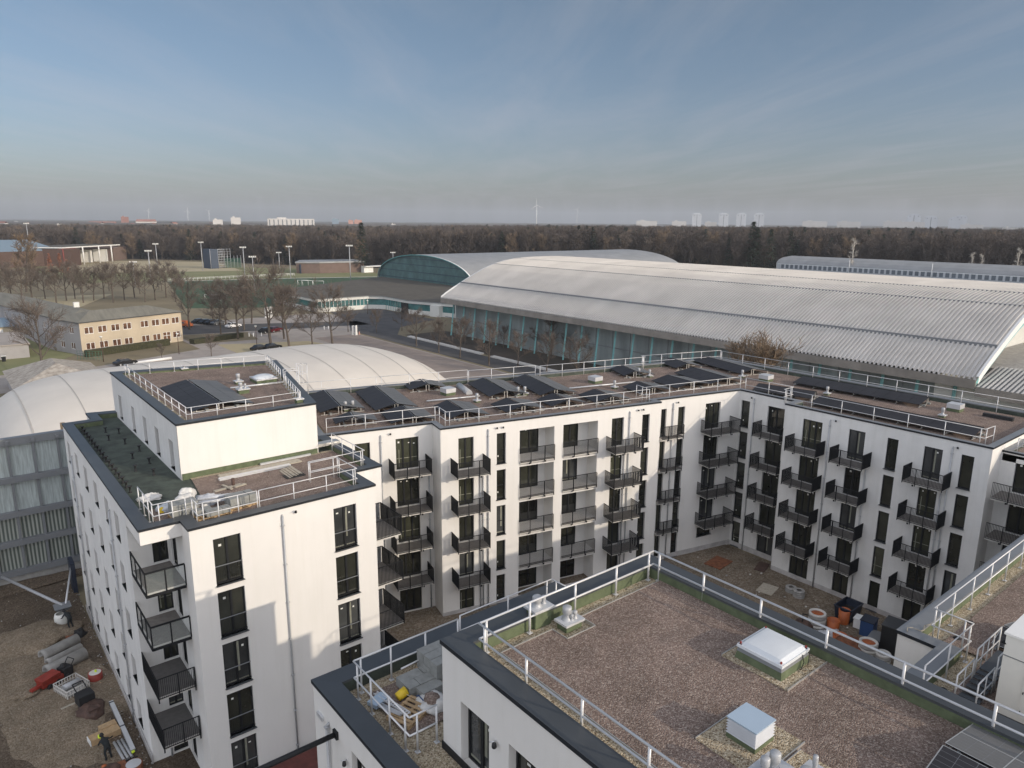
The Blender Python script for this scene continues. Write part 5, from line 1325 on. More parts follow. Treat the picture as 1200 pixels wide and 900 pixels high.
def dome(name, cx, cy, a, bb, h, label):
    t = thing(name, (cx, cy, GZ), label, 'air dome'); b = MB(); nu, nv = 72, 28; P = []
    def pt(u, v):
        # u -1..1 along, v 0..pi across
        e = (1 - abs(u) ** (7.0 if u < 0 else 3.8)) ** .5 if abs(u) < 1 else 0
        c, s_ = math.cos(v), math.sin(v)
        x = cx + a * u * (1 - .0 * s_); y = cy - bb * (abs(c) ** .85) * (1 if c > 0 else -1) * (.25 + .75 * e); z = GZ + h * (1 + .14 * max(0, u)) * (s_ ** .8 if s_ > 0 else 0) * e
        return (x, y, z)
    for j in range(nv + 1):
        for i in range(nu + 1): P.append(pt(math.sin(math.pi / 2 * (2 * i / nu - 1)), math.pi * j / nv))
    i0 = b.pts(P); mm = b.m('tent')
    for j in range(nv):
        for i in range(nu):
            k = i0 + j * (nu + 1) + i; b.f.append((k, k + 1, k + nu + 2, k + nu + 1)); b.mi.append(mm); b.sm.append(True)
    b.build('membrane', t)
    x = -a + 5
    while x < a - 2:
        u = x / a; s = MB(); pts = [Vector(pt(u, math.pi * j / 40)) for j in range(1, 40)]; big = (int((x + a) / 5.2) % 3 == 0)
        for p0, p1 in zip(pts[:-1], pts[1:]):
            dx = .08 if big else .045; o = Vector((0, -.01, .03)); q = [p0 + o + Vector((-dx, 0, 0)), p0 + o + Vector((dx, 0, 0)), p1 + o + Vector((dx, 0, 0)), p1 + o + Vector((-dx, 0, 0))]
            s.face(q, 'seam')
        x += 5.2; s.build('seam', t)
    return t
dome('air_dome', 34.0, 105, 32.0, 21.5, 9.6, 'long white air-supported dome with arched seams behind the corner block')
# small hipped barn-like roof in front left (pale roof by the bare tree)
t = thing('storage_shed', (14, 156, GZ), 'low shed with pale mottled hipped roof beside the bare tree, above the white dome', 'shed')
b = MB(); x0, y0, x1, y1 = 9, 138, 22, 156
b.box((x0, y0, GZ), (x1, y1, 2.6), 'grey_render'); b.build('wall', t)
b = MB(); R0 = [(x0 - .5, y0 - .5, 2.6), (x1 + .5, y0 - .5, 2.6), (x1 + .5, y1 + .5, 2.6), (x0 - .5, y1 + .5, 2.6)]; r1, r2 = (15.5, 144, 5.2), (15.5, 150, 5.2)
for q in ([R0[0], R0[1], r1], [R0[1], R0[2], r2, r1], [R0[2], R0[3], r2], [R0[3], R0[0], r1, r2]): b.face(q, 'mottled')
b.build('roof', t)

# ================================================================== tan two-storey office
def hip_building(name, o, rz, L, D, H, hr, mwall, mroof, label, wins, mside=None, sides=None, rows=2):
    """front along local +x, depth into +y"""
    t = thing(name, (o[0], o[1], GZ), label, 'building', rz=rz)
    W = Matrix.Translation((o[0], o[1], 0)) @ Matrix.Rotation(rz, 4, 'Z')
    WM[t.name] = Matrix.Translation((o[0], o[1], GZ)) @ Matrix.Rotation(rz, 4, 'Z')
    w = MB(W); wall(w, 0, L, GZ, H, [(a, a + ww, z, z + hh, .12) for a, z, ww, hh in wins], mwall)
    F2 = W @ Matrix.Translation((0, D, 0)) @ Matrix.Rotation(-math.pi / 2, 4, 'Z'); w.F = F2
    so = [(a, a + ww, z, z + hh, .12) for a, z, ww, hh in (sides or [])]
    wall(w, 0, D, GZ, H, so, mside or mwall)
    w.F = W @ Matrix.Translation((L, 0, 0)) @ Matrix.Rotation(math.pi / 2, 4, 'Z'); wall(w, 0, D, GZ, H, [], mside or mwall)
    w.F = W @ Matrix.Translation((L, D, 0)) @ Matrix.Rotation(math.pi, 4, 'Z'); wall(w, 0, L, GZ, H, [], mwall)
    w.build('wall', t)
    r = MB(W); e = .45; a = [(-e, -e, H), (L + e, -e, H), (L + e, D + e, H), (-e, D + e, H)]; k = min(L, D) / 2
    if L > D: p, q = (k, D / 2, H + hr), (L - k, D / 2, H + hr); F_ = ([a[0], a[1], q, p], [a[1], a[2], q], [a[2], a[3], p, q], [a[3], a[0], p])
    else: p, q = (L / 2, k, H + hr), (L / 2, D - k, H + hr); F_ = ([a[0], a[1], p], [a[1], a[2], q, p], [a[2], a[3], q], [a[3], a[0], p, q])
    for f in F_: r.face(f, mroof)
    r.box((-e, -e, H - .18), (L + e, D + e, H - .01), 'cap'); r.build('roof', t)
    for FF_, lst in ((W, wins), (F2, sides or [])):
        for a_, z, ww, hh in lst:
            k_ = (round(ww, 2), round(hh, 2))
            if k_ not in _off:
                f = MB(); tt = .10
                f.box((0, -.02, 0), (ww, .04, tt), 'white'); f.box((0, -.02, hh - tt), (ww, .04, hh), 'white'); f.box((0, -.02, tt), (tt, .04, hh - tt), 'white'); f.box((ww - tt, -.02, tt), (ww, .04, hh - tt), 'white'); f.box((ww / 2 - .07, -.025, tt), (ww / 2 + .07, .035, hh - tt), 'white')
                if hh > 1.9: f.box((tt, -.022, hh * .62), (ww - tt, .035, hh * .62 + .1), 'white')
                g = MB(); g.face([(tt, .02, tt), (ww - tt, .02, tt), (ww - tt, .02, hh - tt), (tt, .02, hh - tt)], 'curt_glass'); _off[k_] = (f.mesh('window'), g.mesh('pane'))
            Wd = FF_ @ Matrix.Translation((a_, .1, z)); o_ = place(_off[k_][0], 'window', Wd, t); place(_off[k_][1], 'pane', Wd, o_)
    return t
_off = {}
A_ = math.atan2(190.6 - 182.6, 47.9 - 24.9); Lt = 24.6
wn = [1.0, 4.0, 7.0, 9.8, 14.0, 16.8, 19.4, 22.0]
wins = [(x, 4.4, 2.0, 1.55) for x in wn] + [(x, .9, 2.0, 1.55) for x in wn if abs(x - 19.4) > .1] + [(19.4, .1, 2.0, 2.5)]
tan = hip_building('office_building', (24.9, 182.6), A_, Lt, 11.0, 7.2, 1.7, 'tan', 'brown_roof', 'beige two-storey office building with brown hipped roof and white windows', wins, 'grey_render', [(2.2, 4.4, 1.7, 1.5), (6.6, 4.4, 1.7, 1.5), (2.2, .9, 1.7, 1.5), (6.6, .9, 1.7, 1.5)])
b = MB(); b.F = Matrix.Translation((24.9, 182.6, 0)) @ Matrix.Rotation(A_, 4, 'Z'); b.box((-.6, -3.2, GZ), (19.0, -1.9, 1.3), 'hedge'); tag(b.build('hedge'), 'clipped brown hedge along the front of the beige office building', 'hedge')
hip_building('office_wing', (12.8, 256), A_ - math.radians(90) + .17, 1, 1, 1, .1, 'grey_render', 'brown_roof', 'x-temp', []) if False else None
# rear wing: long grey building running away to the left
u_ = Vector((21.0 - 14.1, 191.9 - 229.0)); Lw = u_.length * 1.9; rzw = math.atan2(u_.y, u_.x)
o_ = Vector((23.2, 190.5)) - u_.normalized() * Lw
ww = [(x, 3.9, 1.6, 1.4) for x in range(3, int(Lw) - 3, 6)] + [(x, .6, 1.6, 1.4) for x in range(3, int(Lw) - 3, 6)]
hip_building('office_wing', (o_.x, o_.y), rzw, Lw, 11, 6.9, 1.6, 'grey_render', 'brown_roof', 'long grey wing with brown roof running back to the left edge behind the beige office', ww)
b = MB(); b.box((27.4, 205.2, 8.2), (28.6, 206.4, 9.4), 'panel'); tag(b.build('roof_vent'), 'small pale vent box on the ridge of the grey wing', 'roof vent')
# sheds at the left edge
t = thing('garage', (8, 226, GZ), 'small garage with light blue roof at the left edge', 'garage')
b = MB(); b.box((4, 222, GZ), (15.6, 236, 2.6), 'tan'); b.box((9, 221.95, 1.0), (13.5, 222.0, 2.0), 'white'); b.build('wall', t)
b = MB(); b.face([(3.5, 221.5, 2.6), (16.1, 221.5, 2.6), (14.5, 229, 4.2), (3.5, 229, 4.2)], 'blue_roof'); b.face([(16.1, 221.5, 2.6), (16.1, 236.5, 2.6), (14.5, 229, 4.2)], 'blue_roof'); b.face([(16.1, 236.5, 2.6), (3.5, 236.5, 2.6), (3.5, 229, 4.2), (14.5, 229, 4.2)], 'blue_roof'); b.build('roof', t)
t = thing('flat_garage', (6, 195, GZ), 'flat-roofed grey garage in front of the lawn at the left edge', 'garage')
b = MB(); b.box((-4, 187, GZ), (15.5, 208, 2.7), 'grey_render'); b.build('wall', t); b = MB(); b.box((-4.3, 186.7, 2.7), (15.8, 208.3, 2.95), 'paving'); b.build('roof', t)
t = thing('waste_bin', (10.6, 184.5, GZ), 'dark waste bin with light lid in front of the flat garage', 'bin')
b = MB(); frustum(b, 10.6, 184.5, GZ, .95, .32, .4, 'black'); b.build('bin_body', t); b = MB(); b.box((10.15, 184.05, .95), (11.05, 184.95, 1.05), 'panel'); b.build('lid', t)
t = thing('green_fence', (22, 176, GZ), 'short green mesh fence beside the corner of the beige office', 'fence')
b = MB(); 
for i in range(9): b.box((23.2 + i * .5 - .03, 177.6 - i * .5, GZ), (23.2 + i * .5 + .03, 177.66 - i * .5, 1.8), 'green_paint')
for z in (.2, .7, 1.2, 1.75): b.cyl((23.2, 177.6, z), (27.2, 173.6, z), .03, 'green_paint', 5)
b.build('mesh_panel', t)

# ================================================================== low teal-glazed foyer building
t = thing('foyer_building', (112, 210, GZ), 'low flat-roofed foyer with white and teal window bands before the teal-gabled hall', 'building')
FO = [(98.5, 225), (118, 225), (121.5, 221), (121.5, 205), (124.5, 196), (128, 186.5), (165, 186.5), (165, 300), (98.5, 262)]
b = MB(); b.poly(FO, 3.3, 4.2, 'panel', 'dark_roof'); b.poly(inset(FO, -.35), 4.2, 4.4, 'cap_grey', 'dark_roof'); b.build('roof', t)
b = MB(); b.poly(inset(FO, .5), 1.2, 3.3, 'pane_green'); b.poly(inset(FO, .4), GZ, 1.2, 'panel')
b.poly([(124.0, 195.6), (125.0, 192.0), (126.6, 192), (125.6, 196)], GZ, 3.3, 'panel'); b.poly([(127.8, 186.2), (131.5, 186.2), (131.5, 187), (127.8, 187)], GZ, 3.3, 'panel'); b.build('wall', t)
b = MB()
for i in range(14): b.box((99.3 + i * 1.4, 225.2, 1.2), (99.42 + i * 1.4, 225.45, 3.3), 'white')
for i in range(10): x, y = 121.9, 220 - i * 1.6; b.box((x - .05, y, GZ), (x + .1, y + .15, 3.3), 'teal')
b.build('window_frame', t)
b = MB(); b.box((121.6, 205.5, GZ), (122.3, 209.5, 3.2), 'black'); b.build('doorway', t)

# ================================================================== green-gabled hall (axis along +X)
t = thing('sports_hall', (220, 264, GZ), 'arched hall with dark teal gable and grey roof beyond the foyer', 'hall')
def arc_pts(cy, half, z0, h, n=28, flat=1.0):
    out = []
    for i in range(n + 1):
        t_ = math.pi * i / n; out.append((cy - half * math.cos(t_), z0 + h * (math.sin(t_) ** .82)))
    return out
AP = arc_pts(264, 38.2, 3.0, 12.7)
b = MB(); X0, X1 = 164, 292
for (ya, za), (yb, zb) in zip(AP[:-1], AP[1:]):
    b.face([(X0 - .8, ya, za), (X1, ya, za), (X1, yb, zb), (X0 - .8, yb, zb)], 'hall_roof2', True)
b.build('roof', t)
b = MB(); b.face([(X0, 225.8, GZ)] + [(X0, y, z - .05) for y, z in AP] + [(X0, 302.2, GZ)], 'teal_wall'); b.face([(X1, 225.8, GZ)] + [(X1, y, z - .05) for y, z in AP] + [(X1, 302.2, GZ)], 'teal_wall')
b.box((X0, 225.8, GZ), (X1, 226.2, 3.2), 'teal_wall'); b.box((X0, 301.9, GZ), (X1, 302.2, 3.2), 'teal_wall'); b.build('wall', t)
b = MB()
for z in (5.2, 8.2, 11.2, 13.8):
    ys = [y for y, zz in AP if zz > z]; b.box((X0 - .12, min(ys) - .6, z - .09), (X0 + .02, max(ys) + .6, z + .09), 'blue_steel')
for (ya, za), (yb, zb) in zip(AP[:-1], AP[1:]):
    b.face([(X0 - .85, ya, za - .35), (X0 - .85, ya, za + .03), (X0 - .85, yb, zb + .03), (X0 - .85, yb, zb - .35)], 'teal')
    b.face([(X0 - .85, ya, za + .05), (X0 - .25, ya, za + .05), (X0 - .25, yb, zb + .05), (X0 - .85, yb, zb + .05)], 'white')
b.build('gable_trim', t)

# ================================================================== big hall with ribbed roof (axis along Y)
t = thing('ice_hall', (140, 97, GZ), 'huge hall with pale ribbed arched roof and slanting teal struts along its side', 'hall')
HP = [(105.0, 9.75), (106.5, 10.7), (109, 12.0), (112, 13.45), (115.5, 15.1), (119, 16.6), (122.5, 17.75), (126, 18.5), (130, 19.0), (135, 19.25), (140, 19.3)]
HP = HP + [(280 - x, z) for x, z in HP[-2::-1]]
Ya, Yb = 33.8, 160.
b = MB(); mm = None
pitch = .62; n = int((Yb - Ya) / pitch)
prof = [(0, 0), (.46, 0), (.54, .26), (.92, .26)]
ys = []
for i in range(n):
    for dy, dz in prof: ys.append((Ya + (i + dy / 1.0 * 1.0) * pitch if False else Ya + i * pitch + dy * pitch, dz))
ys.append((Yb, 0))
P = []; ni = len(HP)
for y, dz in ys:
    for x, z in HP: P.append((x, y, z + dz + (.28 if 111.5 < x < 168.5 else 0)))
i0 = b.pts(P); mm = b.m('hall_roof')
for j in range(len(ys) - 1):
    for i in range(ni - 1):
        k = i0 + j * ni + i; b.f.append((k, k + 1, k + ni + 1, k + ni)); b.mi.append(mm); b.sm.append(False)
b.build('roof', t)
b = MB()
for x, z, w_, h_ in ((111.4, 13.35, .5, .38), (122.4, 18.15, .12, .12), (129.8, 19.4, .14, .12), (157.6, 18.15, .12, .12)): b.box((x - w_ / 2, Ya, z - .1), (x + w_ / 2, Yb, z + h_), 'cap_grey')
b.build('roof_seam', t)
b = MB(); b.box((104.75, Ya - .1, 8.55), (105.0, Yb, 9.72), 'fascia')
b.F = Matrix(); b.box((105.0, Ya, 8.5), (110.6, Yb, 8.6), 'fascia'); b.box((175.0, Ya, 8.5), (175.3, Yb, 9.7), 'fascia')
# arched verge at both gables
for y in (Ya - .35, Yb):
    for (xa, za), (xb, zb) in zip(HP[:-1], HP[1:]):
        for q in ([(xa, y, za - .55), (xb, y, zb - .55), (xb, y, zb + .45), (xa, y, za + .45)], [(xa, y, za + .45), (xb, y, zb + .45), (xb, y + .35, zb + .45), (xa, y + .35, za + .45)], [(xa, y + .35, za - .55), (xb, y + .35, zb - .55), (xb, y + .35, zb + .45), (xa, y + .35, za + .45)]): b.face(q, 'white')
b.build('fascia', t)
b = MB()
for y in (Ya + 6, Yb - .8): b.face([(110.6, y, GZ)] + [(x, y, z - .1) for x, z in HP if 110 < x < 170] + [(169.4, y, GZ)], 'panel' if y < 50 else 'grey_wall')
b.box((109.0, Ya + .8, GZ), (109.3, Yb - .8, 8.6), 'grey_wall'); b.box((169.1, Ya, GZ), (169.4, Yb - .8, 9.6), 'grey_wall')

for (xa, za), (xb, zb) in zip(HP[:-1], HP[1:]): b.face([(xa, Ya + .1, za - 1.6), (xb, Ya + .1, zb - 1.6), (xb, Ya + .1, zb - .5), (xa, Ya + .1, za - .5)], 'teal_light')
b.build('wall', t)
b = MB(); y = Ya + 1
while y < Yb:
    b.box((108.9, y - .06, 0), (108.99, y + .06, 8.5), 'cap_grey'); b.box((108.88, y, 4.1), (108.99, y + 4.6, 4.25), 'cap_grey'); y += 4.8
b.build('wall_grid', t)
y = 37.0; cnt = 0
SM = MB(); SM.cyl((-.5, 0, 8.6 - GZ), (-1.5, 0, 0), .24, 'teal_light', 4); SM.box((-.75, -.14, 8.2), (.9, .14, 8.75), 'teal_light'); SM = SM.mesh('strut')
while y < Yb - 1 and cnt < 26:
    place(SM, 'strut', Matrix.Translation((108.3, y, GZ)), t); y += 4.85; cnt += 1
y = 29.5
b = MB(); b.box((108, 20, GZ), (160, Ya + 5.9, 9.0), 'panel'); b.box((113, 24, 9.0), (165, Ya + 5.8, 10.2), 'conc_dark')
for i in range(26):
    y_ = 20 + i * .55; b.face([(104.8, y_, 8.9), (104.8, y_ + .3, 8.9), (113, y_ + .3, 10.6), (113, y_, 10.6)], 'hall_roof')
b.face([(104.8, 19.9, 8.75), (104.8, Ya, 8.75), (113, Ya, 10.45), (113, 19.9, 10.45)], 'cap_grey'); b.build('annex_roof', t)
b = MB(); b.box((105.2, 8, GZ), (118, Ya - .4, 4.5), 'grey_wall'); b.box((104.75, 7, 7.6), (105.0, Ya - .2, 8.85), 'fascia'); b.build('annex_wall', t)
# second parallel roof behind, and the far hall
t = thing('rear_hall', (200, 120, GZ), 'flatter pale roof peeping out behind the big ribbed hall', 'hall')
b = MB(); AP2 = [(178, 9), (186, 12.0), (196, 13.9), (206, 14.4), (216, 13.9), (226, 12), (234, 9)]
for (xa, za), (xb, zb) in zip(AP2[:-1], AP2[1:]): b.face([(xa, 40, za), (xb, 40, zb), (xb, 182, zb), (xa, 182, za)], 'hall_roof', True)
b.face([(178, 182, GZ)] + [(x, 182, z) for x, z in AP2] + [(234, 182, GZ)], 'grey_wall'); b.build('roof', t)
b = MB(); b.box((177.8, 40, GZ), (178.2, 182, 9), 'grey_wall'); b.box((233.8, 40, GZ), (234.2, 182, 9), 'grey_wall'); b.build('wall', t)
t = thing('long_hall', (362, 120, GZ), 'very long hall with grey barrel roof and window band before the forest', 'hall')
b = MB(); xa, xb, y0, y1 = 355, 385, -60, 216
ap = [(xa, 9.3), (xa + 2, 10.8), (xa + 6, 11.9), (xa + 15, 12.6), (xb - 6, 11.9), (xb - 2, 10.8), (xb, 9.3)]
for (p, za), (q, zb) in zip(ap[:-1], ap[1:]): b.face([(p, y0, za), (q, y0, zb), (q, y1, zb), (p, y1, za)], 'hall_roof2', True)
b.build('roof', t)
b = MB(); b.face([(xa, y1 - .2, GZ)] + [(x, y1 - .2, z) for x, z in ap] + [(xb, y1 - .2, GZ)], 'panel'); b.box((xa + .2, y0, GZ), (xb - .2, y1 - .2, 9.3), 'panel2'); b.build('wall', t)
g = MB(); g.box((xa + .1, y0, 6.6), (xa + .18, y1 - 2, 8.6), 'far_glass'); g.build('window_band', t)
g = MB(); y = y0
while y < y1 - 2: g.box((xa + .02, y, 6.6), (xa + .2, y + .9, 8.6), 'panel2'); y += 2.6
g.box((xa + .0, y0, 8.6), (xa + .2, y1 - 1, 8.75), 'white'); g.build('window_frame', t)
g = MB(); g.box((330, -60, GZ), (354.8, 214, 5.6), 'hall_roof2'); g.build('lean_to', t)
g = MB()
for yy in (176, 138, 92, 66, 40): g.cyl((354.5, yy, 5), (354.5, yy, 12.5), .12, 'white', 6)
g.build('flue_pipe', t)

# ================================================================== gym with red truss, brown building, scaffolds, lamps
t = thing('clubhouse', (90, 470, GZ), 'clubhouse with dark red timber truss, flat roof and white gates, in front of the forest', 'building')
u_ = (Vector(at(136, 306, 0)) - Vector(at(60, 311, 0))); o_ = Vector(at(52, 311, 0)); 
F = Matrix.Translation((70, 500, 0)) @ Matrix.Rotation(math.radians(-38), 4, 'Z')
def pxbox(b, x0, x1, ytop, ybase, dist_ref, m, depth=12, F=None):
    """upright block facing the camera: bottom edge on the ground at ybase"""
    a = Vector(at(x0, ybase, GZ)); c = Vector(at(x1, ybase, GZ)); r0 = RR @ Vector((x0 - 600, ytop - 450, 847.))
    z = 29.4 + r0.z * math.hypot(a.x, a.y) / math.hypot(r0.x, r0.y)
    u = (c - a).normalized(); n = Vector((-u.y, u.x)) * depth
    b.poly([tuple(a), tuple(c), tuple(c + n), tuple(a + n)], GZ, z, m); return a, c, z
b = MB(); pxbox(b, 52, 84, 292, 312, 0, 'brown', 14); pxbox(b, 92, 107, 293, 307.5, 0, 'white', 3); pxbox(b, 110, 125, 292, 306.5, 0, 'white', 3); pxbox(b, 86, 134, 290, 305.5, 0, 'brick_brown', 25); b.build('wall', t)
b = MB(); a = Vector(at(76, 312, GZ)); c = Vector(at(140, 306, GZ)); u = (c - a).normalized(); nn = Vector((-u.y, u.x))
b.poly([tuple(a), tuple(c + u * 3), tuple(c + u * 3 + nn * 30), tuple(a + nn * 30)], 11.0, 11.7, 'white', 'dark_roof')
b.poly([tuple(a + nn * .5), tuple(a + u * 14 + nn * .5), tuple(a + u * 14 + nn * 3), tuple(a + nn * 3)], 9.4, 10.9, 'maroon2'); b.build('roof', t)
b = MB()
for k, z in ((0, 1), (.2, 1), (.33, 1), (.62, 1), (.86, 1)): p = a + u * (c - a).length * k; b.cyl((p.x, p.y, GZ), (p.x, p.y, 11), .45, 'maroon2' if k < .3 else 'white', 6)
b.build('column', t)
t = thing('gym_hall', (60, 480, GZ), 'pale blue low-pitched hall roof left of the clubhouse', 'building')
b = MB(); a = Vector(at(-12, 315, GZ)); c = Vector(at(74, 311, GZ)); u = (c - a).normalized(); nn = Vector((-u.y, u.x)); L = (c - a).length
pts = [a, c, c + nn * 50, a + nn * 50]
b.poly([tuple(p) for p in pts], GZ, 9.5, 'brown'); b.build('wall', t)
b = MB(); k = .35
P0 = [(a.x, a.y, 9.5), (c.x, c.y, 9.5)]; m1 = a + u * L * .35 + nn * 25; m2 = c - u * L * .15 + nn * 25
b.face([P0[0], P0[1], (m2.x, m2.y, 16.0), (m1.x, m1.y, 16.0)], 'blue_roof'); q = c + nn * 50; b.face([P0[1], (q.x, q.y, 9.5), (m2.x, m2.y, 16.0)], 'blue_roof'); q2 = a + nn * 50; b.face([(q.x, q.y, 9.5), (q2.x, q2.y, 9.5), (m1.x, m1.y, 16.0), (m2.x, m2.y, 16.0)], 'blue_roof'); b.face([(q2.x, q2.y, 9.5), P0[0], (m1.x, m1.y, 16.0)], 'blue_roof'); b.build('roof', t)
t = thing('changing_block', (185, 396, GZ), 'brown brick flat building with pale roof edge and white canopy beside the pitch', 'building')
b = MB(); P = [(165.9, 402.8), (176.9, 395.7), (203, 392), (206, 412), (176, 420)]; b.poly(P, GZ, 5.6, 'brick_brown'); b.build('wall', t)
b = MB(); b.poly(inset(P, -.5), 5.6, 6.4, 'hall_roof2'); b.build('roof', t); b = MB(); b.box((201, 388, GZ), (207, 391.8, 3.2), 'white'); b.box((201, 386, 3.2), (213, 392, 3.6), 'white'); b.build('canopy', t)
b = MB(); b.box((167.3, 400.0, GZ), (167.6, 402.5, 5.0), 'blue_steel'); b.build('side_panel', t)
t = thing('climbing_tower', (143, 481, GZ), 'dark blue cladded tower with open grey scaffold frame at the end of the field', 'tower')
p0 = Vector(at(239, 314, GZ)); p1 = Vector(at(247.5, 315, GZ)); p2 = Vector(at(262, 313.8, GZ))
b = MB(); u = (p1 - p0).normalized(); nn = Vector((-u.y, u.x)) * 5; b.poly([tuple(p0), tuple(p1), tuple(p1 + nn), tuple(p0 + nn)], GZ, 11.6, 'blue_steel'); b.build('cladding', t)
b = MB(); u2 = p2 - p1
for i in range(5):
    for q in (Vector((0, 0)), nn):
        p = p1 + u2 * i / 4 + q; b.cyl((p.x, p.y, GZ), (p.x, p.y, 11.8), .13, 'zinc', 5)
for k in range(8):
    z = .6 + k * 1.55
    for q in (Vector((0, 0)), nn): b.cyl((p1.x + q.x, p1.y + q.y, z), (p2.x + q.x, p2.y + q.y, z), .1, 'zinc', 5)
b.build('scaffold', t)
t = thing('ball_net', (150, 462, GZ), 'green ball-stop netting right of the climbing tower', 'net')
b = MB(); q0 = Vector(at(263, 314, GZ)); q1 = Vector(at(283, 313.5, GZ))
for i in range(6): p = q0 + (q1 - q0) * i / 5; b.cyl((p.x, p.y, GZ), (p.x, p.y, 7.5), .12, 'zinc', 5)
for k in range(14): z = .2 + k * .42; b.cyl((q0.x, q0.y, z), (q1.x, q1.y, z), .05, 'green_paint', 4)
for k in range(50): p = q0 + (q1 - q0) * k / 49; b.cyl((p.x, p.y, GZ), (p.x, p.y, 5.8), .04, 'green_paint', 4)
b.build('netting', t)
b = MB(); q0 = Vector(at(197, 330, GZ)); q1 = Vector(at(300, 325, GZ)); q2 = Vector(at(345, 323, GZ)); 
for a_, c_ in ((q0, q1), (q1, q2)):
    n = 22
    for i in range(n + 1): p = a_ + (c_ - a_) * i / n; b.cyl((p.x, p.y, GZ), (p.x, p.y, 1.15), .07, 'white', 4)
    for z in (.6, 1.1): b.cyl((a_.x, a_.y, z), (c_.x, c_.y, z), .07, 'white', 4)
tag(b.build('pitch_barrier'), 'white pitch barrier between the light lawn and the dark green football pitch', 'barrier')
def goal(px, py, w_, h_, label):
    x, y = at(px, py, GZ); b = MB(); b.tube([(x, y, GZ), (x, y, h_), (x + w_ * .75, y - w_ * .66, h_), (x + w_ * .75, y - w_ * .66, GZ)], .09, 'white', 5); b.tube([(x, y, h_), (x + 1.2, y + 1.4, GZ)], .05, 'white', 4); tag(b.build('goal'), label, 'goal')
goal(349, 334, 5, 2.1, 'white football goal on the dark pitch, the left one of the near pair'); goal(354, 334.5, 5, 2.1, 'white football goal on the dark pitch, overlapping the left one'); goal(367, 335, 5, 2.1, 'white football goal on the dark pitch, nearest the hall'); goal(240, 352, 6, 2.0, 'white goal at the near edge of the pitch behind the bare trees')
POLES = [(37.5, 285, 262, 'behind the gym hall at the left edge'), (177.5, 333.75, 294, 'left of the climbing tower, nearer one'), (185.5, 320, 286, 'left of the climbing tower, farther one'), (238, 317.5, 284, 'touching the climbing tower'), (287.5, 330, 290, 'right of the netting, on the pitch edge'), (298.5, 341, 301, 'on the near pitch side between the trees'), (328, 318.75, 296, 'left of the brown brick building, farther one'), (340.75, 326, 289, 'left of the brown brick building, nearer one'), (411.25, 337, 288, 'between the brown brick building and the teal gable'), (461, 318, 296, 'just above the teal gable'), (159, 337, 307, 'low one between the field and the bare tree row')]
for px, pb, pt, l in POLES:
    a_ = Vector(at(px, pb, GZ)) if pb > 290 else Vector(at(px, 312, GZ)); r0 = RR @ Vector((px - 600, pt - 450, 847.)); d_ = math.hypot(a_.x, a_.y); z = 29.4 + r0.z * d_ / math.hypot(r0.x, r0.y)
    t = thing('floodlight_mast', (a_.x, a_.y, GZ), 'grey floodlight mast ' + l, 'floodlight', 'floodlight masts round the pitches')
    b = MB(); b.cyl((a_.x, a_.y, GZ), (a_.x, a_.y, z), .26, 'zinc', 6, .16); b.build('mast', t)
    b = MB(); u = Vector((a_.y, -a_.x)).normalized()
    b.F = frame((a_.x, a_.y), (u.x, u.y)); b.box((-1.5, -.15, z - .3), (1.5, .15, z - .1), 'zinc')
    for q in (-1.2, -.4, .4, 1.2): b.box((q - .3, -.3, z - .1), (q + .3, .15, z + .4), 'panel')
    b.build('lamp_head', t)

# ================================================================== cars
def car(x, y, rz, m, label, kind='car'):
    t = thing('parked_car', (x, y, GZ + .03), label, 'car', 'parked cars', rz); W = wm(t)
    b = MB(W); S = [(-2.15, .32), (-2.2, .75), (-1.9, .92), (-1.55, 1.0), (-1.05, 1.42), (.35, 1.45), (.95, 1.02), (1.9, .88), (2.2, .62), (2.2, .32)]
    if kind == 'van': S = [(-2.2, .35), (-2.25, 1.0), (-2.15, 1.75), (.9, 1.8), (1.5, 1.15), (2.2, .95), (2.3, .35)]
    hw = .86
    def wd(z): return hw if z < .95 else hw - (z - .95) * .42
    n = len(S)
    for i in range(n):
        (xa, za), (xb, zb) = S[i], S[(i + 1) % n]
        b.face([(xa, -wd(za), za), (xa, wd(za), za), (xb, wd(zb), zb), (xb, -wd(zb), zb)], m)
    for s_ in (-1, 1):
        lo = [(xx, s_ * wd(z), z) for xx, z in S]; b.face(lo if s_ < 0 else lo[::-1], m)
    b.build('body', t)
    g = MB(W)
    for s_ in (-1, 1):
        f = [(-1.45, s_ * (wd(1.03) + .004), 1.03), (.75, s_ * (wd(1.03) + .004), 1.03), (.3, s_ * (wd(1.36) + .006), 1.36), (-1.0, s_ * (wd(1.36) + .006), 1.36)]; g.face(f, 'car_glass')
    g.face([(.40, -.62, 1.41), (.40, .62, 1.41), (.93, .76, 1.06), (.93, -.76, 1.06)], 'car_glass') if kind == 'car' else None
    g.face([(-1.10, -.62, 1.40), (-1.54, -.76, 1.04), (-1.54, .76, 1.04), (-1.10, .62, 1.40)], 'car_glass') if kind == 'car' else None
    for i in range(len(g.v)): g.v[i] = g.v[i] + Vector((0, 0, .012))
    g.build('windows', t)
    for sx in (-1.35, 1.35):
        for sy in (-.82, .82):
            w_ = MB(W); w_.cyl((sx, sy - .1, .32), (sx, sy + .1, .32), .32, 'black', 12); w_.cyl((sx, sy - .11, .32), (sx, sy + .11, .32), .18, 'zinc', 8); w_.build('wheel', t)
    return t
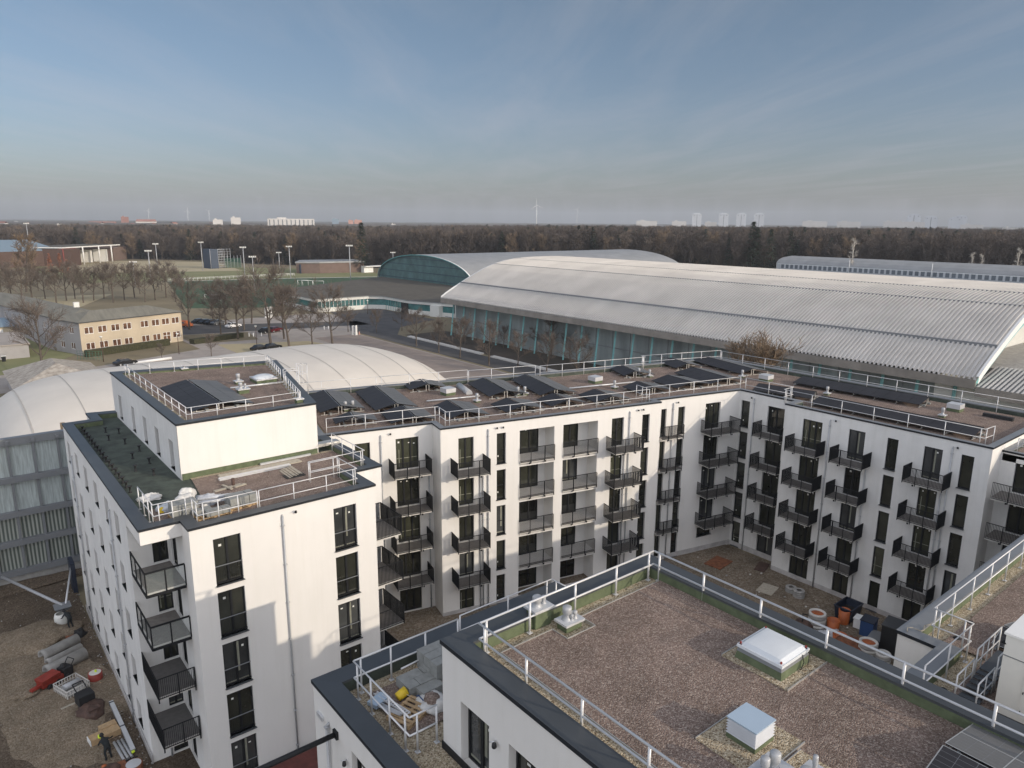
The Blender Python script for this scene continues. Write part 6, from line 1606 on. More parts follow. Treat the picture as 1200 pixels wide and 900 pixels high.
for px, py, rz, m, l in ((234, 379, .4, 'car_black', 'black car, leftmost of the row beyond the beige office'), (242, 379.5, .4, 'car_black', 'black car standing second in the row beyond the beige office'), (249, 380, .4, 'car_black', 'third car of the row, black, beside the silver one'), (256, 380.5, .4, 'car_grey', 'silver grey car at the right end of the row'), (273.5, 384, .35, 'car_white', 'white car parked alone under the bare trees'), (312, 390, .5, 'car_black', 'dark car under the big bare tree'), (322, 389, .5, 'car_red', 'dark red car beside the big bare tree')):
    x, y = at(px, py, GZ); car(x, y, rz, m, l)
x, y = at(305, 411, GZ); car(x, y, .25, 'car_black', 'dark estate car close behind the air dome, left part'); x, y = at(319, 409.5, GZ); car(x, y, .25, 'car_black', 'dark estate car close behind the air dome, right part')
x, y = at(147, 428, GZ); car(x, y, .25, 'car_black', 'dark car peeping over the penthouse rail near the white pipes')
x, y = at(217.5, 383, GZ); car(x, y, -1.2, 'orange', 'orange van at the right end of the beige office', 'van')
b = MB()
for i in range(4): x, y = at(158 + i * 3, 427 - i * .4, GZ); b.cyl((x, y, GZ + .3), (x + 6, y + 1.2, GZ + .3), .3, 'white', 8)
tag(b.build('pipe_stack'), 'white plastic pipes stacked beside the dark car above the penthouse rail', 'pipes')
# street furniture
def lampost(px, py, h, label):
    x, y = at(px, py, GZ); t = thing('street_lamp', (x, y, GZ), label, 'street lamp'); b = MB(); b.cyl((x, y, GZ), (x, y, h), .09, 'brown', 6, .06); b.build('pole', t); b = MB(); b.lathe([(.08, -.3), (.35, 0), (.3, .08), (0, .14)], (x, y, h), 'panel', 10); b.build('lamp_head', t)
lampost(121.5, 424, 5.2, 'street lamp at the left corner of the beige office hedge'); lampost(210, 415, 4.5, 'street lamp before the right end of the beige office'); lampost(301, 404, 4.4, 'street lamp left of the big bare tree'); lampost(431, 368, 4.2, 'street lamp before the corner of the foyer building')
def pylon(px, py, h, w_, m, label):
    x, y = at(px, py, GZ); b = MB(Matrix.Translation((x, y, 0)) @ Matrix.Rotation(.55, 4, 'Z')); b.box((-w_, -.15, GZ), (w_, .15, h), m); b.box((-w_ * 1.2, -.3, GZ), (w_ * 1.2, .3, GZ + .15), 'concrete'); tag(b.build('sign_board'), label, 'sign')
pylon(313, 372.5, 3.2, .8, 'white', 'white information board behind the big bare tree, left one'); pylon(318, 372, 3.2, .5, 'white', 'white information board behind the big bare tree, right one'); pylon(414, 392.5, 2.3, .35, 'white', 'white slim sign column on the paved square, left one'); pylon(417.5, 392.7, 2.4, .35, 'white', 'white slim sign column on the paved square, right one')
x, y = at(421, 392, GZ); b = MB(); b.lathe([(.25, 0), (.2, .3), (.06, .9), (0, .9)], (x, y, GZ), 'salmon', 8); tag(b.build('traffic_cone'), 'pinkish cone beside the white sign columns', 'cone')
for px, py in ((292, 394.5), (297, 394.3), (306.5, 393.9), (380, 386), (385, 386)):
    x, y = at(px, py, GZ); b = MB(); b.lathe([(.12, 0), (.12, .9), (0, 1.0)], (x, y, GZ), 'white', 8); tag(b.build('bollard'), 'white bollard beside the road between the bare trees', 'bollard', 'white bollards by the road')
x, y = at(255, 399, GZ); b = MB(); b.F = Matrix.Translation((x, y, 0)) @ Matrix.Rotation(.3, 4, 'Z'); b.box((-7, -1, GZ), (7, 1, 1.0), 'hedge'); tag(b.build('hedge'), 'low dark hedge right of the beige office', 'hedge')
# ================================================================== trees
def tree_meshes(seed, H, spread, limbs=9, n2=6, n3=5, n4=4, tw=.035, trunk_r=.22, up=.55, base=.28, mt='twig', mb_='bark', twl=1.1):
    R = random.Random(seed); A = MB(); B = MB()
    def seg(mb, p, q, r0, r1, n, m): mb.cyl(p, q, r0, m, n, r1, caps=False)
    def grow(p, d, L, r, lvl, k=3, j=.18):
        P = [p]; q = p.copy()
        for i in range(k):
            d = (d + Vector((R.uniform(-j, j), R.uniform(-j, j), R.uniform(-j, j) + .06))).normalized(); q = q + d * L / k; P.append(q.copy())
        for i in range(k):
            ra = r * (1 - .75 * i / k); rb = r * (1 - .75 * (i + 1) / k)
            if lvl <= 2: seg(A, P[i], P[i + 1], max(ra, tw * .6), max(rb, tw * .5), 5 if lvl < 2 else 4, mb_)
            else:
                dd = (P[i + 1] - P[i]); s = dd.cross(Vector((R.uniform(-1, 1), R.uniform(-1, 1), R.uniform(-1, 1)))).normalized() * max(tw * .5, ra * .8)
                B.face([P[i] - s, P[i] + s, P[i + 1] + s * .7, P[i + 1] - s * .7], mt)
        return P, d
    trunkP, _ = grow(Vector((0, 0, 0)), Vector((R.uniform(-.05, .05), R.uniform(-.05, .05), 1)), H * .92, trunk_r, 0, 7, .07)
    def along(P, t):
        x = t * (len(P) - 1); i = min(int(x), len(P) - 2); return P[i].lerp(P[i + 1], x - i)
    for a in range(limbs):
        t = base + (1 - base) * (a + R.random() * .6) / limbs; p = along(trunkP, min(t, .98)); th = a * 2.4 + R.uniform(-.4, .4)
        f = math.sin(math.pi * min(1, (t - base) / (1 - base) * .85 + .15)) ** .6
        d = Vector((math.cos(th), math.sin(th), up + .5 * t + R.uniform(-.1, .2))).normalized()
        L1 = spread * (.55 + .5 * f) * R.uniform(.8, 1.1) * (1.15 - .45 * t)
        P1, _ = grow(p, d, L1, trunk_r * .42 * (1.2 - t * .7), 1, 4, .16)
        for b_ in range(n2):
            q = along(P1, .25 + .75 * (b_ + R.random()) / n2); d2 = (d + Vector((R.uniform(-1, 1), R.uniform(-1, 1), R.uniform(-.4, .9))) * .85).normalized(); L2 = L1 * .48 * R.uniform(.7, 1.2)
            P2, _ = grow(q, d2, L2, trunk_r * .14, 2, 3, .2)
            for c_ in range(n3):
                q2 = along(P2, .15 + .85 * (c_ + R.random()) / n3); d3 = (d2 + Vector((R.uniform(-1, 1), R.uniform(-1, 1), R.uniform(-.5, .9))) * .9).normalized(); L3 = min(twl * 1.6, L2 * .55) * R.uniform(.7, 1.2)
                P3, _ = grow(q2, d3, L3, trunk_r * .06, 3, 2, .2)
                for e_ in range(n4):
                    q3 = along(P3, (e_ + R.random()) / n4 * .98); d4 = (d3 + Vector((R.uniform(-1, 1), R.uniform(-1, 1), R.uniform(-.6, .9)))).normalized()
                    grow(q3, d4, twl * R.uniform(.5, 1.1), tw, 4, 1, .2)
    return A, B
def tree_proto(seed, **k):
    A, B = tree_meshes(seed, **k)
    return A.mesh('trunk'), B.mesh('crown')
TR = [tree_proto(1, H=9.6, spread=4.1, tw=.028, n4=5), tree_proto(2, H=9.6, spread=4.5, tw=.028, limbs=10, n4=5), tree_proto(3, H=9.6, spread=3.6, tw=.028, up=.9, n4=5), tree_proto(4, H=9.6, spread=5.0, limbs=10, tw=.028, up=.5, n4=5)]
def put_tree(x, y, h, v, label, name='bare_tree', group='bare trees', protos=None, ref=11.):
    a, c = (protos or TR)[v % len(protos or TR)]
    t = thing(name, (x, y, GZ), label, 'tree', group, rz=RND.uniform(0, 6.3)); s = h / ref; t.scale = (s, s, s)
    for me, n in ((a, 'trunk'), (c, 'crown')):
        o = bpy.data.objects.new(n, me); COL.objects.link(o); o.parent = t
    return t
def tp(px, py, h, v, label, **k):
    if not k and 215 < px < 430: h *= 1.14
    x, y = at(px, py, GZ); return put_tree(x, y, h, v, label, **k)
tp(317.5, 404, 16.5, 3, 'largest bare tree on the square behind the air dome')
for px, py, h, v, l in ((339, 409, 13.5, 2, 'slim bare tree just right of the largest one'), (279, 397.5, 13, 1, 'bare tree left of the largest one, near the road'), (259, 393.5, 10, 0, 'smaller bare tree between the hedge and the road'), (366, 406.5, 9.5, 1, 'bare tree with leaning crown in front of the foyer, left'), (390, 405, 12.5, 3, 'wide bare tree with low fork in front of the foyer'), (333, 397, 12, 2, 'bare tree behind the slim one'), (250, 380, 11, 0, 'bare tree behind the parked cars'), (265, 384, 12, 1, 'bare tree just left of the white parked car'), (286, 387, 11, 2, 'bare tree right of the white parked car'), (295, 379, 12, 3, 'bare tree behind the road, above the white car'), (222, 386, 12.5, 0, 'bare tree at the right end of the beige office'), (408, 389, 6, 1, 'small bare tree left of the white sign columns')): tp(px, py, h, v, l)
for i, (px, py, h) in enumerate(((441, 390, 6.5), (488, 406, 9), (514, 413.5, 8), (539, 419.5, 8.6), (573, 428.5, 9.6), (607, 430, 7.5), (640, 441, 8.5), (676, 448, 8.5))): tp(px, py, h, i, 'round bare street tree by the dark road, %s from the left' % ORD[i])
for i, (px, py, h) in enumerate(((471, 387.5, 6.5), (545, 404, 7), (646, 418, 9), (690, 425, 7.5), (628, 412, 6), (590, 408, 5.5), (668, 421, 6))): tp(px, py, h, i + 1, 'bare tree in the bed below the teal struts, %s from the left' % ORD[i])
put_tree(87, 55.2, 13.2, 0, 'bare brown-leaved tree standing before the eaves of the big ribbed hall', group=None, protos=[tree_proto(9, H=9.6, spread=5.0, limbs=14, n2=8, n3=7, n4=6, tw=.035, mt='twig_leaf', up=.8, base=.35, twl=.8)])
# the dry-leaved one has a denser crown
X = [-8, 3, 14, 26, 38, 53, 66, 78, 88, 98, 110, 122, 133, 146, 158, 170, 182, 195, 206]
for i, px in enumerate(X): tp(px, 356 - (i % 3) * 2.5 - px * .012, 12.0 + (i * 7 % 5) * .6, i, 'bare tree in the long row behind the brown-roofed offices, %s from the left' % ORD[i], group='row of bare trees behind the offices')
for i, px in enumerate((10, 45, 95, 128, 164, 190, 214)): tp(px, 344 - (i % 2) * 3, 9.5, i + 2, 'bare tree of the second row toward the sports field, %s from the left' % ORD[i], group='row of bare trees behind the offices')
tp(51, 442.5, 14.5, 3, 'bare tree standing alone beside the shed with the mottled roof')
tp(190, 421, 3.5, 2, 'young thin tree on the paving before the beige office')
tp(248, 418, 4.5, 0, 'young thin tree left of the estate cars')
PT = [tree_proto(7, H=11, spread=3.3, limbs=11, n2=6, n4=4, tw=.04, mt='twig_leaf', up=.9)]
tp(31, 342, 22, 0, 'tall golden-brown tree at the left edge in front of the gym hall', protos=PT, group=None)
tp(424, 302 + 13, 17, 0, 'pale bare tree at the forest edge above the teal gable', protos=PT, group=None)
for i, (px, py, h) in enumerate(((60, 322, 11), (72, 322, 11), (80, 323, 8))):
    x, y = at(px, py, GZ); b = MB(); b.cyl((x, y, GZ), (x, y, 2), .2, 'bark', 6)
    n = 260; R2 = random.Random(i)
    for k in range(n):
        z = 1 + (h - 1) * R2.random(); r = (1 - (z / h)) * h * .24 + .15; th = R2.uniform(0, 6.28); q = Vector((x + math.cos(th) * r * R2.random(), y + math.sin(th) * r * R2.random(), z)); s = R2.uniform(.3, .6)
        d = Vector((R2.uniform(-1, 1), R2.uniform(-1, 1), R2.uniform(-.2, 1))).normalized(); u = d.orthogonal().normalized()
        b.face([q - u * s, q + u * s, q + d * s * 1.6], 'twig_red')
    tag(b.build('larch_tree'), 'reddish conical larch before the clubhouse, %s from the left' % ORD[i], 'tree')

# ------------------------------------------------------------------ forest (stuff): trees scattered over the wooded area
SRC = bpy.data.collections.new('forest_trees')
def conifer_mesh(seed, h=20):
    R2 = random.Random(seed); b = MB(); b.cyl((0, 0, 0), (0, 0, h * .9), .22, 'bark', 5, .05)
    for k in range(900):
        z = h * (.15 + .85 * R2.random()); r = (1 - z / h) ** .8 * h * .2 + .2; th = R2.uniform(0, 6.28); rr = r * R2.random() ** .5; q = Vector((math.cos(th) * rr, math.sin(th) * rr, z)); d = Vector((math.cos(th), math.sin(th), R2.uniform(-.5, .2))).normalized(); u = d.cross(Vector((0, 0, 1))).normalized() * R2.uniform(.25, .55)
        b.face([q - u, q + u, q + d * R2.uniform(.8, 1.5)], 'needle')
    return b.mesh('conifer')
def forest_mesh(seed, tw, m='twig_dark', **k):
    A, B = tree_meshes(seed, H=20, spread=6.2, limbs=10, n2=5, n3=5, n4=4, tw=tw, twl=1.9, trunk_r=.26, mt=m, mb_='bark', **k)
    A.v += B.v and []; off = len(A.v)
    A.v.extend(B.v)
    for f, mi, sm in zip(B.f, B.mi, B.sm): A.f.append(tuple(i + off for i in f)); A.mi.append(A.m(B.mats[mi])); A.sm.append(sm)
    return A.mesh('forest_tree')
FM = [forest_mesh(21, .075, base=.35, up=1.0), forest_mesh(22, .075, base=.3, up=.9), forest_mesh(23, .085, base=.4, up=1.2), forest_mesh(24, .08, 'twig', base=.3, up=.8), forest_mesh(25, .07, base=.45, up=1.3)]
PALE = forest_mesh(29, .07, 'twig_leaf', base=.3, up=1.0)
for i, me in enumerate(FM + FM[:3] + FM + [PALE, conifer_mesh(35, 23)]): o = bpy.data.objects.new('tree_kind_%d' % i, me); SRC.objects.link(o)
def inside(p, P):
    c = False; j = len(P) - 1
    for i in range(len(P)):
        if (P[i][1] > p[1]) != (P[j][1] > p[1]) and p[0] < (P[j][0] - P[i][0]) * (p[1] - P[i][1]) / (P[j][1] - P[i][1]) + P[i][0]: c = not c
        j = i
    return c
FRONT = [(-120, 720), (30, 655), (115, 622), (172, 560), (178, 505), (222, 430), (262, 370), (300, 330), (330, 280), (352, 240), (400, 228), (402, 60), (402, -90)]
def scatter(name, pts, coll, smin, smax, seed):
    me = bpy.data.meshes.new(name); me.from_pydata(pts, [], []); o = bpy.data.objects.new(name, me); COL.objects.link(o)
    ng = bpy.data.node_groups.new(name, 'GeometryNodeTree'); ng.interface.new_socket('Geometry', in_out='INPUT', socket_type='NodeSocketGeometry'); ng.interface.new_socket('Geometry', in_out='OUTPUT', socket_type='NodeSocketGeometry')
    N = ng.nodes; L = ng.links; gi = N.new('NodeGroupInput'); go = N.new('NodeGroupOutput'); iop = N.new('GeometryNodeInstanceOnPoints'); ci = N.new('GeometryNodeCollectionInfo')
    ci.inputs['Collection'].default_value = coll; ci.inputs['Separate Children'].default_value = True; ci.inputs['Reset Children'].default_value = True
    rr = N.new('FunctionNodeRandomValue'); rr.data_type = 'FLOAT_VECTOR'; rr.inputs[0].default_value = (-.06, -.06, 0); rr.inputs[1].default_value = (.06, .06, 6.283)
    rs = N.new('FunctionNodeRandomValue'); rs.data_type = 'FLOAT'; rs.inputs[2].default_value = smin; rs.inputs[3].default_value = smax
    for n_ in (rr, rs): n_.inputs['Seed'].default_value = seed
    rs.inputs['Seed'].default_value = seed + 5
    L.new(gi.outputs[0], iop.inputs['Points']); L.new(ci.outputs[0], iop.inputs['Instance']); iop.inputs['Pick Instance'].default_value = True
    L.new(rr.outputs['Value'], iop.inputs['Rotation']); L.new(rs.outputs[1], iop.inputs['Scale']); L.new(iop.outputs[0], go.inputs[0])
    m_ = o.modifiers.new('scatter', 'NODES'); m_.node_group = ng
    return o
R3 = random.Random(77); pts = []
Wd = 520
for k in range(len(FRONT) - 1):
    a, c = Vector(FRONT[k]), Vector(FRONT[k + 1])
FP = FRONT + [(1150, -330), (1150, 300), (760, 760), (420, 1250), (-260, 1300)]
G = 7.2
xi = -260
while xi < 1150:
    yi = -340
    while yi < 1300:
        x = xi + R3.uniform(-3, 3); y = yi + R3.uniform(-3, 3)
        ang = math.degrees(math.atan2(y, x))
        if -8 < ang < 104 and inside((x, y), FP):
            z = GZ - 1.2 + 2.2 * noise.noise(Vector((x * .012, y * .012, 1))) - 3.6 * max(0, min(1, (ang - 48) / 14)); pts.append((x, y, min(z, GZ)))
        yi += G
    xi += G
fo = scatter('forest', pts, SRC, .90, 1.24, 3)
tag(fo, 'dark brown leafless forest filling the middle distance behind the halls', 'forest', kind='stuff')
ground('forest_floor', FP, GZ + .012, 'litter')
CON = [(at(px, 318, GZ), h, l) for px, h, l in ((879, 31, 'tall dark conifer above the far rear hall, leftmost of the dark group'), (884, 28, 'dark conifer just right of the tallest one'), (900, 27, 'dark conifer right of the paired conifers'), (852, 22, 'low dark conifer at the forest edge left of the dark group'), (425, 29, 'dark spruce in the forest left of the teal gable'))]
CM = [conifer_mesh(31), conifer_mesh(32)]
for i, ((x, y), h, l) in enumerate(CON):
    d = math.hypot(x, y); k = (430 if i < 4 else 440) / d
    t = bpy.data.objects.new('conifer', CM[i % 2]); COL.objects.link(t); t.location = (x * k, y * k, GZ); t.scale = (h / 20,) * 3; tag(t, l, 'tree')
BT = [(lambda A, B: (A.mesh('trunk'), B.mesh('crown')))(*tree_meshes(41, H=11, spread=1.3, limbs=8, n2=4, n3=3, n4=3, tw=.03, mt='birch', mb_='birch', up=2.2, twl=.7))]
for px, h, l in ((996, 30, 'pale birch rising out of the forest above the long hall'), (1139, 23, 'pale birch at the forest edge, left of the far-right pair'), (1150, 22, 'pale birch at the forest edge, right of the far-right pair'), (1190, 26, 'forked pale birch at the right picture edge')):
    x, y = at(px, 315, GZ); k = 398 / math.hypot(x, y) * (1.0); put_tree(x * k, y * k, h * .8, 0, l, 'birch_tree', None, BT)

# distant woodland to the horizon (one mass)
b = MB(); nr, na = 70, 220; P = []
for i in range(nr + 1):
    r = 1100 * (8.0 ** (i / nr))
    for j in range(na + 1):
        a_ = math.radians(-12 + 118 * j / na); x, y = r * math.cos(a_), r * math.sin(a_); s = .012
        n_ = noise.noise(Vector((x * s, y * s, 0))) + .6 * noise.noise(Vector((x * s * 3, y * s * 3, 5)))
        cl = noise.noise(Vector((x * .0011, y * .0011, 9)))
        z = (19 + 4 * n_) if cl > -.22 or r < 1500 else 3 + 2 * n_
        P.append((x, y, z if i else GZ))
i0 = b.pts(P); mm = b.m('far_wood')
for i in range(nr):
    for j in range(na): k = i0 + i * (na + 1) + j; b.f.append((k, k + 1, k + na + 2, k + na + 1)); b.mi.append(mm); b.sm.append(False)
tag(b.build('far_woodland'), 'hazy woodland and hedgerows reaching to the horizon', 'woodland', kind='stuff')

# ------------------------------------------------------------------ horizon buildings: (x, top, width px, distance, kind, label)
def horizon(px, ytop, wpx, D, kind, label):
    r = RR @ Vector((px - 600, ytop - 450, 847.)); hd = math.hypot(r.x, r.y); x, y = r.x / hd * D, r.y / hd * D; ztop = 29.4 + r.z / hd * D
    u = Vector((y, -x)).normalized(); w_ = wpx * D / 847. * (hd / 847) ; F = frame((x, y), (u.x, u.y))
    t = thing({'tower': 'tower_block', 'slab': 'housing_slab', 'red': 'town_house', 'box': 'distant_building'}[kind], (x, y, GZ), label, 'building', 'buildings on the horizon')
    b = MB(F)
    if kind == 'tower':
        for s_ in (-1, 1): b.box((s_ * w_ * .02, 0, GZ), (s_ * w_ * .5, w_ * .5, ztop), 'far_grey')
        b.box((-w_ * .035, 2, GZ), (w_ * .035, w_ * .5, ztop - 2), 'far_glass'); b.box((-w_ * .3, 3, ztop), (w_ * .3, w_ * .3, ztop + 3), 'far_grey')
        b.build('wall', t); g = MB(F)
        for s_ in (-.3, .3): g.box((s_ * w_ - w_ * .03, -.4, ztop - 5), (s_ * w_ + w_ * .03, -.05, ztop - 3), 'far_glass')
        g.build('window_band', t)
    elif kind == 'red':
        b.box((-w_ / 2, 0, GZ), (w_ / 2, 14, ztop - 6), 'far_white'); b.build('wall', t)
        g = MB(F); g.face([(-w_ / 2, -1, ztop - 6), (w_ / 2, -1, ztop - 6), (w_ / 2 - 3, 7, ztop), (-w_ / 2 + 3, 7, ztop)], 'far_red'); g.face([(w_ / 2, 15, ztop - 6), (-w_ / 2, 15, ztop - 6), (-w_ / 2 + 3, 7, ztop), (w_ / 2 - 3, 7, ztop)], 'far_red'); g.build('roof', t)
    else:
        mm = {'slab': 'far_white', 'box': 'far_white'}[kind]
        if 'salmon' in label: mm = 'salmon'
        if 'light blue' in label: mm = 'blue_roof'
        if 'brick' in label: mm = 'far_red'
        b.box((-w_ / 2, 0, GZ), (w_ / 2, 16, ztop), mm); b.box((-w_ * .3, 4, ztop), (-w_ * .1, 10, ztop + 2.5), mm); b.build('wall', t)
        if kind == 'slab' and wpx > 40:
            g = MB(F); n = max(3, int(wpx / 4))
            for i in range(n): x0 = -w_ / 2 + (i + .5) * w_ / n; g.box((x0 - w_ / n * .09, -.4, 15), (x0 + w_ / n * .09, -.05, ztop - 2), 'far_glass')
            g.build('window_band', t)
for i, (px, top) in enumerate(((817, 251), (848.5, 251), (869, 251), (890, 251))): horizon(px, top - .3, 9.5, 2300, 'tower', 'grey twin tower block on the horizon, %s from the left of the row of four' % ORD[i])
for px, top, w_, l in ((1071.5, 252, 10, 'pair of towers behind the white slab at the right'), (1091.5, 254.5, 9, 'lower tower block between the two tower groups at the right'), (1120, 256, 9, 'low grey tower at the left of the rightmost tower'), (1127, 253.5, 8, 'rightmost tower block on the horizon')): horizon(px, top - .3, w_ + .5, 2500, 'tower', l)
for px, top, w_, D, l in ((341, 256, 46, 2300, 'long white housing slab with many dark windows on the left half of the horizon'), (758, 258.5, 22, 3300, 'white housing slab left of the row of four towers'), (796, 259, 15, 3300, 'short white slab below the first of the four towers'), (833, 260, 12, 3500, 'white slab between the first and second tower'), (955, 259, 22, 3300, 'white housing row at the centre right of the horizon'), (995, 259.5, 20, 3300, 'pale housing row right of the centre-right one'), (1045, 259.3, 13, 3200, 'white slab at the right, left piece of three'), (1058.5, 259.5, 13, 3200, 'white slab at the right, middle piece of three'), (1074, 260.0, 13, 3200, 'white slab at the right, right piece of three'), (1139, 263, 16, 3000, 'low white shed right of the rightmost tower'), (1184, 266.5, 10, 2400, 'small white building at the far right'), (520, 266, 26, 2000, 'low white shed behind the forest above the teal gable'), (276, 254.5, 9, 2600, 'white cube building at the end of the left roofs'), (255, 257, 9, 2500, 'low white building left of the white cube'), (75, 264, 16, 1800, 'pale farm building at the far left'), (180, 265.5, 22, 1900, 'low pale shed before the red roofs'), (160, 266.5, 20, 1900, 'low pale shed left of the other one')): horizon(px, top + .3, w_, D * .68, 'slab' if w_ > 10 else 'box', l)
for px, top, w_, l in ((8, 262.5, 18, 'red roof at the left edge of the horizon'), (28, 262, 14, 'red roof second from the left edge'), (120, 259.5, 22, 'red roofed house row left of the brick tower'), (171, 257, 17, 'large red roof with white wall right of the brick tower'), (135, 261, 14, 'small red roof below the brick tower')): horizon(px, top, w_, 2300, 'red', l)
horizon(146, 254, 6, 2400, 'box', 'reddish brick tower among the red roofs'); horizon(419.5, 257.8, 8, 2300, 'box', 'salmon coloured block above the forest'); horizon(393, 256.5, 7, 2400, 'box', 'light blue block above the forest'); horizon(411, 258, 5, 2400, 'box', 'pale ochre block beside the salmon one'); horizon(461, 262.5, 5, 2200, 'box', 'small white house above the forest')
R5 = random.Random(5)
for i in range(34):
    px = R5.uniform(0, 330) if i < 22 else R5.uniform(420, 1190); hy = 257.5 + px * .0072; D = R5.uniform(1500, 2600)
    r = RR @ Vector((px - 600, hy + R5.uniform(1.2, 4.0) - 450, 847.)); hd = math.hypot(r.x, r.y); x, y = r.x / hd * D, r.y / hd * D; z = max(17, 29.4 + r.z / hd * D); w_ = R5.uniform(5, 14)
    red = R5.random() < .55 and px < 330
    t = thing('distant_house', (x, y, GZ), 'tiny %s standing among the trees below the horizon' % ('red-roofed house' if red else 'pale house'), 'house', 'tiny %s houses below the horizon' % ('red-roofed' if red else 'pale'), rz=R5.uniform(0, 3))
    b = MB(wm(t)); b.box((-w_ / 2, -4, 0), (w_ / 2, 4, z - 3), 'far_white'); b.build('wall', t)
    b = MB(wm(t)); b.face([(-w_ / 2 - .5, -4.5, z - 3), (w_ / 2 + .5, -4.5, z - 3), (w_ / 2, 0, z), (-w_ / 2, 0, z)], 'far_red' if red else 'hall_roof2'); b.face([(w_ / 2 + .5, 4.5, z - 3), (-w_ / 2 - .5, 4.5, z - 3), (-w_ / 2, 0, z), (w_ / 2, 0, z)], 'far_red' if red else 'hall_roof2'); b.build('roof', t)
def turbine(px, hub, D, rb, label, rot=.35):
    r = RR @ Vector((px - 600, hub - 450, 847.)); hd = math.hypot(r.x, r.y); x, y = r.x / hd * D, r.y / hd * D; z = 29.4 + r.z / hd * D
    t = thing('wind_turbine', (x, y, GZ), label, 'wind turbine'); b = MB(); b.cyl((x, y, GZ), (x, y, z), 2.6, 'white', 8, 1.5); b.build('tower', t)
    u = Vector((y, -x, 0)).normalized(); f = Vector((-x, -y, 0)).normalized(); c = Vector((x, y, z)) + f * 4
    n_ = MB(); n_.cyl(tuple(c + f * 2), tuple(c - f * 8), 2.0, 'white', 8); n_.build('nacelle', t)
    for k in range(3):
        a_ = rot + k * 2 * math.pi / 3; d = u * math.sin(a_) + Vector((0, 0, math.cos(a_))); s = f.cross(d)
        q = MB(); q.face([tuple(c + f * 2 - s * 1.3), tuple(c + f * 2 + s * 1.6), tuple(c + f * 2 + d * rb * .3 + s * 2.0), tuple(c + f * 2 + d * rb + s * .4), tuple(c + f * 2 + d * rb - s * .3), tuple(c + f * 2 + d * rb * .3 - s * 1.0)], 'white')
        q.face([tuple(c + f * 1.2 - s * 1.3), tuple(c + f * 1.2 + d * rb * .3 - s * 1.0), tuple(c + f * 1.2 + d * rb - s * .3), tuple(c + f * 1.2 + d * rb + s * .4), tuple(c + f * 1.2 + d * rb * .3 + s * 2.0), tuple(c + f * 1.2 + s * 1.6)], 'white'); q.build('blade', t)
turbine(629, 240.5, 4000, 37, 'large white wind turbine at the centre of the horizon', -.1)
turbine(676.5, 245.5, 6200, 36, 'smaller wind turbine right of the large one', .5)
turbine(219.5, 247, 7000, 36, 'faint wind turbine on the left horizon, left one of two', .2); turbine(244.5, 247, 7200, 36, 'faint wind turbine on the left horizon, right one of two', .9); turbine(173.5, 247, 7000, 34, 'faint wind turbine above the large red roof', .5)
# ================================================================== sun, sky, air, camera
AZS, ELS = 24.0, 17.8
sun = bpy.data.lights.new('sun', 'SUN'); sun.energy = 2.65; sun.angle = math.radians(.5); sun.color = (1.0, .87, .71)
so = bpy.data.objects.new('sun', sun); COL.objects.link(so)
tos = Vector((math.sin(math.radians(AZS)) * math.cos(math.radians(ELS)), -math.cos(math.radians(AZS)) * math.cos(math.radians(ELS)), math.sin(math.radians(ELS))))
so.rotation_euler = tos.to_track_quat('Z', 'Y').to_euler(); so.location = (0, -20, 60)
W_ = bpy.data.worlds.new('World'); SC.world = W_; W_.use_nodes = True
N, L = W_.node_tree.nodes, W_.node_tree.links; bg = N['Background']
sk = N.new('ShaderNodeTexSky'); sk.sky_type = 'NISHITA'; sk.sun_disc = False; sk.sun_elevation = math.radians(ELS); sk.sun_rotation = math.radians(180 - AZS)
sk.air_density = 1.0; sk.dust_density = 1.6; sk.ozone_density = 1.6; sk.altitude = 50
# thin cirrus streaks
tc = N.new('ShaderNodeTexCoord'); sx = N.new('ShaderNodeSeparateXYZ'); L.new(tc.outputs['Generated'], sx.inputs[0])
mz = N.new('ShaderNodeMath'); mz.operation = 'MAXIMUM'; mz.inputs[1].default_value = .03; L.new(sx.outputs['Z'], mz.inputs[0])
dx = N.new('ShaderNodeMath'); dx.operation = 'DIVIDE'; L.new(sx.outputs['X'], dx.inputs[0]); L.new(mz.outputs[0], dx.inputs[1])
dy = N.new('ShaderNodeMath'); dy.operation = 'DIVIDE'; L.new(sx.outputs['Y'], dy.inputs[0]); L.new(mz.outputs[0], dy.inputs[1])
cb = N.new('ShaderNodeCombineXYZ'); L.new(dx.outputs[0], cb.inputs[0]); L.new(dy.outputs[0], cb.inputs[1])
m0 = N.new('ShaderNodeMapping'); m0.inputs['Rotation'].default_value = (0, 0, math.radians(-53)); L.new(cb.outputs[0], m0.inputs['Vector'])
mp = N.new('ShaderNodeMapping'); mp.inputs['Scale'].default_value = (.22, 1.1, 1); L.new(m0.outputs[0], mp.inputs['Vector'])
nz = N.new('ShaderNodeTexNoise'); nz.inputs['Scale'].default_value = .9; nz.inputs['Detail'].default_value = 7; nz.inputs['Roughness'].default_value = .62; nz.inputs['Distortion'].default_value = .5; L.new(mp.outputs[0], nz.inputs['Vector'])
rp = N.new('ShaderNodeValToRGB'); rp.color_ramp.elements[0].position = .42; rp.color_ramp.elements[1].position = .80; rp.color_ramp.elements[0].color = (0, 0, 0, 1); rp.color_ramp.elements[1].color = (.20, .20, .20, 1); L.new(nz.outputs['Fac'], rp.inputs['Fac'])
mx = N.new('ShaderNodeMix'); mx.data_type = 'RGBA'; mx.inputs['B'].default_value = (7.5, 6.6, 6.0, 1); L.new(rp.outputs['Color'], mx.inputs['Factor']); L.new(sk.outputs[0], mx.inputs['A'])
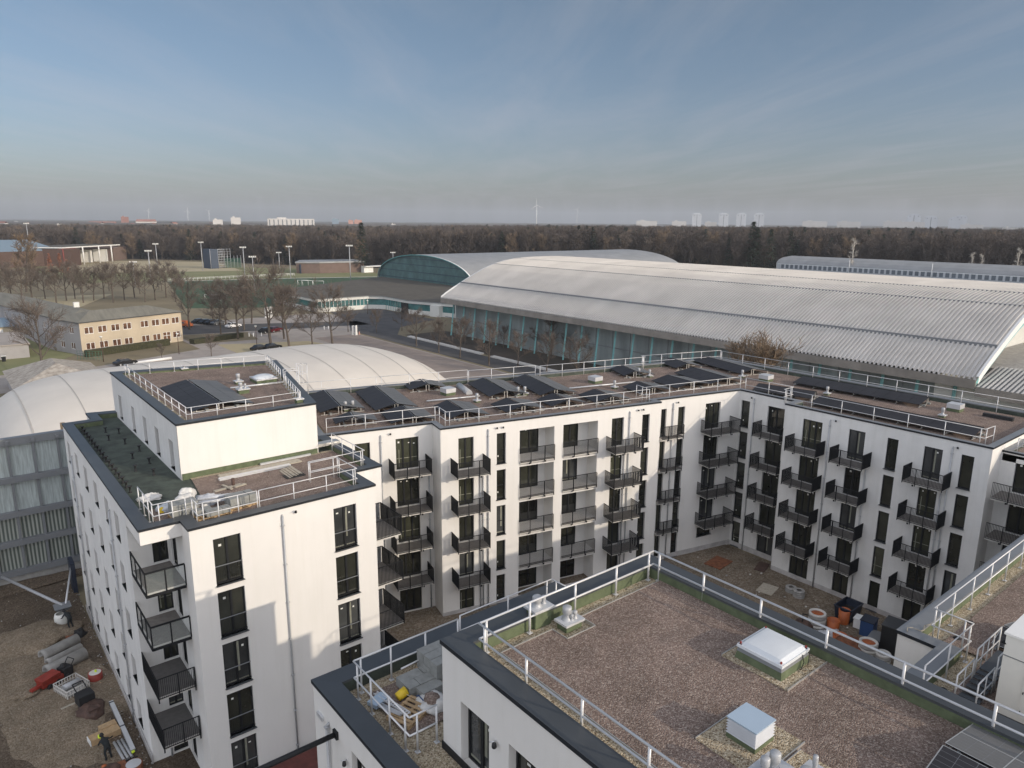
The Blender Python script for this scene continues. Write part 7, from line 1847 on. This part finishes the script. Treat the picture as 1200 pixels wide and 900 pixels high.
# extra brightness added to the sky behind the camera, filling the shaded walls
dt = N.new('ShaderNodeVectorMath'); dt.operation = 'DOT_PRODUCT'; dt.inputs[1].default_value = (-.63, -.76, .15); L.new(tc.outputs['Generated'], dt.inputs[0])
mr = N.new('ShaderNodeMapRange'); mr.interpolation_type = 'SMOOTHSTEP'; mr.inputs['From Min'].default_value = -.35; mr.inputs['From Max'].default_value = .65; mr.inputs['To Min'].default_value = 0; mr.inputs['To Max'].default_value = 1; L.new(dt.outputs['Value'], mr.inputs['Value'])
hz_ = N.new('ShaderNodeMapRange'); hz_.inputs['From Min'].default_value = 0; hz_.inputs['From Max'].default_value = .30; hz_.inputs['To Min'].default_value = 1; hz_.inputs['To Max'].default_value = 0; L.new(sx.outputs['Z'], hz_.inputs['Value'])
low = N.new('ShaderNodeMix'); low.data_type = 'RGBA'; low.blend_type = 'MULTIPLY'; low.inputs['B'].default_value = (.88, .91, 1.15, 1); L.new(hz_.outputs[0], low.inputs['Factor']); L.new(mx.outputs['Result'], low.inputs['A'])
sky_fill = N.new('ShaderNodeMix'); sky_fill.data_type = 'RGBA'; sky_fill.blend_type = 'ADD'; sky_fill.inputs['B'].default_value = (9.5, 9.3, 9.6, 1); L.new(mr.outputs[0], sky_fill.inputs['Factor']); L.new(low.outputs['Result'], sky_fill.inputs['A'])
L.new(sky_fill.outputs['Result'], bg.inputs['Color']); bg.inputs['Strength'].default_value = .10
# haze
HZ = 1.45e-4
hb = MB(); S = 9195.; hb.mats = ['haze']
hm = bpy.data.materials.new('haze_air'); hm.use_nodes = True; nt = hm.node_tree; nt.nodes.remove(nt.nodes['Principled BSDF']); pv = nt.nodes.new('ShaderNodeVolumePrincipled'); pv.inputs['Color'].default_value = (.72, .78, .86, 1); pv.inputs['Density'].default_value = HZ; pv.inputs['Anisotropy'].default_value = .0
nt.links.new(pv.outputs[0], nt.nodes['Material Output'].inputs['Volume']); M['haze'] = hm
if HZ:
    hb.box((-S, -S, GZ - 1.2), (S, S, 190), 'haze'); ho = hb.build('haze'); ho['kind'] = 'stuff'; ho['label'] = 'thin bluish haze in the air over the whole scene'; ho['category'] = 'haze'
cam = bpy.data.cameras.new('camera'); co = bpy.data.objects.new('camera', cam); COL.objects.link(co); SC.camera = co
cam.sensor_width = 36; cam.lens = 36 * 847 / 1200; cam.clip_end = 30000; cam.clip_start = .1
co.matrix_world = Matrix.Translation((0, 0, 29.4)) @ Matrix((tuple(_r2), tuple(-_d2), tuple(-_f))).transposed().to_4x4()
vs = SC.view_settings; vs.view_transform = 'Standard'; vs.look = 'None'; vs.gamma = 1; vs.exposure = 0.0
SC.cycles.volume_bounces = 0; SC.cycles.max_bounces = 6; SC.cycles.diffuse_bounces = 3; SC.cycles.glossy_bounces = 3; SC.cycles.transparent_max_bounces = 12
try: SC.cycles.use_denoising = True
except Exception: pass
